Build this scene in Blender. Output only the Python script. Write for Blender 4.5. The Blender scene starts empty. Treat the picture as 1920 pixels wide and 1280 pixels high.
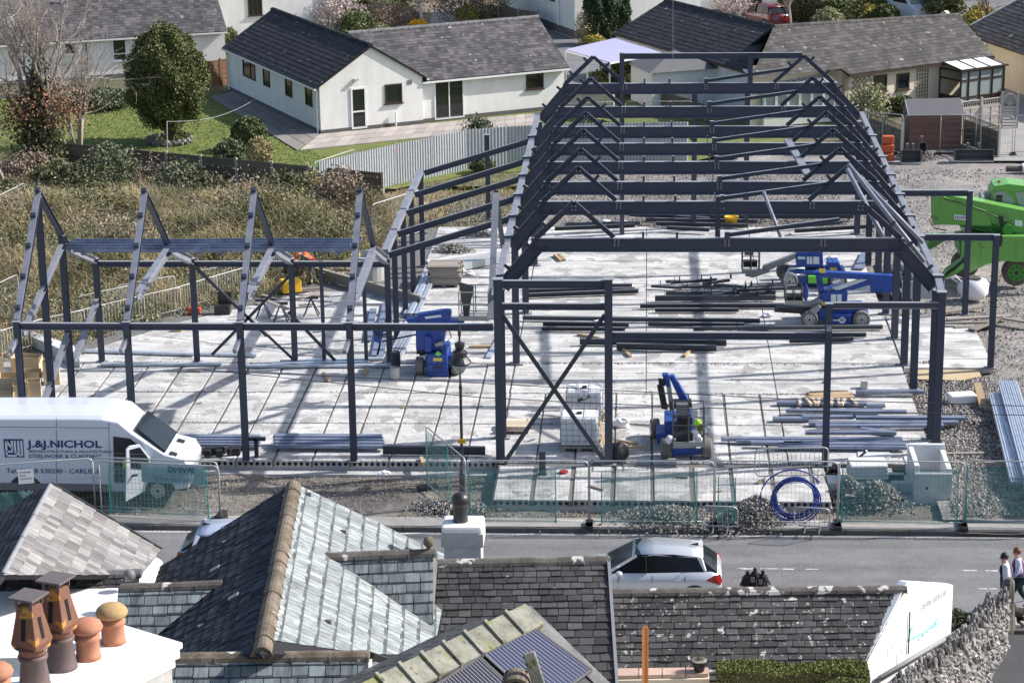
import bpy, bmesh, math, random
import numpy as np
from mathutils import Vector, Matrix
R=math.radians
random.seed(7); RNG=np.random.default_rng(7)
SC=bpy.context.scene
COL=SC.collection
# ---------------------------------------------------------------- camera
CX,CY,F,H=960.,640.,4387.,24.
def _n(v): v=np.array(v,float); return v/np.linalg.norm(v)
_wy=_n((255,1290,F)); _up=-_n((210,-14960,F)); _up=_n(_up-_wy*(_up@_wy)); _wx=-np.cross(_up,_wy)
if _wx[0]<0: _wx=-_wx
CM=np.array([_wx,_wy,_up])          # world = CM @ (right, up, forward)
ORG=np.array([0,0,H])
def ray(px,py): return CM@np.array([(px-CX)/F,-(py-CY)/F,1.])
def G(px,py,z=0.):
    d=ray(px,py); return ORG+d*((z-H)/d[2])
def onX(px,py,X):
    d=ray(px,py); return ORG+d*(X/d[0])
def onY(px,py,Y):
    d=ray(px,py); return ORG+d*(Y/d[1])
def onP(px,py,p,nrm):
    d=ray(px,py); return ORG+d*(np.dot(np.array(p)-ORG,nrm)/np.dot(d,nrm))
cam=bpy.data.cameras.new('camera'); camo=bpy.data.objects.new('camera',cam); COL.objects.link(camo)
cam.sensor_width=36; cam.lens=F/1920*36; cam.clip_start=1; cam.clip_end=2000
_r,_u,_f=CM[:,0],CM[:,1],CM[:,2]
camo.matrix_world=Matrix(((_r[0],_u[0],-_f[0],0),(_r[1],_u[1],-_f[1],0),(_r[2],_u[2],-_f[2],H),(0,0,0,1)))
SC.camera=camo
# ---------------------------------------------------------------- light
SUN_EL,SUN_AZ=36.,77.               # azimuth clockwise from +Y
sv=Vector((math.sin(R(SUN_AZ))*math.cos(R(SUN_EL)),math.cos(R(SUN_AZ))*math.cos(R(SUN_EL)),math.sin(R(SUN_EL))))
sl=bpy.data.lights.new('sun','SUN'); sl.energy=4.9; sl.angle=R(0.6); sl.color=(1,.955,.9)
so=bpy.data.objects.new('sun',sl); COL.objects.link(so); so.rotation_euler=sv.to_track_quat('Z','Y').to_euler()
W=bpy.data.worlds.new('World'); SC.world=W; W.use_nodes=True
nt=W.node_tree; nt.nodes.clear()
sky=nt.nodes.new('ShaderNodeTexSky'); sky.sky_type='NISHITA'; sky.sun_disc=False
sky.sun_elevation=R(SUN_EL); sky.sun_rotation=R(SUN_AZ); sky.air_density=1.0; sky.dust_density=2.0; sky.ozone_density=1.2
bg=nt.nodes.new('ShaderNodeBackground'); bg.inputs[1].default_value=.135
wo=nt.nodes.new('ShaderNodeOutputWorld'); nt.links.new(sky.outputs[0],bg.inputs[0]); nt.links.new(bg.outputs[0],wo.inputs[0])
SC.view_settings.view_transform='Standard'; SC.view_settings.look='None'; SC.view_settings.exposure=0.45; SC.view_settings.gamma=1
# ---------------------------------------------------------------- materials
MATS={}
def mat(name,c,rough=.8,dust=None,metal=0.,var=.0,scale=4.,c2=None,bump=0.,bscale=40.,spec=.5,rnd=0.,speck=None,trans=0.,alpha=1.,coat=0.,streak=None,ior=1.5):
    """procedural Principled material: base colour c, cloudy mix to c2, face attribute 'rnd' brightness, white/dark specks"""
    m=bpy.data.materials.new(name); m.use_nodes=True; n=m.node_tree; N=n.nodes; L=n.links
    b=N['Principled BSDF']; b.inputs['Roughness'].default_value=rough; b.inputs['Metallic'].default_value=metal
    b.inputs['Specular IOR Level'].default_value=spec; b.inputs['IOR'].default_value=ior
    b.inputs['Base Color'].default_value=(*c,1)
    tc=N.new('ShaderNodeTexCoord'); co=tc.outputs['Object']
    cur=None
    def noise(sc,det=4,rg=.6,vec=None):
        t=N.new('ShaderNodeTexNoise'); t.inputs['Scale'].default_value=sc; t.inputs['Detail'].default_value=det; t.inputs['Roughness'].default_value=rg
        L.new(vec or co,t.inputs['Vector']); return t.outputs['Fac']
    def ramp(f,a,b_,ca=(0,0,0),cb=(1,1,1)):
        r=N.new('ShaderNodeMapRange'); r.inputs[1].default_value=a; r.inputs[2].default_value=b_; L.new(f,r.inputs[0]); return r.outputs[0]
    def mix(f,a,b_,mode='MIX'):
        x=N.new('ShaderNodeMix'); x.data_type='RGBA'; x.blend_type=mode
        if isinstance(f,float): x.inputs[0].default_value=f
        else: L.new(f,x.inputs[0])
        for i,v in ((6,a),(7,b_)):
            if isinstance(v,tuple): x.inputs[i].default_value=(*v,1)
            else: L.new(v,x.inputs[i])
        return x.outputs[2]
    cur=tuple(c)
    if c2 is not None: cur=mix(ramp(noise(scale),.35,.65),tuple(c),tuple(c2))
    if streak is not None:
        mp=N.new('ShaderNodeMapping'); mp.inputs['Scale'].default_value=streak[1]; L.new(co,mp.inputs[0])
        cur=mix(ramp(noise(1.,5,.7,mp.outputs[0]),.42,.66),cur,tuple(streak[0]))
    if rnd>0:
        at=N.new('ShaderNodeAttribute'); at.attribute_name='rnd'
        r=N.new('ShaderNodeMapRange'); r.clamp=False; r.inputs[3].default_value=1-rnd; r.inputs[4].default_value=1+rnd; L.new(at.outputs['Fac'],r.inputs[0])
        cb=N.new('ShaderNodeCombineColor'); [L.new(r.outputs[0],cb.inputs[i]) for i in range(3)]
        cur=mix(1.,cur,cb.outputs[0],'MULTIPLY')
    if var>0:
        r=N.new('ShaderNodeMapRange'); r.inputs[3].default_value=1-var; r.inputs[4].default_value=1+var; L.new(noise(scale*3.1,6,.7),r.inputs[0])
        r.inputs[1].default_value=.25; r.inputs[2].default_value=.75
        cb=N.new('ShaderNodeCombineColor'); [L.new(r.outputs[0],cb.inputs[i]) for i in range(3)]
        cur=mix(1.,cur,cb.outputs[0],'MULTIPLY')
    if speck is not None:   # (colour, scale, threshold)
        for s_ in (speck if isinstance(speck,list) else [speck]):
            cur=mix(ramp(noise(s_[1],3,.55),s_[2],s_[2]+.03),cur,tuple(s_[0]))
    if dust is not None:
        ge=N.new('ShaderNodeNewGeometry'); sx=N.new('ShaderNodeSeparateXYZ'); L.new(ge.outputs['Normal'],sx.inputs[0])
        cur=mix(ramp(sx.outputs[2],.82,.97),cur,tuple(dust))  # bright flange tops painted in: upward faces get a paler, light-catching colour
    if not isinstance(cur,tuple): L.new(cur,b.inputs['Base Color'])
    if bump>0:
        bp=N.new('ShaderNodeBump'); bp.inputs['Strength'].default_value=bump; bp.inputs['Distance'].default_value=.02
        L.new(noise(bscale,5,.65),bp.inputs['Height']); L.new(bp.outputs[0],b.inputs['Normal'])
    if coat: b.inputs['Coat Weight'].default_value=coat; b.inputs['Coat Roughness'].default_value=.05
    if trans: b.inputs['Transmission Weight'].default_value=trans
    if alpha<1: b.inputs['Alpha'].default_value=alpha
    MATS[name]=m; return m
M={}
def dm(k,*a,**kw): M[k]=mat(k,*a,**kw)
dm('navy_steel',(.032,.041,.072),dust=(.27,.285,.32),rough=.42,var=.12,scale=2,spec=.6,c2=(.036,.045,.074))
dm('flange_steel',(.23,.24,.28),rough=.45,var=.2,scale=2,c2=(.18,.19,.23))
dm('dark_steel',(.035,.042,.058),dust=(.10,.105,.12),rough=.5,var=.2,scale=3)
dm('galvanised',(.27,.31,.41),rough=.38,metal=.3,var=.2,scale=2,c2=(.17,.20,.29))
dm('galv_bright',(.55,.60,.68),rough=.4,metal=.5,var=.2,scale=1.5)
dm('wire',(.22,.23,.23),rough=.6)
dm('galv_rail',(.42,.43,.43),rough=.5,metal=.3,var=.15)
dm('concrete',(.47,.465,.455),rough=.9,c2=(.64,.635,.625),scale=.9,var=.16,rnd=.07,bump=.35,bscale=14,streak=((.36,.355,.35),(.55,2.2,1)),speck=[((.33,.325,.315),1.1,.565),((.16,.15,.14),11,.665),((.22,.21,.20),26,.66)])
dm('concrete_rust',(.58,.55,.52),rough=.9,c2=(.47,.33,.20),scale=.8,var=.2,bump=.3)
dm('grout',(.15,.148,.145),rough=1,var=.4,scale=6)
dm('void',(.012,.012,.013),rough=1)
dm('block',(.44,.44,.43),rough=.95,var=.18,scale=3,bump=.3)
dm('precast',(.52,.54,.56),rough=.9,var=.12,scale=2,c2=(.6,.61,.62))
dm('gravel',(.15,.145,.14),rough=1,c2=(.29,.26,.24),scale=.22,var=.55,bump=1.,bscale=16,speck=[((.62,.60,.58),13,.62),((.10,.10,.10),9,.64)])
dm('mud',(.115,.10,.082),rough=.95,c2=(.21,.19,.165),scale=.5,var=.5,bump=.8,bscale=9,speck=[((.45,.43,.40),9,.665)])
dm('earth',(.16,.12,.08),rough=1,c2=(.24,.19,.13),scale=.4,var=.4,bump=.8,bscale=8)
dm('asphalt',(.155,.155,.16),streak=((.125,.125,.13),(.12,1.6,1)),rough=.9,c2=(.19,.19,.195),scale=.35,var=.22,bump=.25,bscale=90,speck=[((.27,.27,.27),28,.60),((.075,.075,.075),24,.62)])
dm('asphalt_dark',(.055,.055,.06),rough=.85,c2=(.075,.075,.08),scale=.6,var=.15,bump=.2,bscale=80)
dm('pavement',(.27,.26,.25),rough=.9,c2=(.33,.32,.30),scale=.8,var=.15,bump=.2,bscale=50,speck=((.16,.15,.14),14,.64))
dm('kerb',(.10,.095,.09),rough=.9,var=.3,scale=3)
dm('road_paint',(.62,.62,.60),rough=.8,var=.3,scale=6,speck=((.2,.2,.2),12,.56))
dm('lawn',(.105,.14,.025),rough=1,c2=(.15,.165,.04),scale=.7,var=.45,bump=.6,bscale=60)
dm('grass_earth',(.10,.105,.045),rough=1,c2=(.15,.12,.075),scale=.35,var=.4,bump=.5,bscale=20)
dm('grass_blade',(.16,.225,.045),rough=.8,rnd=.45)
dm('dead_grass',(.52,.42,.25),rough=.9,rnd=.55,c2=(.13,.135,.05),scale=.35)
dm('scrub_green',(.17,.19,.09),rough=.8,rnd=.5,c2=(.24,.22,.12),scale=.9)
dm('bramble',(.085,.10,.04),rough=.8,rnd=.6,c2=(.14,.13,.065),scale=.7)
dm('twig_brown',(.27,.215,.165),rough=.9,rnd=.4)
dm('brown_leaf',(.24,.12,.07),rough=.8,rnd=.4)
dm('leaf_dark',(.085,.11,.030),rough=.7,rnd=.6,c2=(.125,.135,.04),scale=1.2)
dm('leaf_mid',(.10,.125,.04),rough=.6,rnd=.5)
dm('leaf_yellow',(.36,.30,.06),rough=.7,rnd=.35)
dm('leaf_pale',(.30,.30,.16),rough=.7,rnd=.4)
dm('leaf_cypress',(.045,.075,.03),rough=.8,rnd=.5)
dm('leaf_greygreen',(.13,.15,.085),rough=.8,rnd=.5)
dm('blossom',(.50,.42,.40),rough=.7,rnd=.25)
dm('daffodil',(.85,.50,.02),rough=.6,rnd=.15)
dm('bark',(.17,.13,.10),rough=.95,var=.3,scale=6,bump=.5)
dm('bark_pale',(.30,.26,.23),rough=.9,var=.3,scale=8)
dm('birch',(.55,.53,.50),rough=.8,var=.2,scale=4,speck=((.06,.05,.05),4,.58))
dm('white_render',(.78,.77,.74),rough=.92,streak=((.72,.705,.67),(1.2,1.2,.2)),c2=(.80,.795,.775),scale=.6,var=.06,bump=.15,bscale=30)
dm('cream_render',(.68,.60,.47),rough=.92,var=.05,scale=.8)
dm('brick_plinth',(.13,.12,.12),rough=.95,var=.3,scale=5)
dm('tile_dark',(.024,.024,.029),rough=.85,rnd=.4,c2=(.034,.034,.04),scale=1.5,speck=((.42,.43,.43),3.2,.685))
dm('tile_grey',(.060,.057,.062),rough=.9,rnd=.45,c2=(.10,.092,.098),scale=.8,speck=((.38,.37,.38),2.6,.69))
dm('tile_brown',(.058,.053,.052),rough=.9,rnd=.4,c2=(.080,.074,.072),scale=.7,speck=((.27,.27,.26),2.6,.67))
dm('slate_dark',(.042,.041,.045),rough=.7,rnd=.5,c2=(.068,.064,.065),scale=1.1,bump=.3,bscale=25,speck=((.40,.39,.38),7.,.70))
dm('slate_lichen',(.048,.045,.048),rough=.8,rnd=.45,c2=(.075,.07,.07),scale=1.2,bump=.3,bscale=25,speck=[((.55,.54,.52),3.4,.655),((.30,.29,.27),9,.62)])
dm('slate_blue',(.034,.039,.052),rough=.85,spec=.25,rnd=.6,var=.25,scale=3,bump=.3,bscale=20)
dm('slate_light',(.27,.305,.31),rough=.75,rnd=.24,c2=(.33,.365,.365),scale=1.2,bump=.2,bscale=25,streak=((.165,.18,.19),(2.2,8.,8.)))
dm('slate_streak',(.19,.225,.235),rough=.75,rnd=.28,bump=.2,bscale=25,streak=((.075,.08,.09),(9.,1.2,1.4)))
dm('slate_mixed',(.19,.187,.19),rough=.75,rnd=.45,c2=(.245,.23,.22),scale=2.5,bump=.25,bscale=25,var=.15)
dm('under_slate',(.018,.018,.02),rough=1)
dm('ridge_stone',(.15,.135,.12),rough=.95,c2=(.085,.075,.068),scale=2.5,var=.3,bump=.6,bscale=20,speck=((.55,.53,.50),2.4,.60))
dm('ridge_moss',(.20,.16,.125),rough=.95,c2=(.09,.075,.05),scale=2.2,var=.35,bump=.7,bscale=20,speck=((.62,.60,.57),2.6,.68))
dm('ridge_grey',(.115,.115,.12),rough=.9,c2=(.19,.19,.19),scale=3,var=.25,bump=.3)
dm('ridge_lichen',(.17,.17,.135),rough=.95,c2=(.29,.285,.24),scale=2.5,var=.3,bump=.5,speck=[((.20,.20,.09),3.5,.60),((.08,.08,.07),7,.63)])
dm('lead_bright',(.50,.51,.53),rough=.5,var=.25,scale=4)
dm('lead',(.24,.245,.26),rough=.6,var=.2,scale=3)
dm('white_paint',(.80,.80,.79),rough=.6,var=.04,scale=3)
dm('upvc',(.78,.78,.77),rough=.4)
dm('brown_frame',(.045,.028,.022),rough=.5)
dm('glass_dark',(.012,.015,.018),rough=.06,spec=.8)
dm('glass_car',(.012,.014,.018),rough=.12,spec=.35)
dm('glass_pale',(.30,.34,.33),rough=.1,spec=.8)
dm('polycarb',(.50,.49,.72),rough=.35,alpha=.92,var=.06,scale=2)
dm('timber',(.42,.30,.18),rough=.85,rnd=.25,var=.25,scale=5)
dm('timber_grey',(.26,.23,.20),rough=.9,rnd=.25,var=.25,scale=4)
dm('timber_pale',(.60,.50,.38),rough=.85,rnd=.2,var=.15,scale=5)
dm('plywood',(.55,.43,.27),rough=.8,var=.15,scale=2,rnd=.15)
dm('fence_brown',(.135,.115,.088),rough=.9,rnd=.25,var=.3,scale=5)
dm('fence_orange',(.22,.125,.07),rough=.9,rnd=.2,var=.2,scale=5)
dm('fence_pale',(.42,.39,.36),rough=.9,rnd=.15,var=.2,scale=4)
dm('shed_red',(.19,.095,.07),rough=.85,rnd=.2,var=.2,scale=5)
dm('felt',(.13,.13,.14),rough=.95,var=.15,scale=3)
dm('concrete_post',(.34,.31,.27),rough=.95,var=.2,scale=3)
dm('hoarding',(.42,.45,.48),rough=.55,metal=.25,var=.12,scale=1.5)
dm('hoarding_dark',(.18,.20,.22),rough=.6,metal=.2)
dm('mesh_green',(.02,.42,.30),rough=.9)
dm('van_white',(.64,.67,.74),rough=.25,coat=.6,spec=.5)
dm('silver_paint',(.62,.64,.67),rough=.28,metal=.35,coat=.6)
dm('lightblue_paint',(.44,.49,.62),rough=.3,metal=.2,coat=.6)
dm('red_paint',(.15,.010,.016),rough=.25,coat=.8)
dm('black_plastic',(.018,.018,.02),rough=.5,var=.15,scale=5)
dm('black_cloth',(.014,.013,.016),rough=.85,var=.3,scale=6)
dm('grey_plastic',(.16,.165,.17),rough=.6)
dm('tyre',(.035,.034,.033),rough=.9,var=.2,scale=5)
dm('tyre_dusty',(.17,.16,.145),rough=.95,var=.3,scale=8)
dm('rim',(.45,.46,.47),rough=.4,metal=.3)
dm('lift_blue',(.014,.06,.30),rough=.4,spec=.5,var=.22,scale=3,speck=((.10,.12,.16),7,.66))
dm('lift_grey',(.28,.29,.29),rough=.5,metal=.2,var=.15,scale=3)
dm('rail_dark',(.075,.08,.085),rough=.5,metal=.2)
dm('lime_green',(.16,.62,.06),rough=.4)
dm('digger_green',(.14,.37,.07),rough=.4,coat=.2,var=.2,scale=2.5,speck=((.16,.17,.10),3.5,.66))
dm('digger_green_dark',(.05,.24,.035),rough=.5)
dm('yellow_plastic',(.85,.48,.02),rough=.45)
dm('sign_yellow',(.80,.42,.01),rough=.5)
dm('sticker_yellow',(.75,.56,.12),rough=.5)
dm('sticker_white',(.75,.77,.8),rough=.5)
dm('red_light',(.35,.015,.01),rough=.25)
dm('ibc_plastic',(.74,.75,.78),rough=.4,var=.05,scale=2)
dm('white_sack',(.74,.73,.76),rough=.75,var=.1,scale=4)
dm('blue_pipe',(.015,.04,.25),rough=.4)
dm('letter_navy',(.012,.018,.12),rough=.5)
dm('letter_grey',(.10,.10,.15),rough=.5)
dm('letter_teal',(.25,.62,.70),rough=.6)
dm('letter_faint',(.45,.47,.47),rough=.7)
dm('hivis_orange',(.85,.12,.02),rough=.7)
dm('hivis_green',(.45,.80,.05),rough=.7)
dm('cloth_grey',(.09,.09,.09),rough=.9,var=.2,scale=8)
dm('cloth_navy',(.018,.022,.07),rough=.9,var=.2,scale=20)
dm('cloth_plum',(.11,.05,.11),rough=.8,var=.15,scale=8)
dm('cloth_pink',(.42,.10,.26),rough=.8)
dm('cloth_white',(.72,.72,.74),rough=.9,var=.06,scale=8)
dm('cloth_lilac',(.46,.46,.62),rough=.9,var=.1,scale=8)
dm('cloth_dark',(.012,.03,.035),rough=.9)
dm('skin',(.55,.30,.22),rough=.6)
dm('hair_black',(.01,.009,.009),rough=.6)
dm('hair_auburn',(.13,.045,.02),rough=.6)
dm('hard_hat',(.74,.74,.85),rough=.35)
dm('dog_fur',(.022,.019,.017),rough=.9,c2=(.07,.055,.04),scale=5,var=.3)
dm('terracotta',(.36,.165,.105),rough=.85,var=.12,scale=4,c2=(.44,.19,.11),bump=.15)
dm('terracotta_moss',(.42,.27,.12),rough=.9,var=.2,scale=8,c2=(.34,.25,.12),bump=.3)
dm('rusty_clay',(.20,.095,.062),rough=.85,c2=(.15,.07,.045),scale=3,var=.2,bump=.2,speck=((.45,.21,.05),5,.6))
dm('brown_clay',(.085,.06,.06),rough=.6,c2=(.12,.085,.08),scale=3,var=.15)
dm('black_metal',(.02,.021,.025),rough=.4,spec=.6)
dm('cowl_metal',(.12,.10,.10),rough=.55,var=.2,scale=8)
dm('solar_cell',(.022,.030,.075),rough=.3,spec=.3)
dm('solar_cell_dark',(.014,.013,.022),rough=.3,spec=.3)
dm('solar_line',(.26,.29,.38),rough=.4)
dm('patio',(.38,.34,.31),rough=.9,rnd=.18,var=.12,scale=1.5)
dm('patio_dark',(.20,.185,.175),rough=.9,rnd=.15,var=.15,scale=1.5)
dm('patio_pink',(.48,.34,.27),rough=.9,rnd=.12,var=.1,scale=2)
dm('rubble_stone',(.19,.178,.17),rough=.95,rnd=.55,c2=(.29,.275,.265),scale=3,var=.25,bump=.5)
dm('rubble',(.27,.25,.232),rough=1,rnd=.5,var=.3,scale=4)
dm('orange_barrier',(.50,.10,.03),rough=.6,var=.15,scale=3)
dm('copper_pipe',(.30,.11,.03),rough=.4,metal=.3,var=.1,scale=3)
dm('hedge',(.13,.15,.035),rough=.8,rnd=.55)
dm('hedge_inner',(.10,.085,.05),rough=1,var=.3,scale=4)
dm('render_peach',(.55,.45,.36),rough=.9,var=.1,scale=2)
dm('corrugated_pipe',(.05,.05,.055),rough=.6)
dm('planter_white',(.70,.70,.72),rough=.8)
dm('planter_blue',(.16,.17,.28),rough=.8)
dm('bucket_steel',(.15,.15,.15),rough=.6,metal=.3,var=.25,scale=5)
dm('wall_shade',(.60,.62,.62),rough=.9)
# translucent netting / mesh
def netting(name,c,a):
    m=bpy.data.materials.new(name); m.use_nodes=True; N=m.node_tree.nodes; L=m.node_tree.links; N.clear()
    d=N.new('ShaderNodeBsdfDiffuse'); d.inputs[0].default_value=(*c,1); t=N.new('ShaderNodeBsdfTransparent'); x=N.new('ShaderNodeMixShader')
    tc=N.new('ShaderNodeTexCoord'); no=N.new('ShaderNodeTexNoise'); no.inputs['Scale'].default_value=1.6; no.inputs['Detail'].default_value=4; L.new(tc.outputs['Object'],no.inputs['Vector'])
    mr=N.new('ShaderNodeMapRange'); mr.inputs[1].default_value=.3; mr.inputs[2].default_value=.7; mr.inputs[3].default_value=a*.55; mr.inputs[4].default_value=min(1,a*1.5); L.new(no.outputs['Fac'],mr.inputs[0])
    L.new(mr.outputs[0],x.inputs[0]); L.new(t.outputs[0],x.inputs[1]); L.new(d.outputs[0],x.inputs[2])
    o=N.new('ShaderNodeOutputMaterial'); L.new(x.outputs[0],o.inputs[0]); M[name]=m
netting('netting_green',(.12,.30,.28),.34)
netting('netting_fold',(.05,.45,.38),.75)
netting('banner_net',(.45,.60,.66),.75)
# ---------------------------------------------------------------- mesh builder
def root_of(o):
    while o.parent: o=o.parent
    return o
class MB:
    def __init__(s): s.v=[]; s.f=[]; s.r=[]
    def add(s,vs,fs,r=None):
        b=len(s.v); s.v.extend([tuple(map(float,p)) for p in vs]); r=random.random() if r is None else r
        for f in fs: s.f.append(tuple(b+i for i in f)); s.r.append(r)
        return s
    def box(s,c,d,rz=0.,m=None,r=None):
        c=np.array(c,float); h=np.array(d,float)/2
        P=np.array([[x,y,z] for z in (-1,1) for y in (-1,1) for x in (-1,1)],float)*h
        if m is not None: P=P@np.array(m).T
        elif rz: k,q=math.cos(rz),math.sin(rz); P=P@np.array([[k,q,0],[-q,k,0],[0,0,1]])
        return s.add(P+c,[(0,2,3,1),(4,5,7,6),(0,1,5,4),(2,6,7,3),(0,4,6,2),(1,3,7,5)],r)
    def bb(s,a,b,r=None):   # box by two corners
        a=np.array(a,float); b=np.array(b,float); return s.box((a+b)/2,np.abs(b-a),r=r)
    def frame(s,p,q,up=(0,0,1)):
        p=np.array(p,float); q=np.array(q,float); l=np.linalg.norm(q-p); z=(q-p)/l; u=np.array(up,float)
        if abs(z@_n(u))>.98: u=np.array((0,1.,0)) if abs(z[1])<.9 else np.array((1.,0,0))
        x=_n(np.cross(u,z)); y=np.cross(z,x); return p,q,l,x,y,z
    def bar(s,p,q,w,h,up=(0,0,1),off=(0,0),r=None):  # w sideways, h along up
        p,q,l,x,y,z=s.frame(p,q,up); c=(p+q)/2+x*off[0]+y*off[1]
        return s.box(c,(w,h,l),m=np.array([x,y,z]).T,r=r)
    def ibeam(s,p,q,d,b,up=(0,0,1),t=.018,w=.012,web=True):
        for k in (-1,1): s.bar(p,q,b,t,up,(0,k*(d-t)/2),r=.5)
        return s.bar(p,q,w,d-2*t,up,r=.5)
    def tube(s,p,q,r0,n=8,r1=None,cap=True,r=None):
        p,q,l,x,y,z=s.frame(p,q); r1=r0 if r1 is None else r1
        a=np.arange(n)*2*math.pi/n; ring=np.outer(np.cos(a),x)+np.outer(np.sin(a),y)
        V=np.vstack([p+ring*r0,q+ring*r1]); fs=[(i,(i+1)%n,n+(i+1)%n,n+i) for i in range(n)]
        if cap: fs+= [tuple(range(n-1,-1,-1)),tuple(range(n,2*n))]
        return s.add(V,fs,r)
    def path(s,pts,r0,n=6,r1=None):
        pts=[np.array(p,float) for p in pts]; m=len(pts); r1=r0 if r1 is None else r1
        V=[];
        for i,p in enumerate(pts):
            t=_n(pts[min(i+1,m-1)]-pts[max(i-1,0)]); u=np.array((0,0,1.)) if abs(t[2])<.95 else np.array((1.,0,0))
            x=_n(np.cross(u,t)); y=np.cross(t,x); rr=r0+(r1-r0)*i/(m-1)
            for k in range(n): a=2*math.pi*k/n; V.append(p+(x*math.cos(a)+y*math.sin(a))*rr)
        fs=[(i*n+k,i*n+(k+1)%n,(i+1)*n+(k+1)%n,(i+1)*n+k) for i in range(m-1) for k in range(n)]
        fs+=[tuple(range(n-1,-1,-1)),tuple(range((m-1)*n,m*n))]
        return s.add(V,fs)
    def lathe(s,prof,c=(0,0,0),n=16,sq=None,jit=0.,rz=0.):  # prof [(r,z)...]
        V=[];c=np.array(c,float)
        for (r,z) in prof:
            for k in range(n):
                a=2*math.pi*k/n+rz; q=1.+random.uniform(-jit,jit)
                V.append(c+np.array((math.cos(a)*r*q*(sq or 1),math.sin(a)*r*q,z)))
        m=len(prof); fs=[(i*n+k,i*n+(k+1)%n,(i+1)*n+(k+1)%n,(i+1)*n+k) for i in range(m-1) for k in range(n)]
        fs+=[tuple(range(n-1,-1,-1)),tuple(range((m-1)*n,m*n))]
        return s.add(V,fs)
    def prism(s,poly,vec,r=None):  # planar polygon + extrusion vector
        P=np.array(poly,float); n=len(P); V=np.vstack([P,P+np.array(vec,float)])
        fs=[tuple(range(n-1,-1,-1)),tuple(range(n,2*n))]+[(i,(i+1)%n,n+(i+1)%n,n+i) for i in range(n)]
        return s.add(V,fs,r)
    def quads(s,V,r=None):
        b=len(s.v); s.v.extend(map(tuple,V)); n=len(V)//4
        for i in range(n): s.f.append((b+4*i,b+4*i+1,b+4*i+2,b+4*i+3)); s.r.append(random.random() if r is None else r[i])
        return s
    def ball(s,c,rad,n=10,m=7,jit=0.,flat=None):
        V=[];c=np.array(c,float); rad=np.array(rad if hasattr(rad,'__len__') else (rad,)*3,float)
        for i in range(1,m):
            t=math.pi*i/m
            for k in range(n):
                a=2*math.pi*k/n; d=np.array((math.sin(t)*math.cos(a),math.sin(t)*math.sin(a),math.cos(t)))*rad*(1+random.uniform(-jit,jit))
                if flat is not None and d[2]<flat: d[2]=flat
                V.append(c+d)
        top=len(V); V.append(c+np.array((0,0,rad[2]))); V.append(c-np.array((0,0,rad[2] if flat is None else -flat)))
        fs=[(i*n+k,(i+1)*n+k,(i+1)*n+(k+1)%n,i*n+(k+1)%n) for i in range(m-2) for k in range(n)]
        fs+=[(top,k,(k+1)%n) for k in range(n)]+[(top+1,(m-2)*n+(k+1)%n,(m-2)*n+k) for k in range(n)]
        return s.add(V,fs)
    def build(s,name,m,parent=None,smooth=False,bevel=0.,origin=None,raw=False):
        me=bpy.data.meshes.new(name)
        V=np.array(s.v,float)
        if parent is not None:
            off=np.zeros(3) if raw else np.array(root_of(parent).location)
        elif raw: off=np.zeros(3)
        else:
            off=np.array(origin) if origin is not None else np.array([(V[:,0].min()+V[:,0].max())/2,(V[:,1].min()+V[:,1].max())/2,V[:,2].min()])
        me.from_pydata((V-off).tolist(),[],s.f)
        a=me.attributes.new('rnd','FLOAT','FACE'); a.data.foreach_set('value',np.array(s.r,np.float32))
        me.materials.append(M[m] if isinstance(m,str) else m)
        if smooth: me.polygons.foreach_set('use_smooth',[True]*len(me.polygons))
        me.update()
        o=bpy.data.objects.new(name,me); COL.objects.link(o)
        if parent is not None: o.parent=parent
        else: o.location=off
        if bevel: b=o.modifiers.new('bevel','BEVEL'); b.width=bevel; b.segments=2; b.limit_method='ANGLE'
        return o
def tag(o,label=None,cat=None,group=None,kind=None):
    if label: o['label']=label
    if cat: o['category']=cat
    if group: o['group']=group
    if kind: o['kind']=kind
    return o
def T(name,label,cat,loc=(0,0,0),group=None,rz=0.):
    o=bpy.data.objects.new(name,None); o.empty_display_size=.2; COL.objects.link(o); o.location=tuple(map(float,loc)); o.rotation_euler=(0,0,rz)
    return tag(o,label,cat,group)
def S(mb,name,m,**k): return tag(mb.build(name,m,**k),kind='structure')
def copy_tree(o,parent=None):
    c=o.copy(); COL.objects.link(c); c.parent=parent
    for ch in list(o.children): copy_tree(ch,c)
    return c
def text(txt,loc,xdir,zdir,size,m,parent,name='lettering',ext=.003,bold=False,wide=1.,align='LEFT',italic=0.):
    """font object lying in the plane spanned by xdir (reading) and zdir (up)"""
    cu=bpy.data.curves.new(name,'FONT'); cu.body=txt; cu.size=size; cu.extrude=ext; cu.align_x=align; cu.resolution_u=3; cu.shear=italic
    if bold: cu.offset=size*.022
    cu.materials.append(M[m]); o=bpy.data.objects.new(name,cu); COL.objects.link(o)
    x=Vector(xdir).normalized(); z=Vector(zdir).normalized(); nrm=x.cross(z)
    mw=Matrix(((x[0]*wide,z[0],nrm[0],0),(x[1]*wide,z[1],nrm[1],0),(x[2]*wide,z[2],nrm[2],0),(0,0,0,1)))
    bpy.context.view_layer.update(); me=bpy.data.meshes.new_from_object(o); me.name=name; me.transform(mw); bpy.data.objects.remove(o); bpy.data.curves.remove(cu)
    o=bpy.data.objects.new(name,me); COL.objects.link(o); o.parent=parent; o.location=Vector(loc)-root_of(parent).location
    return o
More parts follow.
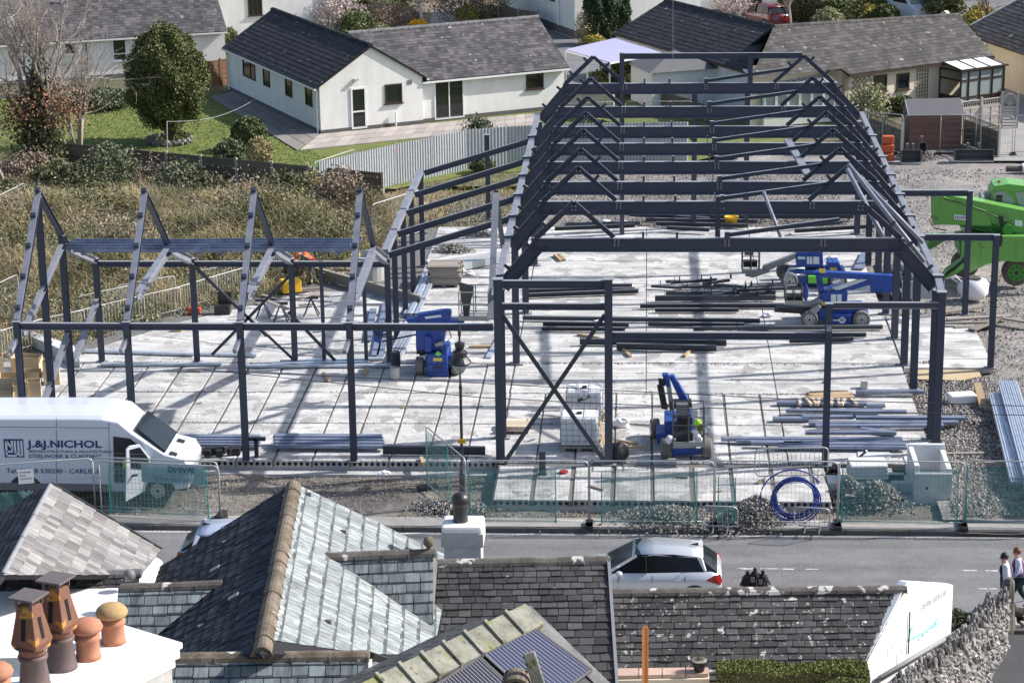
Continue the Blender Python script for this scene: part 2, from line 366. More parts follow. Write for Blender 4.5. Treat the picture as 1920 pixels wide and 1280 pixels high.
# leaf cloud: small random quads
def leafquads(C,size,sq=1.6,updir=None):
    n=len(C); a=RNG.normal(size=(n,3)); a/=np.linalg.norm(a,axis=1)[:,None]; b=RNG.normal(size=(n,3)); b-=a*(np.sum(a*b,1)[:,None]); b/=np.linalg.norm(b,axis=1)[:,None]
    s=(size*RNG.uniform(.6,1.4,(n,1)))*.5
    V=np.stack([C-a*s*sq-b*s*.6,C+a*s*sq*.2-b*s,C+a*s*sq,C+a*s*.1+b*s],1).reshape(-1,3); return V
def leaves(name,m,C,size,parent=None,sq=1.6,clump=None,**k):
    mb=MB(); C=np.array(C); V=leafquads(C,size,sq)
    n=len(C); r=RNG.uniform(0,1,n)
    mb.v=V.tolist(); mb.f=[(4*i,4*i+1,4*i+2,4*i+3) for i in range(n)]; mb.r=r.tolist()
    return mb.build(name,m,parent,**k)
def blades(name,m,P,h,w,parent=None,lean=.35,**k):
    """grass / twig blades standing at points P"""
    n=len(P); P=np.array(P); a=RNG.uniform(0,2*math.pi,n); hh=h*RNG.uniform(.5,1.3,n)
    l=RNG.normal(size=(n,2))*lean*hh[:,None]; dx=np.stack([np.cos(a)*w/2,np.sin(a)*w/2,np.zeros(n)],1)
    mid=P+np.stack([l[:,0]*.35,l[:,1]*.35,hh*.6],1); top=P+np.stack([l[:,0],l[:,1],hh*(1-.25*np.abs(l).sum(1)/hh)],1)
    V=np.stack([P-dx,P+dx,mid+dx*.8,mid-dx*.8, mid-dx*.8,mid+dx*.8,top+dx*.15,top-dx*.15],1).reshape(-1,3)
    mb=MB(); mb.v=V.tolist(); mb.f=[(4*i,4*i+1,4*i+2,4*i+3) for i in range(2*n)]; r=RNG.uniform(0,1,n); mb.r=np.repeat(r,2).tolist()
    return mb.build(name,m,parent,**k)
def bank(x,y):
    m=min(1,max(0,(y-(90.-6*min(1,max(0,(-15-x)/4))))/5))*min(1,max(0,(104.5-y)/4))*min(1,max(0,(-10.5-x)/3))
    return m*.55*max(0,1+math.sin(.55*x+1.2)*math.cos(.42*y)+.5*math.sin(1.3*x+.8*y)+.25*math.sin(2.9*x-1.7*y))
# ---------------------------------------------------------------- slates
def clipconvex(o,poly,nrm,off):
    bm=bmesh.new(); bm.from_mesh(o.data); P=[Vector(p)-Vector(off) for p in poly]; c=sum(P,Vector())/len(P); nv=Vector(nrm)
    for i in range(len(P)):
        a,b=P[i],P[(i+1)%len(P)]; e=(b-a); s=e.cross(nv).normalized()
        if s.dot(c-a)>0: s=-s
        bmesh.ops.bisect_plane(bm,geom=bm.verts[:]+bm.edges[:]+bm.faces[:],plane_co=a,plane_no=s,clear_outer=True)
    bm.to_mesh(o.data); bm.free(); o.data.update()
def plane_axes(poly,ref=None):
    P=np.array(poly,float); n=_n(np.cross(P[1]-P[0],P[2]-P[0])); n=n if n[2]>0 else -n
    u=_n(np.cross((0,0,1.),n)); v=np.cross(n,u)      # u horizontal, v up-slope
    if v[2]<0: v=-v; u=-u
    return P,n,u,v
def slates(name,m,poly,w,h,parent=None,t=.014,gap=.006,wr=0.,jit=.15,thick=.10,under='under_slate',grade=None,grime=0,**k):
    """slate courses as real pieces over a convex roof polygon; returns the object, and its deck"""
    P,n,u,v=plane_axes(poly); U=P@u; Vv=P@v; base=P.mean(0); d0=base@n
    mb=MB(); top=Vv.max()+.01; row=0; y=top
    allv=[];fs=[];rs=[];b=0; w0,h0=w,h; y_0=top; ext=max(top-Vv.min(),.1)
    while y>Vv.min()-h:
        if grade: g_=min(1,(y_0-y)/ext); w=w0*(1+(grade-1)*g_); h=h0*(1+(grade-1)*g_)
        x=U.min()-w*random.random()
        while x<U.max():
            ww=w*(1+random.uniform(-wr,wr)); hh=h*(1+random.uniform(-.03,.03)*jit*4)
            tt=t*(1+random.uniform(-jit,jit*2)); x1=x+ww-gap; q0=y; q1=y-hh; e=random.uniform(-.004,.004)*jit*5
            def W_(a,c,d): return u*a+v*c+n*(d0+d)
            vv=[W_(x,q0,.004),W_(x1,q0,.004),W_(x1,q1+e,t*.2+tt),W_(x,q1,tt),W_(x1,q1+e,-.002),W_(x,q1,-.002)]
            r=random.random()
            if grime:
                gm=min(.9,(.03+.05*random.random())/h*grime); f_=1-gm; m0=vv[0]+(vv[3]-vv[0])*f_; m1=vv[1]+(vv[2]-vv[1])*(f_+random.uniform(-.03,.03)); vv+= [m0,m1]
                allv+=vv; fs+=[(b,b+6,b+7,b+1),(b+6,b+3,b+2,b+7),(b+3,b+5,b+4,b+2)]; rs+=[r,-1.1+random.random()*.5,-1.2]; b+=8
            else:
                allv+=vv; fs+=[(b,b+3,b+2,b+1),(b+3,b+5,b+4,b+2)]; rs+=[r,r*.8]; b+=6
            x+=ww
        y-=h; row+=1
    mb.v=allv; mb.f=fs; mb.r=rs
    o=mb.build(name,m,parent,**k); off=np.array(root_of(parent).location) if parent is not None else np.array(o.location)
    clipconvex(o,poly,n,off)
    me=o.data
    dk=MB().prism([p-n*thick for p in P],n*(thick-.004)).build('roof_deck',under,parent) if thick else None
    return o,dk,n
def ridge(name,m,a,b,parent,seg=.45,r=.13,lift=.05,flat=False,nrm=None):
    a=np.array(a,float); b=np.array(b,float); L_=np.linalg.norm(b-a); d=(b-a)/L_; s=_n(np.cross(d,(0,0,1.))); up=np.cross(s,d); k=max(1,round(L_/seg)); mb=MB()
    for i in range(k):
        p=a+d*(L_*i/k+.006); q=a+d*(L_*(i+1)/k-.006); j=random.uniform(-.008,.008); 
        prof=[(-1,-.75),(-.8,-.25),(-.35,.12),(0,.2),(.35,.12),(.8,-.25),(1,-.75)]
        A=[p+s*x*r+up*(z*r+lift+j) for x,z in prof]; B=[q+s*x*r+up*(z*r+lift+j+.006) for x,z in prof]; n=len(prof)
        mb.add(A+B,[(i_,n+i_,n+i_+1,i_+1) for i_ in range(n-1)]+[tuple(range(n)),tuple(range(2*n-1,n-1,-1))])
        mb.add([q+s*x*r*1.15+up*(z*r*1.1+lift+j) for x,z in prof]+[q+d*.03+s*x*r*1.15+up*(z*r*1.1+lift+j) for x,z in prof],[(i_,n+i_,n+i_+1,i_+1) for i_ in range(n-1)]+[tuple(range(n)),tuple(range(2*n-1,n-1,-1))],r=.2)
    return mb.build(name,m,parent)
# ================================================================ setting
def sheet(name,m,poly,z,t=.0):
    mb=MB(); P=[(p[0],p[1],z) for p in poly]
    mb.add(P,[tuple(range(len(P)))]); o=mb.build(name,m,raw=True); bm=bmesh.new(); bm.from_mesh(o.data); bmesh.ops.recalc_face_normals(bm,faces=bm.faces)
    for f in bm.faces:
        if f.normal.z<0: f.normal_flip()
    bm.to_mesh(o.data); bm.free(); return tag(o,kind='structure')
def pxs(l,z): return [G(a,b,z)[:2] for a,b in l]
GZ=-.25; RZ=-.42   # yard level, road level
S(MB().add([(-600,-300,-.5),(600,-300,-.5),(600,900,-.5),(-600,900,-.5)],[(0,1,2,3)]),'ground','earth',raw=True)
sheet('road','asphalt',[(-60,51),(60,51),(60,63.48),(-60,63.48)],RZ)
sheet('garden_ground','grass_earth',[(-120,108),(-4.7,108),(-4.7,115.7),(120,115.7),(120,260),(-120,260)],-.085)
# undulating gravel yard
def yard(name,m,x0,x1,y0,y1,z,amp,step=.5):
    nx=int((x1-x0)/step); ny=int((y1-y0)/step); X,Y=np.meshgrid(np.linspace(x0,x1,nx+1),np.linspace(y0,y1,ny+1))
    Z=z+amp*(np.sin(X*1.7+Y*.6)*.3+np.sin(X*.45-Y*.8)*.5+RNG.normal(size=X.shape)*.35)
    if name=='rough_ground': Z=Z+np.vectorize(bank)(X,Y)
    V=np.stack([X,Y,Z],-1).reshape(-1,3); k=nx+1
    fs=[(j*k+i,j*k+i+1,(j+1)*k+i+1,(j+1)*k+i) for j in range(ny) for i in range(nx)]
    mb=MB(); mb.v=V.tolist(); mb.f=fs; mb.r=[.5]*len(fs); o=mb.build(name,m,raw=True,smooth=True); return tag(o,kind='structure')
yard('gravel_yard','gravel',-4.6,30,84.0,115.6,-.16,.05)
yard('gravel_yard','gravel',8.6,30,64.2,84.0,-.20,.06)
sheet('rear_gravel','gravel',[(7,115.4),(30,115.4),(30,119.5),(12,119.5),(9,117.5)],-.05)
yard('muddy_verge','mud',-30,9,63.9,68.4,-.36,.05)
yard('muddy_verge','mud',9,30,63.4,66,-.30,.05)
yard('rough_ground','earth',-32,-4.6,68.5,108,-.22,.06)
# pavement and kerb along the far side of the road
mb=MB()
for i in range(44):
    x=-40+i*1.83
    mb.bb((x,63.49,-.6),(x+1.81,63.62,-.29))
S(mb,'kerb','kerb')
sheet('pavement','pavement',[(-60,63.63),(60,63.63),(60,64.35),(-60,64.35)],-.285)
# road markings
mb=MB(); 
mb.bb((-30,63.30,RZ),(30,63.37,RZ+.006))
S(mb,'road_edge_line','road_paint')
mb=MB()
for x in list(np.arange(-21,13,.62)): 
    if random.random()<.55: mb.bb((x,60.80+random.uniform(-.02,.02),RZ),(x+random.uniform(.25,.6),60.86,RZ+.006))
for x in np.arange(-6,12,3): mb.bb((x,59.5,RZ),(x+.5,59.55,RZ+.006))
S(mb,'road_centre_line','road_paint')
sheet('near_pavement','pavement',[(-60,50),(60,50),(60,57.4),(-60,57.4)],-.33)
# side lane descending at lower right
sheet('side_lane','asphalt_dark',pxs([(1400,1420),(1560,1290),(1700,1250),(1780,1200),(1880,1172),(1925,1170),(2000,1180),(2000,1420)],-.3),-.30)
mb=MB().bb((9.2,56.2,-.32),(13,56.45,-.20)); S(mb,'kerb','kerb')
# concrete slab of hollow-core planks
def hc(poly): return poly
slab=MB(); cores=MB()
def planks(x0,x1,y0,y1,ax,w=1.2,z=0.,t=.2,g=.05):
    if ax=='x':   # planks run along X, joints every w in Y
        y=y0
        while y<y1-.05:
            e=min(y+w,y1); slab.bb((x0+.015,y+g/2*random.uniform(.4,1.4),z-t),(x1-.015,e-g/2*random.uniform(.4,1.4),z+random.uniform(-.006,.006))); y=e
    else:
        x=x0
        while x<x1-.05:
            e=min(x+w,x1); slab.bb((x+g*random.uniform(.4,.8),y0+.015,z-t),(e-g*random.uniform(.4,.8),y1-.015,z+random.uniform(-.006,.006))); x=e
for a,b in ((-4.6,0),(0,4.4),(4.4,8.92)): planks(a,b,75.5,99.5,'x')
planks(-9.1,-4.62,78.95,99.5,'x')
for y0,y1 in ((68.45,72.18),(72.2,75.48)):
    planks(-26,-4.6,y0,y1,'y',g=.06); planks(-4.6,4.4,y0,y1,'y',g=.06); planks(4.4,8.9,y0,y1,'x',w=1.25)
planks(-26,-4.62,75.5,78.93,'y',g=.06)
planks(8.96,12.1,78.6,85.2,'x',w=1.1)
planks(-4.6,5.5,65.1,68.1,'y',z=-.005,g=.12)
planks(5.7,7.7,65.6,68.2,'y',z=-.03,g=.3,w=1.0)
# hollow core ends on the two front edges
def core_row(x0,x1,y,z,w):
    x=x0
    while x<x1-.3:
        for i in range(6):
            cx=x+.14+i*(w-.22)/5.3
            a=np.arange(10)*math.pi/5; cores.add([(cx+.058*math.cos(t),y,z+.062*math.sin(t)) for t in a],[tuple(range(9,-1,-1))])
        x+=w
core_row(-26,-4.6,68.449,-.1,1.2); core_row(-4.6,5.5,65.097,-.105,1.2); core_row(5.7,7.7,65.59,-.13,1.0)
S(slab,'concrete_floor','concrete',bevel=.012)
S(cores,'floor_plank_holes','void')
wb=MB(); q_=_n(G(381,595)-G(254,653)); r_=np.array((q_[1],-q_[0],0)); o_=np.array((-22,79,0.))
for i in range(-8,16):
    a=o_+r_*i*1.2*-1
    for j in range(-2,6):
        p=o_+r_*(i*1.2)+q_*(j*4.6+(i%2)*.0); wb.prism([p+(0,0,-.2),p+r_*1.15+(0,0,-.2),p+r_*1.15+q_*4.55+(0,0,-.2),p+q_*4.55+(0,0,-.2)],(0,0,.2+random.uniform(-.004,.004)))
wo_=wb.build('rear_floor','concrete',raw=True); clipconvex(wo_,[(-19.6,78.97,0),(-9.13,78.97,0),(-9.13,87.5,0),(-11.0,88.6,0),(-14.5,88.6,0),(-17.5,84.3,0),(-21.,80.8,0),(-21.,78.97,0)],(0,0,1),(0,0,0)); tag(wo_,kind='structure')
S(MB().prism([(-21,78.97,-.19),(-9.13,78.97,-.19),(-9.13,87.5,-.19),(-14.5,88.6,-.19),(-17.5,84.3,-.19),(-21,80.8,-.19)],(0,0,.15)),'rear_floor_bedding','grout',raw=True)
# grout bed under the joints and rotated rear part of the floor
S(MB().bb((-26,68.47,-.19),(8.9,99.4,-.028)).bb((8.9,78.65,-.19),(12.05,85.1,-.03)).bb((-4.55,65.13,-.19),(5.45,68.4,-.035)),'floor_bedding','grout')
# lower strip walls under the front slab
S(MB().bb((-4.62,65.12,-.6),(5.5,65.45,-.21)).bb((5.6,65.55,-.6),(7.8,65.9,-.235)).bb((-26,68.5,-.6),(-4.6,68.8,-.21)),'footing','block')
S(MB().bb((-26,68.05,-.6),(-4.7,68.45,-.30)),'footing_ledge','concrete')
# ================================================================ steel frames
FY=[70.8,75.9,78.9,82.2,85.5,88.7,92.8,98.1]
XL,XR=-4.57,9.0
EH=5.25; KH=6.57
hall=T('hall_steel_frame','dark navy steel skeleton of the tall hall with eight portal frames','steel frame',(2.2,84,0))
fl=MB()   # collects nothing; flanges lit are separate parts
def member(kind,p,q,d,b,parent,up=(0,0,1),sec='I',m='navy_steel',cleats=0,box=False):
    mb=MB()
    if sec=='I': mb.ibeam(p,q,d,b,up)
    else: mb.bar(p,q,b,d,up)
    if cleats:
        p_,q_=np.array(p,float),np.array(q,float); nn=_n(q_-p_); u=np.array(up,float); u=_n(u-nn*(u@nn))
        for i in range(cleats):
            c=p_+(q_-p_)*(i+.6)/cleats+u*(d/2+.09); mb.bar(c-u*.1,c+u*.1,.012,.10,nn,r=.3)
    return mb.build(kind,m,parent)
def column(x,y,h,parent,s=.2,m='navy_steel',z0=0.,plate=True):
    mb=MB(); mb.bar((x,y,z0),(x,y,h),s*.06,s,(0,1,0)); 
    for k in (-1,1): mb.bar((x,y+k*s*.47,z0),(x,y+k*s*.47,h),s,s*.07,(0,1,0))
    mb.bar((x+s*.44,y,z0),(x+s*.44,y,h),s*.05,s*.86,(0,1,0)) if False else None
    if plate: mb.box((x,y,z0+.02),(s*2,s*1.6,.03)); mb.box((x,y,h+.01),(s*1.25,s*1.25,.02))
    return mb.build('column',m,parent)
for i,y in enumerate(FY):
    kL,kR=-3.45,7.85; D=.44 if i in (0,) else .46
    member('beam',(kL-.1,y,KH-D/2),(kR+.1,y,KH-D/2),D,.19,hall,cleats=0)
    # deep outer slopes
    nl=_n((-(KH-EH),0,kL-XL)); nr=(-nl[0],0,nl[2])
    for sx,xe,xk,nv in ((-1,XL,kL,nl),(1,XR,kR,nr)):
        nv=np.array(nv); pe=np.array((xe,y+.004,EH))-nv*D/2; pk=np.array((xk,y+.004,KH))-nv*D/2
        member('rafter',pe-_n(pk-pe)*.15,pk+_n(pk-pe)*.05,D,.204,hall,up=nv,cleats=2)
    # light ridge triangles
    aL=np.array((-2.25,y,7.82)); aR=np.array((6.58,y,7.82))
    member('rafter',(kL,y,KH-.02),aL-np.array((0,0,.12)),.17,.13,hall,up=nl,cleats=2)
    member('rafter',(-1.0,y,KH+.02),aL-np.array((0,0,.12)),.14,.11,hall,up=(-nl[0],0,nl[2]),cleats=1)
    member('rafter',(kR,y,KH-.02),aR-np.array((0,0,.12)),.17,.13,hall,up=nr,cleats=2)
    if i!=0:
        member('rafter',(5.35,y,KH+.02),aR-np.array((0,0,.12)),.14,.11,hall,up=(-nr[0],0,nr[2]),cleats=1)
    # fall beams on the flat part
    mb=MB().ibeam((2.55,y,KH+.10),(5.95,y,KH+.58),.13,.1); mb.build('fall_beam','navy_steel',hall); MB().bar((2.5,y,KH),(2.5,y,KH+.2),.16,.16,(0,1,0)).build('stub_post','navy_steel',hall); MB().bar((2.25,y,KH),(2.25,y,KH+.27),.02,.1,(0,1,0)).build('cleat','navy_steel',hall)
    for cx in (-.1,.95): MB().bar((cx,y,KH),(cx,y,KH+.2),.07,.12,(0,1,0)).build('cleat','navy_steel',hall)
    for cx in (3.4,4.7): MB().bar((cx,y,KH+.3),(cx,y,KH+.62),.012,.05,(0,1,0)).build('fixing_lug','navy_steel',hall)
    # bolts and end plates
    mb2=MB()
    for bx in (5.4,5.52,-.98,-.86,2.44,2.56):
        for bz in (-.06,-.14,-.22): mb2.box((bx,y-.11,KH+bz),(.035,.02,.035))
    for bx,bz in ((6.52,-.22),(6.64,-.22),(6.52,-.34),(6.64,-.34),(-2.31,-.22),(-2.19,-.22),(-2.31,-.34),(-2.19,-.34)): mb2.box((bx,y-.085,7.82+bz),(.03,.02,.03))
    mb2.build('bolts','galv_rail',hall)
    for sx in (-1,1):
        bx=2.2+sx*5.65
        MB().bar((bx,y,KH-D-.01),(bx,y,KH+.01),.03,.21,(0,1,0)).build('end_plate','navy_steel',hall)
    if i in (0,2,4,6,7): column(XL,y,EH-.35,hall,.24)
    column(XR,y,EH-.35,hall,.24)
# end frame ridge tie and posts
y=FY[-1]; member('beam',(-1.1,y,7.72),(6.5,y,7.72),.24,.13,hall)
for x in (-1.05,4.35): column(x,y,7.85,hall,.2,z0=KH-.05 if x>0 else .0,plate=False)
for x in (2.05,4.3): column(x,99.4,6.2,hall,.22,plate=False)
# eaves flats seen bright
def eave(p,q,w,t,m,par,name='eaves_beam',up=(0,0,1)):
    return MB().bar(p,q,w,t,up).build(name,m,par)
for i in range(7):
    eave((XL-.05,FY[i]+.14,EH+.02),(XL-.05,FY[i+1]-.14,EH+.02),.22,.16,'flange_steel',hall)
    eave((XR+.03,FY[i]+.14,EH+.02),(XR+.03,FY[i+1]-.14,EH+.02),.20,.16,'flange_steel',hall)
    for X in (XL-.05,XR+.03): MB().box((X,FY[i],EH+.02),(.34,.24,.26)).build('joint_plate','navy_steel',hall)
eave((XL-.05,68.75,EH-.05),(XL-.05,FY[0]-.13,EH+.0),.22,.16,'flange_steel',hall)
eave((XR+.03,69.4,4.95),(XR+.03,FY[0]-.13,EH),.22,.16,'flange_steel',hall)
# front portal posts and beams
g0=[]
column(-4.5,68.5,5.85,hall,.26); column(-1.14,68.3,5.9,hall,.24); column(5.5,68.3,5.15,hall,.2); column(9.0,69.5,5.2,hall,.24)
member('beam',(-4.37,68.4,5.72),(-1.25,68.4,5.72),.24,.16,hall)
member('beam',(-4.37,68.4,5.02),(-1.25,68.4,5.02),.2,.16,hall)
member('beam',(-1.02,68.3,4.14),(5.4,68.3,4.14),.22,.16,hall)
member('beam',(5.6,68.35,5.08),(8.9,69.4,4.80),.2,.15,hall)
mb=MB().bar((-4.4,68.5,4.75),(-1.25,68.2,.1),.13,.05,(0,1,0)); mb.build('brace','dark_steel',hall)
mb=MB().bar((-1.25,68.45,4.75),(-4.35,68.15,.1),.13,.05,(0,1,0)); mb.build('brace','dark_steel',hall)
MB().bar((5.5,68.45,4.95),(5.5,68.2,4.3),.16,.16,(0,1,0)).build('joint_plate','flange_steel',hall)
# temporary post on second frame
MB().bar((2.25,72.2,KH-.3),(2.25,72.2,KH+1.0),.16,.16,(0,1,0)).box((2.25,72.2,KH+.75),(.42,.2,.16)).build('roof_bracket','dark_steel',hall)
# hip tubes at the front right corner
for p,q in (((6.5,74.8,7.85),(7.3,70.9,6.6)),((6.6,75.6,7.85),(8.6,70.95,5.8)),((6.6,75.7,7.8),(8.85,73.5,5.75))):
    MB().tube(p,q,.075,10).build('brace','flange_steel',hall,smooth=True)
MB().tube((4.15,70.9,6.6),(3.7,72.6,7.6),.06,8).build('brace','flange_steel',hall,smooth=True)
eave((5.2,85.3,6.7),(5.55,79.2,6.7),.26,.1,'flange_steel',hall,'brace')
# lean-to posts right of the hall
for y_ in (78.58,85.43):
    column(11.95,y_,4.75,hall,.2)
    member('beam',(XR+.1,y_,4.68),(11.86,y_,4.68),.22,.15,hall)
# ---------------------------------------------------------------- wing
wing=T('wing_steel_frame','lower steel frame of the left wing with pale A-shaped rafters and long eaves beam','steel frame',(-14,74,0))
WX=[-19.38,-15.95,-12.44,-9.06]
for i,x in enumerate(WX):
    yE,zE=68.5,4.5; ap=(x,72.05,7.72); nd=(x,75.2,5.2); bt=(x,78.95,3.75)
    column(x,68.4,4.5,wing,.2); column(x,78.95,3.8,wing,.19)
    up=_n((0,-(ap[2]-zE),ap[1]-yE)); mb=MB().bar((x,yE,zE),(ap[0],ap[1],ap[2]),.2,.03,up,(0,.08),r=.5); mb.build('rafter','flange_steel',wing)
    mb=MB().bar((x,yE+.06,zE-.1),(ap[0],ap[1]+.05,ap[2]-.1),.012,.14,up)
    mb.bar((x,yE,zE),(ap[0],ap[1],ap[2]),.2,.02,up,(0,-.1))
    for t_ in (.08,.32,.56,.8,1.0):
        c=np.array((x,yE+(ap[1]-yE)*t_,zE+(ap[2]-zE)*t_))+np.array(up)*.17; mb.box(c,(.16,.12,.12),m=np.array([(1,0,0),np.cross(up,(1,0,0)),up]).T)
    mb.build('rafter_web','navy_steel',wing)
    member('rafter',ap,(nd[0],nd[1],nd[2]),.18,.16,wing,up=(0,ap[2]-nd[2],nd[1]-ap[1]))
    if i>0:
        MB().ibeam((x,70.1,4.85),(x,75.15,5.1),.26,.2).build('tie_beam','flange_steel',wing)
        MB().ibeam((x,75.25,5.05),(x,78.9,3.75),.28,.2).build('tie_beam','flange_steel',wing)
    MB().bar((x-.02,68.3,3.95),(x-.1,67.85,3.72),.12,.16).build('bracket','flange_steel',wing)
    if i<3: member('beam',(x+.1,68.4,4.36),(WX[i+1]-.1,68.4,4.36),.21,.15,wing); member('beam',(x+.1,78.95,3.62),(WX[i+1]-.1,78.95,3.62),.2,.15,wing)
member('beam',(WX[3]+.1,68.4,4.36),(-4.65,68.4,4.36),.21,.15,wing)
# end gable posts at the left
column(-19.4,71.95,7.6,wing,.2); column(-19.4,74.6,5.7,wing,.2)
for p,q in (((-19.4,74.5,5.35),(-19.4,69.2,3.9)),((-19.4,78.9,2.3),(-19.4,75.2,1.2)),((-19.4,74.5,2.3),(-19.4,68.9,.4))): MB().ibeam(p,q,.2,.16).build('tie_beam','flange_steel',wing)
MB().ibeam((-19.4,74.7,5.3),(-19.4,78.9,3.75),.22,.18).build('tie_beam','flange_steel',wing)
# junction truss beside the hall
MB().bar((-4.75,68.8,4.5),(-4.75,72.05,7.72),.2,.05,(0,-.7,.7)).build('rafter','flange_steel',wing)
member('rafter',(-4.75,72.05,7.72),(-4.75,75.2,5.2),.18,.14,wing,up=(0,.7,.7))
# hip line posts going back, lean-to beams up to the hall
LY=[79.1,82.2,85.5,88.6,92.6]
for i,y_ in enumerate(LY):
    if i: column(-9.15,y_,3.95,wing,.19)
    if i<4: eave((-9.15,y_+.1,3.98),(-9.15,LY[i+1]-.1,3.98),.24,.2,'flange_steel',wing)
    if i<4 or 1: member('beam',(-9.0,y_+.0,3.9),(-4.75,y_+.0,5.2),.22,.14,wing)
column(-7.0,100.9,3.8,wing,.2)
# braces in the rear bays
for p,q in (((-15.8,78.9,3.5),(-13.4,78.9,1.0)),((-12.3,78.9,3.4),(-15.4,78.9,.3)),((-12.6,78.9,1.9),(-11.0,78.9,.1))): MB().bar(p,q,.11,.04,(0,1,0)).build('brace','dark_steel',wing)
MB().bar((-15.9,78.8,3.6),(-12.5,79.0,.1),.09,.04,(0,1,0)).build('brace','dark_steel',wing)
for x in (-11.4,-9.9): column(x,79.0,3.7,wing,.12)
# galvanised purlin packs resting on the rear beams of the wing
for k,(x0,x1) in enumerate(((-19.3,-14.3),(-14.6,-9.7))):
    mb=MB()
    for j in range(9):
        zz=5.12+(j//3)*.07+k*.012; yy=74.85+(j%3)*.35+(j//3)*.1+k*.03; dx=random.uniform(-.25,.25)
        mb.bar((x0+dx,yy,zz),(x1+dx,yy,zz),.2,.05); mb.bar((x0+dx,yy-.1,zz+.03),(x1+dx,yy-.1,zz+.03),.02,.1)
    mb.bb((x0+.5,74.7,5.0),(x0+.6,75.8,5.085)).bb((x1-.6,74.7,5.0),(x1-.5,75.8,5.085))
    tag(mb.build('purlin_bundle','galvanised'),['pale blue galvanised purlins lying across the wing rafters, left bundle','pale blue galvanised purlins lying across the wing rafters, right bundle nearer the hall'][k],'purlin bundle','purlin bundles on the wing frame')
# ================================================================ houses beyond the site
def win(parent,p,u,n,w,h,fm='upvc',gm='glass_dark',mull=(),trans=(),fw=.07,name='window',d=.05,sill=True,z=(0,0,1)):
    """window with glass pane and frame; p lower left corner on the wall, u along the wall, n outward"""
    p=np.array(p,float);u=_n(u);n=_n(n);z=np.array(z,float)
    Mx=np.array([u,n,z]).T
    def bx(mb,a0,a1,b0,b1,t0,t1): return mb.box(p+u*(a0+a1)/2+z*(b0+b1)/2+n*(t0+t1)/2,(a1-a0,t1-t0,b1-b0),m=Mx)
    g=bx(MB(),.02,w-.02,.02,h-.02,-.05,.012).build(name,gm,parent)
    mb=MB(); bx(mb,0,fw,0,h,-.03,d); bx(mb,w-fw,w,0,h,-.03,d); bx(mb,fw,w-fw,0,fw,-.03,d-.003); bx(mb,fw,w-fw,h-fw,h,-.03,d-.003)
    for m_ in mull: bx(mb,m_*w-fw*.4,m_*w+fw*.4,fw,h-fw,-.03,d-.006)
    for m_ in trans: bx(mb,fw,w-fw,m_*h-fw*.4,m_*h+fw*.4,-.03,d-.009)
    if sill: bx(mb,-.06,w+.06,-.06,-.004,-.02,d+.06)
    mb.build('frame',fm,g); return g
def wallprism(parent,pts,vec,m='white_render',name='wall'): return MB().prism(pts,vec).build(name,m,parent)
def gableblock(par,x0,x1,y0,y1,h,axis,pitch,roofm,tw,th,ridgem,oh=.28,vg=.12,z0=0,wallm='white_render',skip=(),rseg=.4,wr=0.,plinth=True,zb=-.5,xl=None):
    tp=math.tan(R(pitch))
    if axis=='y':
        xm=(x0+x1)/2; rz=h+(x1-x0)/2*tp
        wallprism(par,[(x0,y0,zb),(x1,y0,zb),(x1,y0,h),(xm,y0,rz),(x0,y0,h)],(0,y1-y0,0),wallm)
        A=[(xm,y0-vg,rz+.1),(xm,y1+vg,rz+.1),(x0-oh,y1+vg,h+.1-oh*tp),(x0-oh,y0-vg,h+.1-oh*tp)]
        B=[(xm,y1+vg,rz+.1),(xm,y0-vg,rz+.1),(x1+oh,y0-vg,h+.1-oh*tp),(x1+oh,y1+vg,h+.1-oh*tp)]
        ra,rb=(xm,y0-vg,rz+.12),(xm,y1+vg,rz+.12)
    else:
        ym=(y0+y1)/2; rz=h+(y1-y0)/2*tp
        wallprism(par,[(x0,y0,zb),(x0,y1,zb),(x0,y1,h),(x0,ym,rz),(x0,y0,h)],(x1-x0,0,0),wallm)
        A=[(x0-vg,ym,rz+.1),(x0-vg,y0-oh,h+.1-oh*tp),(x1+vg,y0-oh,h+.1-oh*tp),(x1+vg,ym,rz+.1)]
        B=[(x1+vg,ym,rz+.1),(x1+vg,y1+oh,h+.1-oh*tp),(x0-vg,y1+oh,h+.1-oh*tp),(x0-vg,ym,rz+.1)]
        ra,rb=(x0-vg,ym,rz+.12),(x1+vg,ym,rz+.12)
        if xl is not None: A[0]=(xl,ym,rz+.1); A[1]=(x0+.0,y0-oh,h+.1-oh*tp); ra=(xl,ym,rz+.12)
    if plinth: MB().bb((x0-.03,y0-.03,zb),(x1+.03,y1+.03,.16)).build('plinth','brick_plinth',par)
    for k,P in enumerate((A,B)):
        if k in skip: continue
        o,dk,n=slates('roof',roofm,P,tw,th,par,wr=wr,thick=.1)
        e0,e1=np.array(P[2]),np.array(P[3]) if axis=='y' else np.array(P[2])
        a,b=(P[2],P[3]) if axis=='y' else (P[1],P[2])
        a=np.array(a)+n*-.1; b=np.array(b)+n*-.1
        nx=np.cross(_n(b-a),(0,0,1.)); c=(a+b)/2; ctr=np.array([(x0+x1)/2,(y0+y1)/2,0]); nx=nx if nx@(c-ctr)>0 else -nx
        MB().bar(a+nx*.06,b+nx*.06,.11,.09).build('gutter','upvc' if roofm!='tile_brown' else 'brown_frame',par)
    ridge('ridge_tiles',ridgem,ra,rb,par,seg=rseg,r=.15)
    return rz
def place(t,o,ang): t.location=(float(o[0]),float(o[1]),float(o[2]) if len(o)>2 else 0.); t.rotation_euler=(0,0,R(ang))
X_,Y_,Z_=(1,0,0),(0,1,0),(0,0,1)
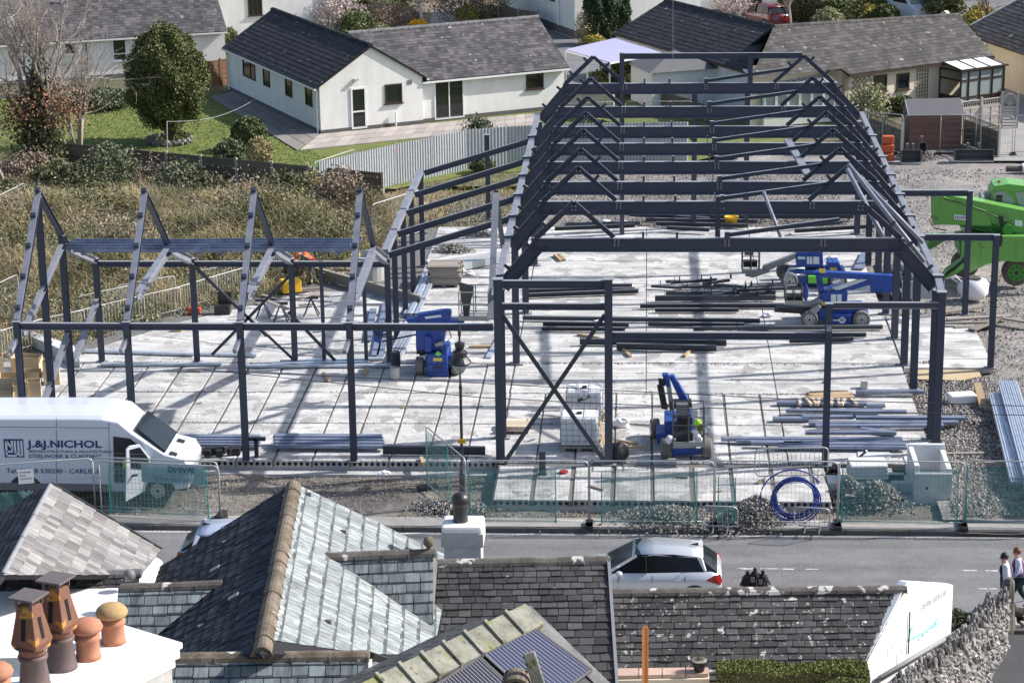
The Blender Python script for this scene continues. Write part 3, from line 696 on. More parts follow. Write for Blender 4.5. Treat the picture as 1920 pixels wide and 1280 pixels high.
# ---- white L-shaped bungalow
h1=T('bungalow','white rendered L-shaped bungalow with dark gable roof and patio door behind the lawn','house')
gableblock(h1,0,5.85,0,15.0,2.5,'y',32,'tile_dark',.33,.30,'tile_dark')
gableblock(h1,5.85,14.45,.25,7.6,2.3,'x',30,'tile_grey',.30,.24,'ridge_grey',skip=(1,),vg=.2,xl=3.2)
win(h1,(1.72,0,.04),X_,(0,-1,0),.88,2.2,name='door',trans=(.42,),mull=(),fw=.1,sill=False)
win(h1,(3.68,0,1.22),X_,(0,-1,0),.98,1.03,'brown_frame')
win(h1,(6.62,.25,.03),X_,(0,-1,0),1.75,2.2,mull=(.5,),name='door',sill=False,fw=.08)
win(h1,(12.1,.25,1.2),X_,(0,-1,0),1.05,1.0,'brown_frame')
for y0,w,zb,zt in ((12.1,-1.0,0,0),(10.15,.0,1.28,2.42),):
    pass
for a,b in ((12.25,10.15),(8.8,7.75),(5.2,4.2),(2.1,1.1)):
    win(h1,(0,a,1.2),(0,-1,0),(-1,0,0),a-b,1.15,'brown_frame',sill=False,mull=(.6,) if a>12 else ())
for x,y in ((-.12,.15),(-.1,14.7)): MB().tube((x,y,0),(x,y,2.35),.045,8).build('drainpipe','upvc',h1)
MB().bb((1.9,-.2,2.62),(2.15,-.02,2.74)).build('lamp','galv_bright',h1); MB().bb((5.0,-.03,2.15),(5.25,-.002,2.38)).build('vent','grey_plastic',h1)
MB().tube((4.2,-.15,0),(4.2,-.15,.75),.05,8).build('pipe','upvc',h1)
MB().lathe([(.001,0),(.35,.05),(.42,.16)],(0,0,0),14).build('satellite_dish','grey_plastic',h1).matrix_local=Matrix.Translation((14.75,3.2,2.4))@Matrix.Rotation(R(80),4,'Y')
place(h1,G(602,250),28.5)
# ---- long bungalow at the left
h2=T('bungalow','long white bungalow with plain grey tiled roof and skylight at the far left','house')
gableblock(h2,-6,13.6,0,9,2.45,'x',32,'tile_grey',.33,.26,'ridge_grey',oh=.3)
win(h2,(6.75,0,.95),X_,(0,-1,0),.85,1.45,trans=(.28,)); win(h2,(3.9,0,1.5),X_,(0,-1,0),.7,.7)
tp=math.tan(R(32)); zz=lambda y:2.45+.1+y*tp
MB().bar((5.1-3.9,.9,zz(.9)+.06),(5.1-3.9,1.9,zz(1.9)+.06),.72,.08,(0,-tp,1)).build('skylight','glass_pale',h2)
MB().tube((5.2,-.1,.2),(5.2,-.1,2.3),.05,8).build('drainpipe','brick_plinth',h2)
MB().tube((4.2,2.6,zz(2.6)),(4.2,2.6,zz(2.6)+.5),.06,8).build('vent','grey_plastic',h2)
place(h2,(-38.29+.0,135.5),21.2)
# ---- two storey white houses behind
h3=T('house','tall white house with one barred window at the top edge left of centre','house')
gableblock(h3,0,7.4,0,8,4.9,'x',32,'tile_grey',.33,.3,'ridge_grey')
win(h3,(2.0,0,1.55),X_,(0,-1,0),.95,1.7,'brown_frame',mull=(.33,.66)); MB().tube((7.3,-.12,.1),(7.3,-.12,4.6),.06,8).build('drainpipe','upvc',h3)
MB().bb((7.42,-1.2,0),(7.6,3.4,1.6)).build('side_wall','white_render',h3)
place(h3,G(412,78),24)
h4=T('house','white house with dark plinth and wide black entrance at the top centre','house')
gableblock(h4,0,9,0,14,4.6,'x',32,'tile_grey',.33,.3,'ridge_grey',plinth=False)
MB().bb((-.04,-.04,0),(9.04,14.04,.5)).build('plinth','brick_plinth',h4)
win(h4,(1.6,0,.1),X_,(0,-1,0),1.5,2.3,'brown_frame',name='door',sill=False,mull=(.5,)); win(h4,(0,4.4,1.9),(0,-1,0),(-1,0,0),.9,1.5,'brown_frame',sill=False)
win(h4,(0,7.8,2.6),(0,-1,0),(-1,0,0),.8,1.2,'brown_frame',sill=False)
MB().tube((-.12,2.6,.5),(-.12,2.6,4.4),.07,8).build('drainpipe','upvc',h4)
place(h4,G(1078,72),24)
h7=T('house','white house with dark garage door behind the red car','house')
gableblock(h7,0,13,0,8,3.2,'x',32,'tile_grey',.33,.3,'ridge_grey')
win(h7,(3.6,0,.05),X_,(0,-1,0),1.4,2.2,'brown_frame','glass_dark',name='door',sill=False); MB().bb((7.2,-.04,0),(9.6,-.005,2.2)).build('garage_door','brown_frame',h7)
place(h7,G(1175,28),12)
h8=T('house','cream and white house wall behind the white van at the top right','house')
gableblock(h8,0,18,0,8,4.6,'x',32,'tile_grey',.33,.3,'ridge_grey')
for x in (1.5,6.5,11): win(h8,(x,0,1.2),X_,(0,-1,0),1.3,1.4,'brown_frame')
place(h8,(14.2,168.5),6)
# ---- roofs defined by planes
def sideplane(P,Q,pitch,side=1):
    """plane through ridge P-Q falling to the given side (1: right of P->Q)"""
    d=_n(np.array(Q)-np.array(P)); s=_n(np.cross(d,(0,0,1.)))*side; n=_n(s*math.sin(R(pitch))+np.array((0,0,1.))*math.cos(R(pitch))); return np.array(P),n
def eaveplane(P,Q,pitch,inside):
    d=_n(np.array(Q)-np.array(P)); s=_n(np.cross(d,(0,0,1.))); 
    if s@(np.array(inside)-np.array(P))>0: s=-s     # s points outward
    n=_n(s*math.sin(R(pitch))+np.array((0,0,1.))*math.cos(R(pitch))); return np.array(P),n
def pp(pl,pts): return [onP(a,b,pl[0],pl[1]) for a,b in pts]
def mirror_slope(par,P,Q,pitch,side,width,m,tw,th,**k):
    d=_n(np.array(Q)-P); s=_n(np.cross(d,(0,0,1.)))*side; dn=(s-np.array((0,0,math.tan(R(pitch)))))*width
    return slates('roof',m,[P,Q,np.array(Q)+dn,np.array(P)+dn],tw,th,par,**k)
def wallseg(par,a,b,h0,t=.25,m='white_render',zb=-.4,name='wall',inn=None):
    a=np.array(a,float); b=np.array(b,float)
    if inn is not None and np.cross((b-a)*(1,1,0),(0,0,1.))@(np.array(inn)-a)<0: a,b=b,a
    return MB().prism([(a[0],a[1],zb),(b[0],b[1],zb),(b[0],b[1],h0),(a[0],a[1],h0)],_n(np.cross((b-a)*(1,1,0),(0,0,1.)))*t).build(name,m,par)
h5=T('bungalow','L-shaped bungalow with large dark tiled roofs and brown glazed porch at the right','house',(7,130,0))
e0,e1=G(1151,62,2.4),G(1402,135,2.4)
plA=eaveplane(e0,e1,29,(12,140,0)); PA=pp(plA,[(1151,62),(1402,135),(1451,49),(1248,0)])
slates('roof','tile_dark',PA,.34,.32,h5); 
ins=lambda p,v:np.array(p)+np.array(v)
d=_n(e1-e0); out=_n(np.cross(d,(0,0,1.))); out=out if out@(e0-np.array((12,140,0)))>0 else -out
wa,wb=e0-out*.3,e1-out*.3; wallseg(h5,wa+d*.1,wb-d*.2,2.45,inn=(12,140,0))
ua=d
MB().bar(e0-(0,0,.08),e1-(0,0,.08),.12,.12).build('gutter','brown_frame',h5)
for s_,w_,nm in ((.40,.9,'door'),(.53,.35,'window'),(.62,.55,'window')):
    p=wa+(wb-wa)*s_; p=np.array((p[0],p[1],.1 if nm=='door' else .9)); win(h5,p+out*.01,ua,out,w_,2. if nm=='door' else 1.1,'brown_frame',name=nm,sill=False)
mirror_slope(h5,PA[3],PA[2],29,1 if np.cross(PA[2]-PA[3],(0,0,1))@out<0 else -1,5.5,'tile_dark',.34,.32)
ridge('ridge_tiles','tile_dark',PA[3],PA[2],h5,r=.16)
b0,b1=G(1593,140,2.4),G(1864,105,2.4); plB=eaveplane(b0,b1,30,(9,140,0))
PB=pp(plB,[(1451,49),(1797,27),(1864,105),(1593,140),(1585,129),(1408,147)])
slates('roof','tile_brown',[PB[0],PB[1],PB[2],PB[3]],.34,.27,h5); slates('roof','tile_brown',[PB[0],PB[3]+(PB[0]-PB[3])*.001,PB[4],PB[5]],.34,.27,h5,thick=0)
d=_n(b1-b0); outb=_n(np.cross(d,(0,0,1.))); outb=outb if outb@(b0-np.array((9,140,0)))>0 else -outb
mirror_slope(h5,PB[0],PB[1],30,1 if np.cross(PB[1]-PB[0],(0,0,1))@outb<0 else -1,5.,'tile_brown',.34,.27)
ridge('ridge_tiles','tile_brown',PB[0],PB[1],h5,r=.15)
w0,w1=b0-outb*.35,b1-outb*.35; wallseg(h5,w0,w1-d*.1,2.5,m='cream_render',inn=(9,140,0)); 
wallseg(h5,w0,w0-outb*1.0,2.5,m='cream_render'); wallseg(h5,w0-outb*.9,w0-outb*.9-d*5.6,2.6,m='cream_render',inn=(9,140,0))
wallprism(h5,[w1*(1,1,0),(w1-outb*7)*(1,1,0),(w1-outb*7)*(1,1,0)+(0,0,2.5),(w1-outb*3.6)*(1,1,0)+(0,0,4.45),w1*(1,1,0)+(0,0,2.5)],-d*.25,'cream_render')
MB().bar(b0-(0,0,.08),b1-(0,0,.08),.12,.12).build('gutter','brown_frame',h5)
def onw(px,py): return onP(px,py,w0,outb)
for a,b_ in (((1637,173),(1663,139)),((1680,170),(1705,136))):
    p,q=onw(*a),onw(*b_); win(h5,(p[0],p[1],p[2]),d,outb,abs((q-p)@d),q[2]-p[2],'brown_frame',fw=.09)
# trellises on the wall
for (x0,x1,z0,z1,diag) in ((1597,1634,.9,2.2,True),(1718,1738,.3,2.2,False)):
    p,q=onw(x0,170),onw(x1,165); mb=MB(); L0=abs((q-p)@d); base=np.array((p[0],p[1],0))+outb*.05
    if diag:
        for i in range(-4,5):
            a=max(0,i*.3); 
            for sg in (1,-1):
                u0,u1=i*.3,i*.3+(z1-z0); c0,c1=max(u0,0),min(u1,L0)
                if c1>c0+.05:
                    za,zb_=z0+(c0-u0),z0+(c1-u0)
                    if sg<0: A,B=L0-c0,L0-c1
                    else: A,B=c0,c1
                    mb.bar(base+d*A+(0,0,za),base+d*B+(0,0,zb_),.02,.03,outb)
    else:
        for i in range(5): mb.bar(base+d*L0*i/4+(0,0,z0),base+d*L0*i/4+(0,0,z1),.03,.02,outb)
        for j in range(11): mb.bar(base+(0,0,z0+(z1-z0)*j/10),base+d*L0+(0,0,z0+(z1-z0)*j/10),.02,.03,outb)
    mb.build('trellis','fence_brown',h5)
# glazed porch
q0=onw(1762,150); q0=np.array((q0[0],q0[1],0)); pw=3.1; pd=1.7
c=[q0,q0+outb*pd,q0+outb*pd+d*pw,q0+d*pw]
mb=MB()
for p in (c[0],c[1],c[2],c[3],c[1]+d*.55,c[1]+d*1.35,c[1]+d*2.25): mb.bar(p,p+(0,0,2.05),.1,.1,(0,1,0))
for z in (.04,.62,1.55,2.05): mb.bar(c[1]+(0,0,z),c[2]+(0,0,z),.09,.09); mb.bar(c[0]+(0,0,z),c[1]+(0,0,z),.09,.09); mb.bar(c[3]+(0,0,z),c[2]+(0,0,z),.09,.09)
mb.bar(c[1]+d*1.35+(0,0,.32),c[2]+(0,0,.32),.05,.55); mb.bar(c[0]+(0,0,.32),c[1]+(0,0,.32),.05,.55)
po=mb.build('porch','brown_frame',h5)
MB().bar(c[1]+d*.05+outb*-.01+(0,0,1.2),c[2]+outb*-.01+(0,0,1.2),.012,1.6).bar(c[3]+(0,0,1.2),c[2]+(0,0,1.2),.012,1.6).build('pane','glass_pale',po)
for i in range(3):
    a=q0+d*(i*pw/3+.04)+(0,0,2.45)-d*.1; b_=a+outb*(pd+.15)-(0,0,.3)
    MB().bar(a+d*.5,b_+d*.5,.95,.03).build('pane','sticker_white',po)
mb=MB()
for i in range(4): a=q0+d*(i*pw/3-.1)+(0,0,2.47); mb.bar(a,a+outb*(pd+.15)-(0,0,.3),.06,.06)
a=q0-d*.15+outb*(pd+.15)+(0,0,2.15); mb.bar(a,a+d*(pw+.3),.1,.1); mb.build('porch_rafter','brown_frame',po)
# right-most cream bungalow
h6=T('bungalow','cream bungalow with dark tiled roof cut off by the right edge of the picture','house',(21,131,0))
f0,f1=G(1841,73,2.4),G(1935,105,2.4); plF=eaveplane(f0,f1,30,(30,140,0)); PF=pp(plF,[(1841,73),(1912,-2),(1960,-2),(2060,45),(2060,148)])
PFc=[PF[0],PF[1],PF[1]+(f1-f0)*2.2,PF[0]+(f1-f0)*2.2]
# main slope: verge from eave corner to ridge
pl0=pp(plF,[(1841,73),(1820,48),(1912,-2)])
slates('roof','tile_brown',[pl0[0],pl0[0]+(f1-f0)*2,pl0[2]+(f1-f0)*2,pl0[2],pl0[1]],.34,.30,h6)
d=_n(f1-f0); of=_n(np.cross(d,(0,0,1.))); of=of if of@(f0-np.array((30,140,0)))>0 else -of
wallseg(h6,f0-of*.3,f1-of*.3+(f1-f0),2.5,m='cream_render',inn=(30,140,0)); wallseg(h6,f0-of*.3,f0-of*6.,2.4,m='cream_render')
MB().bar(f0-(0,0,.06),f1+(f1-f0)-(0,0,.06),.12,.12).build('gutter','brown_frame',h6)
MB().bar(pl0[2],pl0[1],.1,.12).build('verge','upvc',h6)
# small hipped garage and glazed sunroom behind the frame
gz=T('summerhouse','low pale garage with hipped grey felt roof behind the far end of the frame','outbuilding',(3.4,123,0))
c0=G(1222,205); gx=np.array((c0[0],c0[1],0)); u_=_n((.9,.35,0)); v_=_n((-.35,.9,0)); Wd,Dp,hh=3.9,3.2,2.0
cs=[gx,gx+u_*Wd,gx+u_*Wd+v_*Dp,gx+v_*Dp]; apx=gx+u_*Wd/2+v_*Dp/2+(0,0,2.9)
MB().prism(cs,(0,0,hh)).build('wall','white_render',gz)
mb=MB(); ct=(cs[0]+cs[2])/2; ee=[c+(c-ct)*.1+(0,0,hh+.02) for c in cs]
for i in range(4): mb.add([ee[i],ee[(i+1)%4],apx],[(0,1,2)],r=random.random())
mb.add(ee,[(3,2,1,0)]); mb.build('roof','felt',gz)
sr=T('sunroom','white framed sunroom with corrugated clear roof beside the cream wall','outbuilding',(7,121,0))
c0=G(1432,238); o_=np.array((c0[0],c0[1],0)); u_=_n((.93,.36,0)); v_=_n((-.36,.93,0))
MB().prism([o_,o_+u_*4.1,o_+u_*4.1+v_*2.4,o_+v_*2.4],(0,0,.6)).build('wall','white_render',sr)
for k in range(6): win(sr,o_+u_*(k*.68)+(0,0,.62),u_,-v_,.68,1.4,'upvc','glass_pale',trans=(.72,),sill=False)
for k in range(3): win(sr,o_+v_*(2.4-k*.8)+(0,0,.62),-v_,-u_,.8,1.4,'upvc','glass_pale',sill=False)
mb=MB()
for k in range(21): a=o_+u_*(k*.205-.05)-v_*.2+(0,0,2.08); mb.bar(a,a+v_*2.8+(0,0,.55),.13,.02 if k%2 else .05)
mb.build('roof','galv_bright',sr)
# lavender canopy
cn=T('carport_canopy','flat lavender polycarbonate canopy on white posts beside the dark tiled roof','canopy',(-2.5,135,0))
cp=[G(1061,94,2.3),G(1152,73,2.35),G(1238,99,2.4),G(1143,118,2.3)]
MB().prism(cp,(0,0,.04)).build('roof_sheet','polycarb',cn)
mb=MB()
for i in range(4): mb.bar(cp[i]-(0,0,.05),cp[(i+1)%4]-(0,0,.05),.05,.09)
mb.build('frame','upvc',cn)
for p in (cp[0],cp[3],cp[0]+(cp[3]-cp[0])*.5): MB().bar((p[0],p[1],0),(p[0],p[1],2.25),.08,.08,(0,1,0)).build('post','upvc',cn)
# ---- lawn, patio, yards between houses
def G2(l): return [tuple(G(a,b)[:2]) for a,b in l]
sheet('lawn','lawn',G2([(0,190),(240,182),(395,178),(470,262),(540,300),(700,335),(1030,300),(1200,282),(1290,262),(1290,200),(1060,205),(640,285),(560,330),(470,330),(120,310),(-60,330)]),-.05) if False else None
sheet('lawn','lawn',G2([(-100,185),(392,172),(1060,190),(1400,175),(1620,230),(1300,300),(880,325),(740,352),(130,330),(-100,340)]),-.06)
pt=MB()
def slabs(px4,nx,ny,m,name='patio'):
    P=[G(a,b) for a,b in px4]; mb=MB()
    for i in range(nx):
        for j in range(ny):
            def b(u,v): return (P[0]*(1-u)+P[1]*u)*(1-v)+(P[3]*(1-u)+P[2]*u)*v
            e=.03
            q=[b((i+e/2)/nx,(j+e)/ny),b((i+1-e/2)/nx,(j+e)/ny),b((i+1-e/2)/nx,(j+1-e)/ny),b((i+e/2)/nx,(j+1-e)/ny)]
            mb.prism([(p[0],p[1],-.05) for p in q],(0,0,.05+random.uniform(-.005,.005)))
    return S(mb,name,m,raw=True)
slabs([(440,170),(600,249),(556,281),(393,182)],14,3,'patio_dark')
slabs([(600,251),(1003,212),(1003,236),(562,281)],22,3,'patio')
for i,(a,b) in enumerate(((508,262),(525,268))): pass
sheet('garden_bed','earth',G2([(585,52),(1010,42),(990,-10),(585,-10)]),-.05)
sheet('driveway','pavement',G2([(805,52),(925,50),(930,5),(810,15)]),-.04)
sheet('driveway','asphalt',G2([(1010,42),(1150,30),(1180,95),(1140,150),(1060,160),(1060,120)]),-.045)
sheet('driveway','asphalt',G2([(1170,20),(1925,-20),(1925,60),(1790,100),(1480,70),(1240,60)]),-.05)
sheet('driveway','pavement',G2([(1870,120),(1960,130),(1960,300),(1800,300)]),-.04)
# ================================================================ roofs in the foreground
UP=np.array((0,0,1.))
def body(par,pts,zb=-.4,m='white_render',name='wall'):   # wall below a roof outline
    return MB().prism([(p[0],p[1],zb) for p in pts],(0,0,1)).build(name,m,par)
# --- main hipped slate roof with stone ridge
r1=T('slate_roofed_house','house with pale blue slate roof, mossy ridge and dormer with ball finial','house',(-6.7,40,0))
P1,P2=G(550,905,8.),G(490,1217,8.)
plR=sideplane(P1,P2,29,-1); plR=plR if plR[1]@np.array((1,0,0))>0 else sideplane(P1,P2,29,1)
plL=sideplane(P1,P2,32,1); plL=plL if plL[1]@np.array((-1,0,0))>0 else sideplane(P1,P2,32,-1)
RP=pp(plR,[(550,905),(835,1040),(832,1122),(817,1205),(772,1238),(690,1226),(488,1225)])
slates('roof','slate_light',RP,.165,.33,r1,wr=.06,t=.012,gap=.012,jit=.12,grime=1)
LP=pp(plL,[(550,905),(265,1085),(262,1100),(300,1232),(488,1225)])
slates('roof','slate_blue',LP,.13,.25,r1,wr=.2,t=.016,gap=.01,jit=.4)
ridge('ridge_tiles','ridge_moss',P1,P2,r1,seg=.5,r=.17,lift=.03)
# walls under the roof
dR=_n(P2-P1)
def drop(p,z): return np.array((p[0],p[1],z))
far=[RP[1],LP[1]]
MB().prism([drop(LP[1],-.4)+(.25,0,0),drop(RP[1],-.4)-(.25,0,0),RP[1]-(.25,0,.2),P1-(0,0,.15),LP[1]-(-.25,0,.2)],dR*6.6).build('wall','white_render',r1)
MB().bar(RP[1]+(.0,0,-.08),RP[3]+(0,0,-.08),.1,.1).build('gutter','black_plastic',r1)
for px in ((352,915+0),): pass
for (px,py,pl) in ((641,995,plR),(612,1163,plR),(575,925,plR)):
    p=onP(px,py,pl[0],pl[1]); MB().bar(p,p+(.12,-.04,.0),.12,.07,pl[1]).build('roof_vent','lead',r1)
for (px,py) in ((600-0,1013),(553,1083)):
    pass
for (px,py) in ((418,1018),(372,1176)): 
    p=onP(px,py,plL[0],plL[1]); MB().bar(p,p+(.14,.05,.06),.1,.06,plL[1]).build('roof_vent','lead',r1)
for (px,py) in ((403,1068),(438,1120)): p=onP(px,py,plL[0],plL[1]); MB().bar(p-(.09,0,.04),p+(.09,.0,.07),.14,.05,plL[1]).build('replacement_slate','slate_light',r1)
# dormer on the right slope: ridge along X, slope to the camera
D1,D2=G(568,1042,7.55),G(814,1032,7.55)
plD=sideplane(D1,D2,45,1); plD=plD if plD[1][1]<0 else sideplane(D1,D2,45,-1)
DP=pp(plD,[(572,1043),(812,1036),(812,1183),(752,1183)])
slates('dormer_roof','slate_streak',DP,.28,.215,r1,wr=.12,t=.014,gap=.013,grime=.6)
ridge('ridge_tiles','ridge_stone',D1,D2,r1,seg=.48,r=.13,lift=.02)
dorm=MB().prism([DP[1]-UP*.08,DP[2]-UP*.08,DP[2]-UP*1.4,DP[1]-UP*2.2,DP[1]-UP*2.2+(0,1.2,0),DP[1]-UP*.7+(0,1.2,0)],(-.08,0,0)).build('dormer_wall','ridge_grey',r1)
MB().bar(DP[0]+(0,0,.02),DP[3]+(0,0,.02),.15,.03,plR[1]).build('valley_lead','lead_bright',r1)
fb=MB().ball(D2+(-.1,0,.18),.11,12,9,jit=.03).tube(D2+(-.1,0,.0),D2+(-.1,0,.12),.05,8).build('finial','ridge_moss',r1,smooth=True)
# second cross wing at the bottom: ridge along X in front
E1,E2=G(332,1228,7.75),G(690,1224,7.75)
plE=sideplane(E1,E2,38,1); plE=plE if plE[1][1]<0 else sideplane(E1,E2,38,-1)
EP=pp(plE,[(328,1228),(692,1225),(650,1330),(300,1330)]); slates('front_roof','slate_streak',EP,.29,.23,r1,wr=.12,t=.014,gap=.013,grime=.6)
ridge('ridge_tiles','ridge_moss',E1,E2,r1,seg=.62,r=.14,lift=.02)
q=E2-UP*.12; MB().prism([q,G(648,1330,6.2),G(648,1330,6.2)-UP*3,q-UP*4,],(.06,.05,0)).build('gable_wall','white_paint',r1)
MB().bar(G(694,1228,7.6),G(800,1262,6.9),.2,.12).build('gutter','black_plastic',r1)
MB().prism([G(655,1285,6.6),G(712,1243,6.9),G(712,1243,6.9)-UP*2.5,G(655,1285,6.6)-UP*2.5],(-.05,.3,0)).build('white_wall','white_paint',r1)
# left dormer with lead-topped ridge
F1_,F2_=G(225,1098,7.3),G(415,1092,7.3)
plQ=sideplane(F1_,F2_,42,1); plQ=plQ if plQ[1][1]<0 else sideplane(F1_,F2_,42,-1)
QP=pp(plQ,[(222,1100),(412,1094),(294,1190),(215,1190)]); slates('dormer_roof','slate_streak',QP,.28,.21,r1,wr=.12,t=.014,gap=.013,grime=.6)
ridge('ridge_tiles','ridge_stone',F1_,F2_,r1,seg=.5,r=.12,lift=.02)
MB().bar(G(414,1096,7.25),G(297,1190,6.3),.12,.03,plL[1]).build('valley_lead','lead_bright',r1)
# --- far left pale multi-coloured hipped roof
r2=T('slate_roofed_house','house with patchwork grey and pink slate roof at the lower left corner behind chimney pots','house',(-12,42,0))
A1,A2=G(95,905,8.),G(6,1072,8.)
plr=sideplane(A1,A2,34,1); plr=plr if plr[1][0]>0 else sideplane(A1,A2,34,-1)
pll=sideplane(A1,A2,32,1); pll=pll if pll[1][0]<0 else sideplane(A1,A2,32,-1)
q=pp(plr,[(95,905),(303,1030),(262,1078),(6,1078)]); slates('roof','slate_mixed',q,.17,.27,r2,wr=.25,t=.016,gap=.01,jit=.3)
MB().bar(q[0],q[1],.05,.07).build('verge','black_plastic',r2)
q2=pp(pll,[(95,905),(-40,985),(-60,1150),(0,1082)]); slates('roof','slate_blue',q2,.26,.2,r2)
MB().prism([drop(q2[1],-.4),drop(q[1],-.4),q[1]-UP*.25,A1-UP*.15,q2[1]-UP*.25],_n(A2-A1)*1.5).build('wall','white_render',r2)
ridge('ridge_tiles','lead',A1,A2,r2,seg=.6,r=.06,lift=.0)
# --- terrace roof under it
r3=T('slate_roofed_terrace','terrace roof of small dark brown slates with clay ridge tiles behind the chimney pots','house',(-9,39,0))
B1,B2=G(-60,1078,7.),G(264,1070,7.)
plt_=sideplane(B1,B2,36,1); plt_=plt_ if plt_[1][1]<0 else sideplane(B1,B2,36,-1)
q=pp(plt_,[(-60,1080),(262,1072),(228,1250),(-60,1300)]); slates('roof','slate_dark',q,.20,.14,r3,wr=.22,t=.018,gap=.012,jit=.4,grade=1.3)
ridge('ridge_tiles','ridge_grey',B1,B2,r3,seg=.47,r=.13,lift=.02)
MB().prism([drop(q[0],-.4),drop(q[1],-.4),q[1]-UP*.2,q[0]-UP*.2],(0,-3.5,-0)).build('wall','white_render',r3)
MB().ball(G(243,1078,7.1),(.12,.12,.12),10,7).build('roof_light','grey_plastic',r3,smooth=True)
# --- middle dark slate roof
r4=T('slate_roofed_house','dark brown slate roof with long ridge between pale slate roof and lichen roof','house',(-2.4,41,0))
C1,C2=G(817,1052,7.),G(1141,1047,7.)
plc=sideplane(C1,C2,36,1); plc=plc if plc[1][1]<0 else sideplane(C1,C2,36,-1)
q=pp(plc,[(815,1054),(1141,1048),(1160,1330),(790,1330)]); slates('roof','slate_dark',q,.22,.125,r4,wr=.25,t=.02,gap=.013,jit=.4,grade=1.75)
ridge('ridge_tiles','ridge_stone',C1,C2,r4,seg=.46,r=.13,lift=.02)
MB().bar(q[1],q[2],.06,.12).build('verge','lead',r4)
bk=C1+(0,2.6,-1.9); 
MB().prism([drop(C1,-.4)+(.1,2.3,0),drop(C2,-.4)+(-.05,2.3,0),drop(C2,-.4)-(.05,6,0),drop(C1,-.4)+(.1,-6,0)],(0,0,2.6)).build('wall','white_render',r4)
MB().prism([C2-UP*.2,C2+(0,2.6,-2.0),drop(C2,2.)+(0,2.6,0),drop(C2,2.)-(0,6,0),q[2]-UP*.3],(-.2,0,0)).build('gable_wall','white_render',r4)
mirror_slope(r4,C1,C2,36,1 if np.cross(C2-C1,(0,0,1))[1]>0 else -1,2.6,'slate_dark',.34,.2)
# chimney stack behind that roof
cs_=T('chimney_stack','white topped roughcast chimney with one round black pot beside the ball finial','chimney',G(865,1010,7.6))
t0,t1=G(829,1003,7.2),G(904,1001,7.2)
c=(t0+t1)/2+(0,.3,0)
MB().box((c[0],c[1],5.6),(.74,.62,3.3)).build('stack','precast',cs_); MB().box((c[0],c[1],7.09),(.84,.72,.28),rz=.0).build('cap','block',cs_); MB().box((c[0],c[1],7.30),(.82,.70,.16)).build('flaunching','white_paint',cs_,bevel=.05)
pb=np.array((c[0]-.05,c[1],7.37)); MB().lathe([(.155,0),(.15,.05),(.14,.34),(.15,.36),(.175,.38),(.18,.50),(.15,.56),(.09,.60),(.02,.62)],pb,16).build('chimney_pot','black_metal',cs_,smooth=True)
# --- lichen roof on the right with white gable
r5=T('slate_roofed_shop','long low roof of lichen spotted slates with bright white lettered gable wall at the right','house',(3,48,0))
bz=1.7; wA,wB=G(1640,1275,bz),G(1785,1181,bz); dW=_n(wB-wA); nW=_n(np.cross(dW,UP)); 
def onW(px,py): return onP(px,py,wA,nW)
K1=onW(1700,1100); K0=G(1143,1107,K1[2]); Ee=onW(1624,1240); plK_n=_n(np.cross(K1-K0,Ee-K0)); plK_n=plK_n if plK_n[2]>0 else -plK_n; plK=(K0,plK_n)
q=pp(plK,[(1143,1107),(1700,1100),(1620,1250),(1600,1275),(1158,1275)])
slates('roof','slate_lichen',q,.31,.16,r5,wr=.18,t=.02,gap=.014,jit=.4)
ridge('ridge_tiles','ridge_stone',K0,K1-dW*.05,r5,seg=.5,r=.14,lift=.02)
ft=onW(1787,1096); fb_=onW(1783,1182)
gw=MB().prism([onW(1624,1238),K1+UP*.12,ft,fb_-UP*1.8,onW(1620,1330)],-nW*.2 if nW[0]>0 else nW*.2).build('gable_wall','white_paint',r5)
mirror_slope(r5,K0,K1,30,1 if np.cross(K1-K0,(0,0,1))[1]>0 else -1,1.9,'slate_lichen',.3,.2)
nO=nW if nW[0]>0 else -nW
MB().tube(onW(1640,1268)+nO*.12,onW(1792,1178)+nO*.12,.055,10).build('gutter','lead',r5,smooth=True)
MB().bar(onW(1701,1224)+nO*.03,onW(1704,1146)+nO*.03,.03,.02).build('wall_rod','black_metal',r5)
nn_=nO
tx=text('DEAN TAYLOR',onW(1727,1143)+nO*.012,dW,UP,.20,'letter_faint',r5,wide=.85,italic=.25)
mb=MB()
for k in range(5): p=onW(1722+k*8,1200-k*7.5)+nO*.012; mb.bar(p,p+UP*.07,.03,.004,nO)
mb.build('painted_mark','letter_teal',r5)
mb=MB(); prev=None
for i,(a,b) in enumerate(((1703,1200),(1712,1194),(1722,1190),(1735,1183),(1745,1174),(1754,1164),(1760,1155))):
    p=onW(a,b)+nO*.012
    if prev is not None: mb.bar(prev,p,.045,.006,nO)
    prev=p
for (a,b),(c_,d_) in (((1703,1200),(1708,1178)),((1745,1176),(1757,1170)),((1708,1178),(1712,1173))): mb.bar(onW(a,b)+nO*.012,onW(c_,d_)+nO*.012,.05,.006,nO)
mb.build('painted_mark','letter_teal',r5)
for k in range(9):
    a=random.uniform(1660,1695); p=onW(a,random.uniform(1205,1235)); MB().bar(p+nO*.006,p+nO*.006-UP*random.uniform(.1,.3),.012,.003,nO).build('paint_stain','letter_faint',r5) if k<4 else None
MB().prism([drop(q[4],0)+(0,.3,0),drop(q[2],0)+(-.2,.3,0),drop(K1,0),drop(K0,0)],(0,0,1.9)).build('wall','white_render',r5)
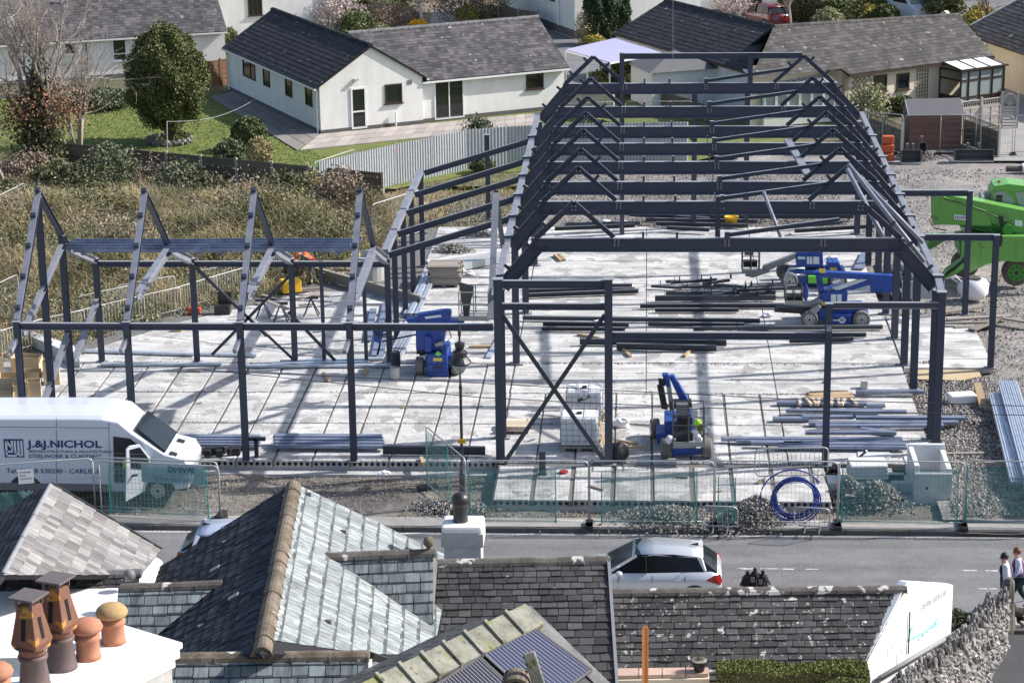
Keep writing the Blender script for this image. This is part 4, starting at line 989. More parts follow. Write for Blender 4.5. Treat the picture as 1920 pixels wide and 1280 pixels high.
# --- roof with solar panels, mossy ridge stones
r6=T('solar_roofed_house','foreground roof with wide lichen covered ridge stones and dark solar panels','house',(-2.5,33,0))
S1,S2=G(983,1143,9.5),G(660,1300,9.5)
pls=sideplane(S1,S2,34,1); pls=pls if pls[1][0]>0 else sideplane(S1,S2,34,-1)
plz=sideplane(S1,S2,25,1); plz=plz if plz[1][0]<0 else sideplane(S1,S2,25,-1)
q=pp(pls,[(983,1143),(1150,1305),(1150,1420),(660,1400),(660,1300)]); slates('roof','slate_dark',[q[0],q[1],q[2],q[3],q[4]],.3,.2,r6)
mb=MB().bar(q[0]+pls[1]*.02,q[1]+pls[1]*.02,.26,.05,pls[1],(0,0)); mb.build('verge','ridge_grey',r6)
sl_=_n(np.cross(_n(S2-S1),UP)); sl_=sl_ if sl_[0]<0 else -sl_; q3=[S1,S2,S2+(sl_-UP*math.tan(R(25)))*1.5,S1+(sl_-UP*math.tan(R(25)))*1.5]; slates('roof','slate_dark',q3,.3,.2,r6)
# big ridge stones
dS=_n(S2-S1); sS=_n(np.cross(dS,UP)); sS=sS if sS[0]>0 else -sS; n_s=8; Lr=np.linalg.norm(S2-S1)
mb=MB()
for i in range(n_s):
    a=S1+dS*Lr*i/n_s+UP*.05; b=S1+dS*(Lr*(i+1)/n_s-.03)+UP*.05
    w_=sS*.38-UP*.24; w2=-sS*.1-UP*.1
    mb.prism([a+w_,b+w_,b,a],UP*.07+sS*.03)
    mb.prism([b+w_*1.05+UP*.02,b+dS*.06+w_*1.05+UP*.02,b+dS*.06+UP*.03,b+UP*.03],UP*.1+sS*.03,r=.0)
mb.build('ridge_stones','ridge_lichen',r6)
# solar panels
def panel(px4,m,nl):
    P=[onP(a,b,pls[0],pls[1])+pls[1]*.09 for a,b in px4]
    o=MB().prism(P,-pls[1]*.04).build('solar_panel',m,r6); mb=MB()
    for i in range(nl):
        t=(i+.5)/nl; a=P[0]*(1-t)+P[1]*t; b=P[3]*(1-t)+P[2]*t; mb.bar(a+pls[1]*.004,b+pls[1]*.004,.009,.006,pls[1])
    for i in range(4): mb.bar(P[i]+pls[1]*.006,P[(i+1)%4]+pls[1]*.006,.012,.006,pls[1]) if i==0 else None
    mb.build('grid_line','solar_line',o)
    mb=MB()
    for i in range(4): mb.bar(P[i]-pls[1]*.01,P[(i+1)%4]-pls[1]*.01,.04,.05,pls[1])
    mb.build('frame','black_metal',o)
panel([(986,1176),(903,1233),(1010,1330),(1105,1262)],'solar_cell',17)
panel([(895,1238),(810,1292),(880,1360),(1004,1340)],'solar_cell_dark',17)
MB().prism([drop(q[0],-.4),drop(q[1],-.4),drop(q[1],0)+(0,-4,0),drop(S2,0)+(-1.2,-1,0)],(0,0,7.3)).build('wall','white_render',r6)
# stone pot with slabs
ps=T('chimney_pot','mossy broken stone cowl over a dark flue in front of the solar panels','chimney',G(985,1270,10.8))
c=G(968,1283,10.6); mb=MB()
for k in range(9):
    a=math.pi*k/8; mb.bar(c+(math.cos(a)*.17,0,math.sin(a)*.15),c+(math.cos(a+.42)*.17,0,math.sin(a+.42)*.15),.35,.06,(math.cos(a),0,math.sin(a)))
mb.build('arch_stone','ridge_moss',ps,bevel=.01)
MB().bar(G(991,1222,11.05),G(1016,1300,10.5),.17,.1,(0,-1,.5)).build('leaning_slab','ridge_lichen',ps,bevel=.02)
MB().box(c+(0,.12,.02),(.3,.02,.26)).build('flue_hole','void',ps)
# --- chimney with clay pots bottom left
ch=T('chimney_stack','broad white capped chimney carrying five clay pots in the lower left corner','chimney',(-7,26.5,0))
Rr=G(343,1203,12.); e1=_n((-.85,.53,0)); e2=_n((-.53,-.85,0))
cap=[Rr,Rr+e1*1.15,Rr+e1*1.15+e2*3.4,Rr+e2*3.4]
MB().prism([c-UP*.09 for c in cap],UP*.09).build('cap','white_paint',ch,bevel=.02)
cc=sum(cap)/4; 
for k,(dz,s_) in enumerate(((.09,.97),(.2,.93))): MB().prism([cc+(c-cc)*s_-UP*(dz+.11) for c in cap],UP*.107).build('corbel','white_paint',ch)
MB().prism([cc+(c-cc)*.9-UP*5 for c in cap],UP*4.7).build('stack','block',ch)
def dpot(px,py,m1='terracotta',m2='terracotta'):
    p=G(px,py,12.0); o=T('chimney_pot','',None,p); 
    b=MB().lathe([(.165,0),(.15,.06),(.145,.24),(.165,.26),(.17,.29),(.15,.31),(.14,.36)],p,20).build('pot',m1,o,smooth=True)
    mb=MB().lathe([(.10,.36),(.19,.37),(.205,.41),(.19,.455),(.14,.50),(.07,.525),(.01,.53)],p,20).build('dome',m2,o,smooth=True); return o
tag(dpot(213,1203,'terracotta','terracotta_moss'),'short clay chimney pot with yellowish mossy dome, rightmost on the white cap','chimney pot','chimney pots on the white cap')
tag(dpot(166,1232),'short clay pot with plain terracotta dome beside the tall rusty pots','chimney pot','chimney pots on the white cap')
tag(dpot(-2,1318),'short terracotta domed pot cut off by the left picture edge','chimney pot','chimney pots on the white cap')
def tpot(px,py,lab,capm,sc=1.):
    p=G(px,py,12.0); o=T('chimney_pot',lab,'chimney pot',p,'chimney pots on the white cap')
    MB().lathe([(.20,0),(.19,.03),(.155,.34),(.18,.37),(.185,.41),(.15,.43)],p,20).build('base_pot','brown_clay',o,smooth=True)
    MB().lathe([(.15,.42),(.17,.46),(.16,.50),(.225,.54)],p,20).build('collar','rusty_clay',o,smooth=True)
    q=math.sqrt(2); mb=MB().lathe([(.165*q,.53),(.185*q,.60),(.17*q,.68),(.125*q,.95),(.115*q,1.08)],p,4,rz=math.pi/4-.35); mb.build('hood','rusty_clay',o,bevel=.02)
    for k in range(4):
        a=-.35+math.pi/2*k; dd=np.array((math.cos(a),math.sin(a),0)); MB().bar(p+dd*.174+UP*.66,p+dd*.132+UP*.93,.055,.012,dd).build('slot','void',o)
    mb=MB()
    for k in range(4):
        a=-.35+math.pi/4+math.pi/2*k; dd=np.array((math.cos(a),math.sin(a),0)); mb.bar(p+dd*.15+UP*1.06,p+dd*.16+UP*1.17,.03,.03,(0,1,0))
    mb.build('cowl_post','cowl_metal',o)
    MB().box(p+UP*1.185,(.36,.36,.03),rz=-.35).build('cowl_plate',capm,o,bevel=.006)
tpot(116,1250,'tall rusty clay pot with smooth dark square cowl, right of the pair','cowl_metal')
tpot(66,1285,'tall rusty clay pot with pitted brown square cowl, left of the pair','cowl_metal')
# --- orange flue pipe, terrace, plant pot, hedge
fp=G(1210,1176,4.6); tag(MB().tube((fp[0],fp[1],.5),fp,.068,14).tube(fp,fp+(0,0,.02),.058,14).build('flue_pipe','copper_pipe',smooth=False),'tall orange brown flue pipe standing before the lichen slate roof','pipe')
tz=2.42
def tG(a,b): return G(a,b,tz)
slabs_=[]
mb=MB(); P=[tG(1155,1252),tG(1330,1250),tG(1330,1262),tG(1155,1266)]
for i in range(4):
    a=P[0]+(P[1]-P[0])*i/4; b=P[0]+(P[1]-P[0])*((i+.96)/4); c=P[3]+(P[2]-P[3])*((i+.96)/4); e=P[3]+(P[2]-P[3])*i/4; mb.prism([a,b,c,e],(0,0,-.08))
tag(mb.build('wall_coping','patio_pink'),'pink coping slabs on the low garden wall below the lichen roof','wall coping')
a,b=tG(1155,1268),tG(1330,1265); tag(MB().prism([a-UP*.09,b-UP*.09,b-UP*2,a-UP*2],(0,.3,0)).build('garden_wall','cream_render'),'cream rendered garden wall under the pink coping','wall')
pp_=G(1311,1256,2.44); o=T('plant_pot','black round pot with pale rim and wispy plant on the pink coping','plant pot',pp_)
MB().lathe([(.11,0),(.15,.17),(.16,.22),(.165,.24),(.14,.24),(.13,.2)],pp_,16).build('pot','black_plastic',o,smooth=True)
MB().lathe([(.15,.235),(.168,.235),(.168,.255),(.15,.255)],pp_,16).build('rim','concrete_post',o)
blades('plant','leaf_greygreen',[pp_+(random.gauss(0,.05),random.gauss(0,.05),.2) for _ in range(120)],.2,.008,o,lean=.5)
# clipped hedge
def hedge(name,label,P0,P1,wd,h,zb,m='hedge',n=9000,size=.035,inner='hedge_inner',group=None,par=None,round_=0.):
    P0=np.array(P0,float);P1=np.array(P1,float); L=np.linalg.norm(P1-P0); d=(P1-P0)/L; s=np.cross(d,UP); o=par or T(name,label,'hedge',((P0+P1)/2*(1,1,0)+(0,0,zb)),group)
    MB().bar(P0+d*.08+UP*(h/2-.03),P1-d*.08+UP*(h/2-.03),wd*.86,h*.93).build('stems',inner,o)
    C=[]
    for _ in range(n):
        f=random.random()
        if f<.5: u,v,w=random.uniform(0,L),random.uniform(-wd/2,wd/2),h
        elif f<.85: u,v,w=random.uniform(0,L),random.choice((-1,1))*wd/2,random.uniform(0,h)
        else: u,v,w=random.choice((0,L)),random.uniform(-wd/2,wd/2),random.uniform(0,h)
        w+=.05*math.sin(u*3.1+v*2)+random.gauss(0,.02); C.append(P0+d*u+s*(v+random.gauss(0,.03))+UP*w)
    leaves('foliage',m,C,size,o); return o
hA,hB=G(1345,1250,2.75),G(1628,1250,2.75); hedge('hedge','clipped yellow-green box hedge in front of the lichen roof',hA-UP*.85,hB-UP*.85,.6,.85,1.1,n=16000,size=.03)
hC,hD=G(1560,1272,2.75),G(1622,1260,2.75); hedge('hedge','short returning arm of the clipped box hedge beside the white gable',hC-UP*.9,hD-UP*.9+(0,-.9,0),.6,.85,1.0,n=7000,size=.03)
# ================================================================ fences and barriers
def heras(p,q,label,net=None,group='wire mesh site fence panels',h=2.0,z=None,foot=True,banner=None,skewnet=False,lean=0.):
    p=np.array(p,float); q=np.array(q,float); d=_n((q-p)*(1,1,0)); L=np.linalg.norm((q-p)[:2]); n=_n(np.cross(d,UP)); up=_n(UP+n*lean)
    o=T('mesh_fence_panel',label,'fence panel',(p+q)/2,group); r=.021; f=MB(); c=.14
    P=lambda u,w:p+d*u+(q-p)*(0,0,1)*(u/L)+up*w
    pts=[P(.02,0),P(.02,h-c),P(.02+c*.3,h-c*.3),P(.02+c,h),P(L-c-.02,h),P(L-.02-c*.3,h-c*.3),P(L-.02,h-c),P(L-.02,0)]
    f.path(pts,r,6); f.tube(P(.02,.16),P(L-.02,.16),r*.8,6); f.build('frame','galv_rail',o,smooth=True)
    w=MB(); k=int(L/.12)
    for i in range(1,k): w.bar(P(L*i/k,.16),P(L*i/k,h-.01),.0045,.0045,d)
    for z_ in (.45,.75,1.05,1.35,1.65,1.85): w.bar(P(.02,z_),P(L-.02,z_),.005,.005)
    w.build('wire_mesh','wire',o)
    if net:
        u0,u1,z0,z1=net[1:5] if isinstance(net,tuple) else (.06,L-.06,.12,h-.12); m=net[0] if isinstance(net,tuple) else net
        mb=MB(); nx,nz=14,6; V=[]
        for i in range(nx+1):
            for j in range(nz+1):
                u=u0+(u1-u0)*i/nx; zz=z0+(z1-z0)*j/nz; V.append(P(u,zz)+n*(.035+.03*math.sin(i*1.3+j)*random.random()))
        mb.add(V,[(i*(nz+1)+j,(i+1)*(nz+1)+j,(i+1)*(nz+1)+j+1,i*(nz+1)+j+1) for i in range(nx) for j in range(nz)]); mb.build('netting',m,o)
        mb=MB()
        for uu in (u0,u1): mb.prism([P(uu-.015,z0),P(uu+.03,z0),P(uu+.015,z1),P(uu-.01,z1)],n*.02)
        mb.build('net_edge','netting_fold',o)
    if foot:
        for u in (0,L): MB().box(P(u,.05),(.22,.62,.12),rz=math.atan2(d[1],d[0])).build('foot','black_plastic',o,bevel=.02)
    return o
bz_=-.28
fx=[878,1105,1339,1570,1806,2042]; lab=['netted fence panel before the lower floor left of the centre, next to the lamp post','netted fence panel in front of the low mounted blue lift','fence panel in front of the blue pipe coil with leaning barriers','netted fence panel in front of the pale concrete chamber','netted fence panel at the right edge before the galvanised sheets']
nets=[('netting_green',.05,2.55,.1,1.75),('netting_green',.35,3.1,.1,1.7),('netting_green',.1,.6,.1,1.5),('netting_green',.1,3.4,.1,1.8),('netting_green',.05,3.4,.1,1.85)]
for i in range(5): heras(G(fx[i],986-1*(i==0),bz_),G(fx[i+1],986+i,bz_),lab[i],nets[i])
heras(G(801,915,-.3),G(875,982,-.3),'netted fence panel swung open beside the lamp post like a gate',('netting_green',.05,1.9,.1,1.9))
o=heras(G(190,965,bz_),G(416,976,bz_),'netted fence panel with reversed banner in front of the van door',('netting_green',.3,3.3,.05,1.6),h=1.7)
# banner seen from behind
p=G(190,965,bz_); q=G(416,976,bz_); d=_n(q-p); n=_n(np.cross(d,UP)); bn=p+d*1.15+n*-.06
pb0=onP(266,903,bn,n); pb1=onP(384,909,bn,n)
MB().prism([pb0,pb1,pb1+UP*.62,pb0+UP*.62],n*.008).build('banner','banner_net',o)
MB().prism([pb1-d*.42+UP*.33-n*.02,pb1-d*.2+UP*.33-n*.02,pb1-d*.2+UP*.55-n*.02,pb1-d*.42+UP*.55-n*.02],n*.004).build('banner_logo','letter_grey',o)
for txt,sz,dz,u in (('IRVING',.25,.34,1.62),('Tel: 01229 792777',.145,.06,1.5)):
    text(txt,pb0+d*u+UP*dz-n*.004+n*.018,-d,UP,sz,'letter_navy' if sz>.2 else 'letter_grey',o,bold=sz>.2)
heras(G(178,958,bz_),G(414,968,-.2),'bare fence panel doubled up behind the bannered one',group='wire mesh site fence panels',h=1.7)
o=heras(G(-62,975,bz_),G(181,957,bz_),'netted fence panel with small white notice in front of the van lettering',('netting_green',.1,1.9,.05,.8),h=1.66)
p=onP(35,906,G(-62,975,bz_),_n(np.cross(_n(G(181,957,bz_)-G(-62,975,bz_)),UP))); dd=_n(G(181,957,bz_)-G(-62,975,bz_)); nn_=_n(np.cross(dd,UP)); nn_=nn_ if nn_[1]<0 else -nn_
MB().prism([p+nn_*.05,p+dd*.45+nn_*.05,p+dd*.45+nn_*.05+UP*.44,p+nn_*.05+UP*.44],nn_*.008).build('notice','white_paint',o)
for i,t_ in enumerate(('We apologise','for any','inconvenience')): text(t_,p+nn_*.064+dd*.05+UP*(.34-.1*i),dd,UP,.062,'letter_navy',o)
# rear heras panels
RB=[((1625,284),(1692,290),'mesh fence panel left of the red timber shed'),((1693,291),(1829,290),'mesh fence panel across the front of the red shed'),((1761,288),(1898,292),'mesh fence panel between the shed and the gate'),((1901,291),(2037,292),'mesh fence panel at the right edge behind the green machine'),((1030,268),(1170,262),'mesh fence panel with pale rail behind the hoarding, left one'),((1172,262),(1300,262),'mesh fence panel with pale rail behind the hoarding, right one'),((-20,640),(40,610),'mesh fence panel standing in brambles at the left edge'),((-30,470),(52,425),'mesh fence panel tilting uphill at the far left'),((700,470),(790,440),'mesh fence panel behind the concrete ring')]
for a,b,l in RB: heras(G(*a,-.1),G(*b,-.1),l,group='mesh fence panels at the back of the site')
ORD=['first','second','third','fourth','fifth','sixth','seventh','eighth','ninth','tenth','eleventh','twelfth','thirteenth','fourteenth','fifteenth','sixteenth','seventeenth','eighteenth','nineteenth']
# pedestrian barriers
def barrier(p,q,label,h=1.05,lean=0.,group='steel crowd barriers',z=0.,upv=None):
    p=np.array(p,float);q=np.array(q,float); d=_n(q-p); L=np.linalg.norm(q-p); n=_n(np.cross(d,UP)); up=_n(UP+n*lean) if upv is None else _n(upv)
    o=T('crowd_barrier',label,'barrier',(p+q)/2,group); P=lambda u,w:p+d*u+up*w; f=MB(); c=.12; b=.18
    pts=[P(c,b),P(.0,b+c),P(0,h-c),P(c*.3,h-c*.3),P(c,h),P(L-c,h),P(L-c*.3,h-c*.3),P(L,h-c),P(L,b+c),P(L-c,b)]
    f.path(pts+[P(c,b)],.02,6); f.build('frame','galv_rail',o,smooth=True)
    w=MB(); k=int(L/.13)
    for i in range(1,k): w.bar(P(L*i/k,b),P(L*i/k,h),.012,.012,d)
    w.build('bars','galv_rail',o)
    for u in (.3,L-.3): MB().bar(P(u,b)+n*.28-up*(b-.02),P(u,b)-n*.28-up*(b-.02),.03,.03).bar(P(u,b),P(u,.02),.03,.03,d).build('foot','galv_rail',o)
    return o
chain=[(-70,690),(5,672),(82,650),(150,634),(196,622),(262,606),(330,590),(400,568),(466,548),(530,524),(566,508)]
for i in range(len(chain)-1):
    a,b=G(*chain[i],0),G(*chain[i+1],0); d=_n(b-a); a2=a; b2=a+d*min(2.3,np.linalg.norm(b-a)+.25)
    barrier(a2,b2,ORD[i]+' crowd barrier from the left in the row along the brambles',group='crowd barriers in a row by the brambles')
for k,(a,b) in enumerate((((150,606),(250,584)),((222,585),(330,566)),((352,560),(436,545)))): barrier(G(*a,.1),G(*b,.15),ORD[k]+' barrier from the left of the raised second row, half sunk in brambles',group='second row of crowd barriers')
a,b=G(1415,903,0.),G(1560,900,0.); barrier(a,a+_n(b-a)*2.2,'crowd barrier standing on the floor behind the blue pipe coil',group=None)
a,b=G(1490,992,-.25),G(1545,990,-.25); barrier(a+(.0,0,0),a+(1.0,-.15,0),'crowd barrier leaning sideways against the blue pipe coil',h=.95,lean=.5,group=None)
a=G(1318,992,-.25); barrier(a,a+(1.0,-.1,0),'crowd barrier leaning behind the fence joint right of centre',h=1.0,lean=.5,group=None)
# corrugated hoarding
HB=[(602,383),(673,365),(744,347),(813,333),(877,319),(953,312),(1028,308),(1100,306),(1168,305),(1232,304),(1292,303)]
H0=tag(bpy.data.objects.new('corrugated_hoarding',None),'run of pale grey corrugated steel hoarding panels along the lawn edge','hoarding'); COL.objects.link(H0); H0.location=tuple(G(744,347))
for i in range(len(HB)-1):
    a,b=G(*HB[i],-.1),G(*HB[i+1],-.1); d=_n(b-a); n=_n(np.cross(d,UP)); L=np.linalg.norm(b-a)-.06; k=int(L/.16); V=[]; fs=[]
    for j in range(k*4+1):
        ph=j%4; off=(0,.0,.035,.035)[ph]; u=L*j/(k*4); V+= [a+d*u+n*off+UP*.03,a+d*u+n*off+UP*2.0]
    fs=[(2*j,2*j+2,2*j+3,2*j+1) for j in range(k*4)]
    mb=MB(); b0=0; mb.v=[tuple(v) for v in V]; mb.f=fs; mb.r=[(.2 if (j%4) in (0,) else .8) for j in range(k*4)]
    pn=mb.build('hoarding_panel','hoarding',H0)
    mb=MB(); [mb.bar(a+d*(L*j/k+.11)+n*.02-n*.05+UP*.04,a+d*(L*j/k+.11)+n*.02-n*.05+UP*1.98,.03,.01,n) for j in range(k)]
    mb.build('rib','hoarding_dark',pn)
    MB().tube(a-d*.03,a-d*.03+UP*2.12,.024,6).build('post','galv_rail',H0)
MB().bar(G(744,283,1.9)+(0,-.1,-.1),G(744,283,1.9)+(0,-.1,.15),.02,.18).build('sticker','orange_barrier',H0)
heras(G(592,385,-.1),G(668,358,-.1),'green netted panel showing behind the left end of the hoarding','netting_green',foot=False,group=None)
# timber garden fence with concrete posts
def panelfence(name,label,P0,P1,n,h,m='fence_brown',pm='concrete_post',ph=.15,z=-.1,par_name='panel',lat=0,cat='fence'):
    P0=np.array(P0,float);P1=np.array(P1,float); o=T(name,label,cat,(P0+P1)/2); L=np.linalg.norm(P1-P0); d=(P1-P0)/L; nrm=_n(np.cross(d,UP))
    for i in range(n+1): MB().bar(P0+d*L*i/n-UP*.3,P0+d*L*i/n+UP*(h+ph),.11,.11,d).build('post',pm,o)
    for i in range(n):
        a=P0+d*(L*i/n+.07); b=P0+d*(L*(i+1)/n-.07); mb=MB(); hz=h-lat; nb=int(hz/.13)
        for j in range(nb): mb.bar(a+UP*(.08+hz*(j+.5)/nb)+nrm*.012*(j%2),b+UP*(.08+hz*(j+.5)/nb)+nrm*.012*(j%2),.02,hz/nb*1.02)
        for t_ in (.02,.5,.98): mb.bar(a+(b-a)*t_+nrm*.03+UP*.08,a+(b-a)*t_+nrm*.03+UP*hz,.04,.03,nrm)
        mb.bar(a+UP*(h+.02),b+UP*(h+.02),.06,.04)
        if lat:
            K=int(np.linalg.norm(b-a)/.14)
            for k in range(K):
                u=a+(b-a)*(k/K); v=a+(b-a)*((k+1)/K); mb.bar(u+UP*hz,v+UP*h,.012,.02); mb.bar(v+UP*hz,u+UP*h,.012,.02)
        mb.build(par_name,m,o)
    return o
panelfence('garden_fence','dark brown panel fence with concrete posts between the lawn and the brambles',G(126,330,-.1),G(719,390,-.1),9,1.55)
panelfence('garden_fence','orange brown fence panels between the two white bungalows',G(388,166,-.05),G(442,158,-.05),2,1.5,m='fence_orange',pm='fence_orange')
o=panelfence('trellis_fence','low grey trellis fence under the wall of the long bungalow',G(-60,190,-.05),G(245,180,-.05),6,.95,m='fence_pale',pm='fence_pale',lat=.75)
panelfence('garden_fence','pale slatted fence with lattice top right of the red shed',G(1800,246,-.05),G(1876,236,-.05),2,1.5,m='fence_pale',pm='fence_pale',lat=.35)
panelfence('garden_fence','dark slatted fence running from the shed towards the yard',G(1806,272,-.1),G(1872,297,-.1),2,1.55,m='fence_brown',pm='fence_pale',lat=.3)
panelfence('garden_fence','mossy lattice topped fence left of the red shed',G(1622,262,-.1),G(1690,290,-.1),2,1.45,m='fence_brown',pm='fence_pale',lat=.3)
panelfence('garden_fence','pale close boarded fence seen between the frame members at the left end',G(1062,212,-.05),G(1150,228,-.05),3,1.3,m='timber_pale',pm='timber_pale')
panelfence('garden_fence','low dark fence on the grass seen through the far frame members',G(1195,190,-.05),G(1345,242,-.05),4,1.0,m='fence_brown',pm='fence_brown')
panelfence('garden_fence','fence behind the birch at the top',G(900,45,-.05),G(1010,62,-.05),3,1.3,m='fence_brown',pm='concrete_post')
# arched gate
g=T('garden_gate','pale arched timber gate with sunburst top near the right edge','gate',G(1891,240)); a=G(1877,240,-.05); b=G(1906,240,-.05); d=_n(b-a); L=np.linalg.norm(b-a)
MB().bar(a-UP*.1,a+UP*1.9,.12,.12,d).build('post','fence_pale',g); MB().bar(b-UP*.1,b+UP*1.9,.12,.12,d).build('post','fence_pale',g)
mb=MB()
for j in range(7): mb.bar(a+UP*(.12+j*.16)+d*.08,b+UP*(.12+j*.16)-d*.08,.02,.1)
mb.build('slats','fence_pale',g); c=(a+b)/2+UP*1.2; mb=MB()
for k in range(12): t0,t1=math.pi*k/12,math.pi*(k+1)/12; mb.bar(c+d*math.cos(t0)*L*.48+UP*math.sin(t0)*.6,c+d*math.cos(t1)*L*.48+UP*math.sin(t1)*.6,.06,.07,(0,1,0))
for k in range(1,9): t0=math.pi*k/9; mb.bar(c,c+d*math.cos(t0)*L*.46+UP*math.sin(t0)*.58,.02,.02,(0,1,0))
mb.build('arch','fence_pale',g)
# red shed
sh=T('garden_shed','reddish timber shed with grey felt roof behind mesh fencing','shed',G(1752,280)); a=G(1704,283,-.1); b=G(1801,281,-.1); d=_n(b-a); v=np.cross(UP,d); v=v if v[1]>0 else -v; L=np.linalg.norm(b-a)
mb=MB()
for j in range(12): mb.bar(a+UP*(.08+j*.155)-v*.0,b+UP*(.08+j*.155),.03+.01*(j%2),.152)
mb.build('front_wall','shed_red',sh)
MB().prism([a,a+v*1.9,a+v*1.9+UP*1.85,a+v*.95+UP*2.4,a+UP*1.85],d*L).build('wall','fence_brown',sh)
mb=MB(); r0=a+v*.95+UP*2.42-d*.1
for sg,ex in ((-1,-.12),(1,2.02)):
    e=a+v*ex+UP*1.80-d*.1; mb.prism([r0,r0+d*(L+.2),e+d*(L+.2),e],UP*.04)
mb.build('roof','felt',sh)
MB().bar(a-v*.13+UP*1.8-d*.1,a-v*.95*-.95+UP*2.4-d*.1,.03,.08).build('barge_board','fence_pale',sh)
# ================================================================ vehicles and machines
def PY(l,Y): return [onY(a,b,Y) for a,b in l]
def pr(l,Y,t,m,name,par,bevel=0.,smooth=False): return MB().prism(PY(l,Y),(0,t,0)).build(name,m,par,bevel=bevel,smooth=smooth)
def wheel(par,c,r,w,ax=(0,1,0),tm='tyre',rm='rim',side=-1):
    c=np.array(c,float); a=_n(ax); t=MB()
    p=[(r*.62,-w/2),(r*.9,-w/2),(r,-w*.35),(r,w*.35),(r*.9,w/2),(r*.62,w/2)]
    p_,q_,l,x,y,z=t.frame(c,c+a); n=22; V=[]
    for rr,h in p:
        for k in range(n): th=2*math.pi*k/n; V.append(c+a*h+(x*math.cos(th)+y*math.sin(th))*rr)
    t.add(V,[(i*n+k,i*n+(k+1)%n,(i+1)*n+(k+1)%n,(i+1)*n+k) for i in range(len(p)-1) for k in range(n)]+[tuple(range(n-1,-1,-1)),tuple(range(5*n,6*n))])
    wo_=t.build('wheel',tm,par,smooth=False)
    m=MB().tube(c+a*w*.5*side*.8,c+a*w*.51*side,r*.62,18); 
    m.build('rim',rm,wo_)
    m=MB()
    for k in range(8): th=2*math.pi*k/8; m.tube(c+a*w*.5*side+(x*math.cos(th)+y*math.sin(th))*r*.42,c+a*w*.525*side+(x*math.cos(th)+y*math.sin(th))*r*.42,r*.07,6)
    m.tube(c+a*w*.5*side,c+a*w*.55*side,r*.14,10); m.build('hub_holes','black_plastic',wo_); return wo_
def loft(st,name,m,par,smooth=True,closed=True,bevel=0.):
    n=len(st[0]); V=[p for s_ in st for p in s_]; fs=[(i*n+k,i*n+(k+1)%n,(i+1)*n+(k+1)%n,(i+1)*n+k) for i in range(len(st)-1) for k in range(n)]
    if closed: fs+=[tuple(range(n-1,-1,-1)),tuple(range((len(st)-1)*n,len(st)*n))]
    return MB().add(V,fs).build(name,m,par,smooth=smooth,bevel=bevel)
# ---- white panel van with lettering
VY=65.3; van=T('panel_van','white high-roof panel van with navy steelwork lettering and open cab door','van',G(130,940,-.36))
prof=[(-70,918),(-70,800),(-70,783),(150,783),(190,784),(222,790),(248,812),(309,853),(345,862),(356,880),(354,915),(300,922)]
Pn=PY(prof,VY); wdt=2.02
def ring(dy,zin,ins=0.):
    c=np.mean(Pn,0); return [p+(0,dy,0)+np.array(((c[0]-p[0])*ins*.06,0,-max(0,p[2]-1.2)*zin)) for p in Pn]
loft([ring(.14,.05,1),ring(0,.0,0),ring(-.0,0,0),ring(.0,0,0)][:1]+[ring(0.0,.035,.2),ring(wdt*.12,-.01,0),ring(wdt*.5,-.035,0),ring(wdt*.88,-.01,0),ring(wdt,.035,.2)],'body','van_white',van,smooth=False,bevel=.03) if False else None
rings=[[p+(0,0,0)-(0,0,max(0,p[2]-1.4)*.06) for p in Pn],[p+(0,.16,0)+(0,0,max(0,p[2]-1.9)*.10) for p in Pn],[p+(0,wdt/2,0)+(0,0,max(0,p[2]-1.9)*.17) for p in Pn],[p+(0,wdt-.16,0)+(0,0,max(0,p[2]-1.9)*.10) for p in Pn],[p+(0,wdt,0)-(0,0,max(0,p[2]-1.4)*.06) for p in Pn]]
loft(rings,'body','van_white',van,smooth=False,bevel=.035)
# windscreen glass, bonnet grilles, cab window opening, sill, arches
ws=[onY(251,815,VY),onY(307,852,VY)]; nrm=_n(np.cross(ws[1]-ws[0],(0,1,0))); nrm=nrm if nrm[2]>0 else -nrm
MB().prism([ws[0]+(0,.18,.11)+nrm*.03,ws[1]+(0,.1,0)+nrm*.035,ws[1]+(0,wdt-.1,0)+nrm*.035,ws[0]+(0,wdt-.18,.11)+nrm*.03],nrm*.05).build('windscreen','glass_car',van,bevel=.01)
for t_ in (.35,.62): a=ws[1]+(0,wdt*t_-.3,0)+nrm*.09; MB().bar(a,a+(ws[0]-ws[1])*.55+(0,.35,0),.02,.015,nrm).build('wiper','black_plastic',van)
for dy in (.25,1.45): a=onY(322,858,VY)+(0,dy,.03); MB().box(a,(.22,.26,.05),m=np.array(Matrix.Rotation(R(18),3,'Y'))).build('bonnet_vent','black_plastic',van)
pr([(212,818),(244,822),(272,846),(283,862),(240,905),(214,905)],VY-.012,.05,'black_plastic','door_opening',van)
pr([(0,905),(0,918),(208,921),(208,908)],VY-.03,.06,'grey_plastic','sill',van); pr([(-70,903),(-70,912),(350,919),(350,908)],VY+.05,1.8,'black_plastic','underbody',van)
for cx in (49,296):
    c=onY(cx,918,VY); 
    a=np.arange(13)*math.pi/12; MB().prism([c+(math.cos(t)*.52,-.01,math.sin(t)*.50-.02) for t in a],(0,.05,0)).build('wheel_arch','black_plastic',van)
    wheel(van,c+(0,.10,-.02),.37,.24); wheel(van,c+(0,wdt-.1,-.02),.37,.24,side=1)
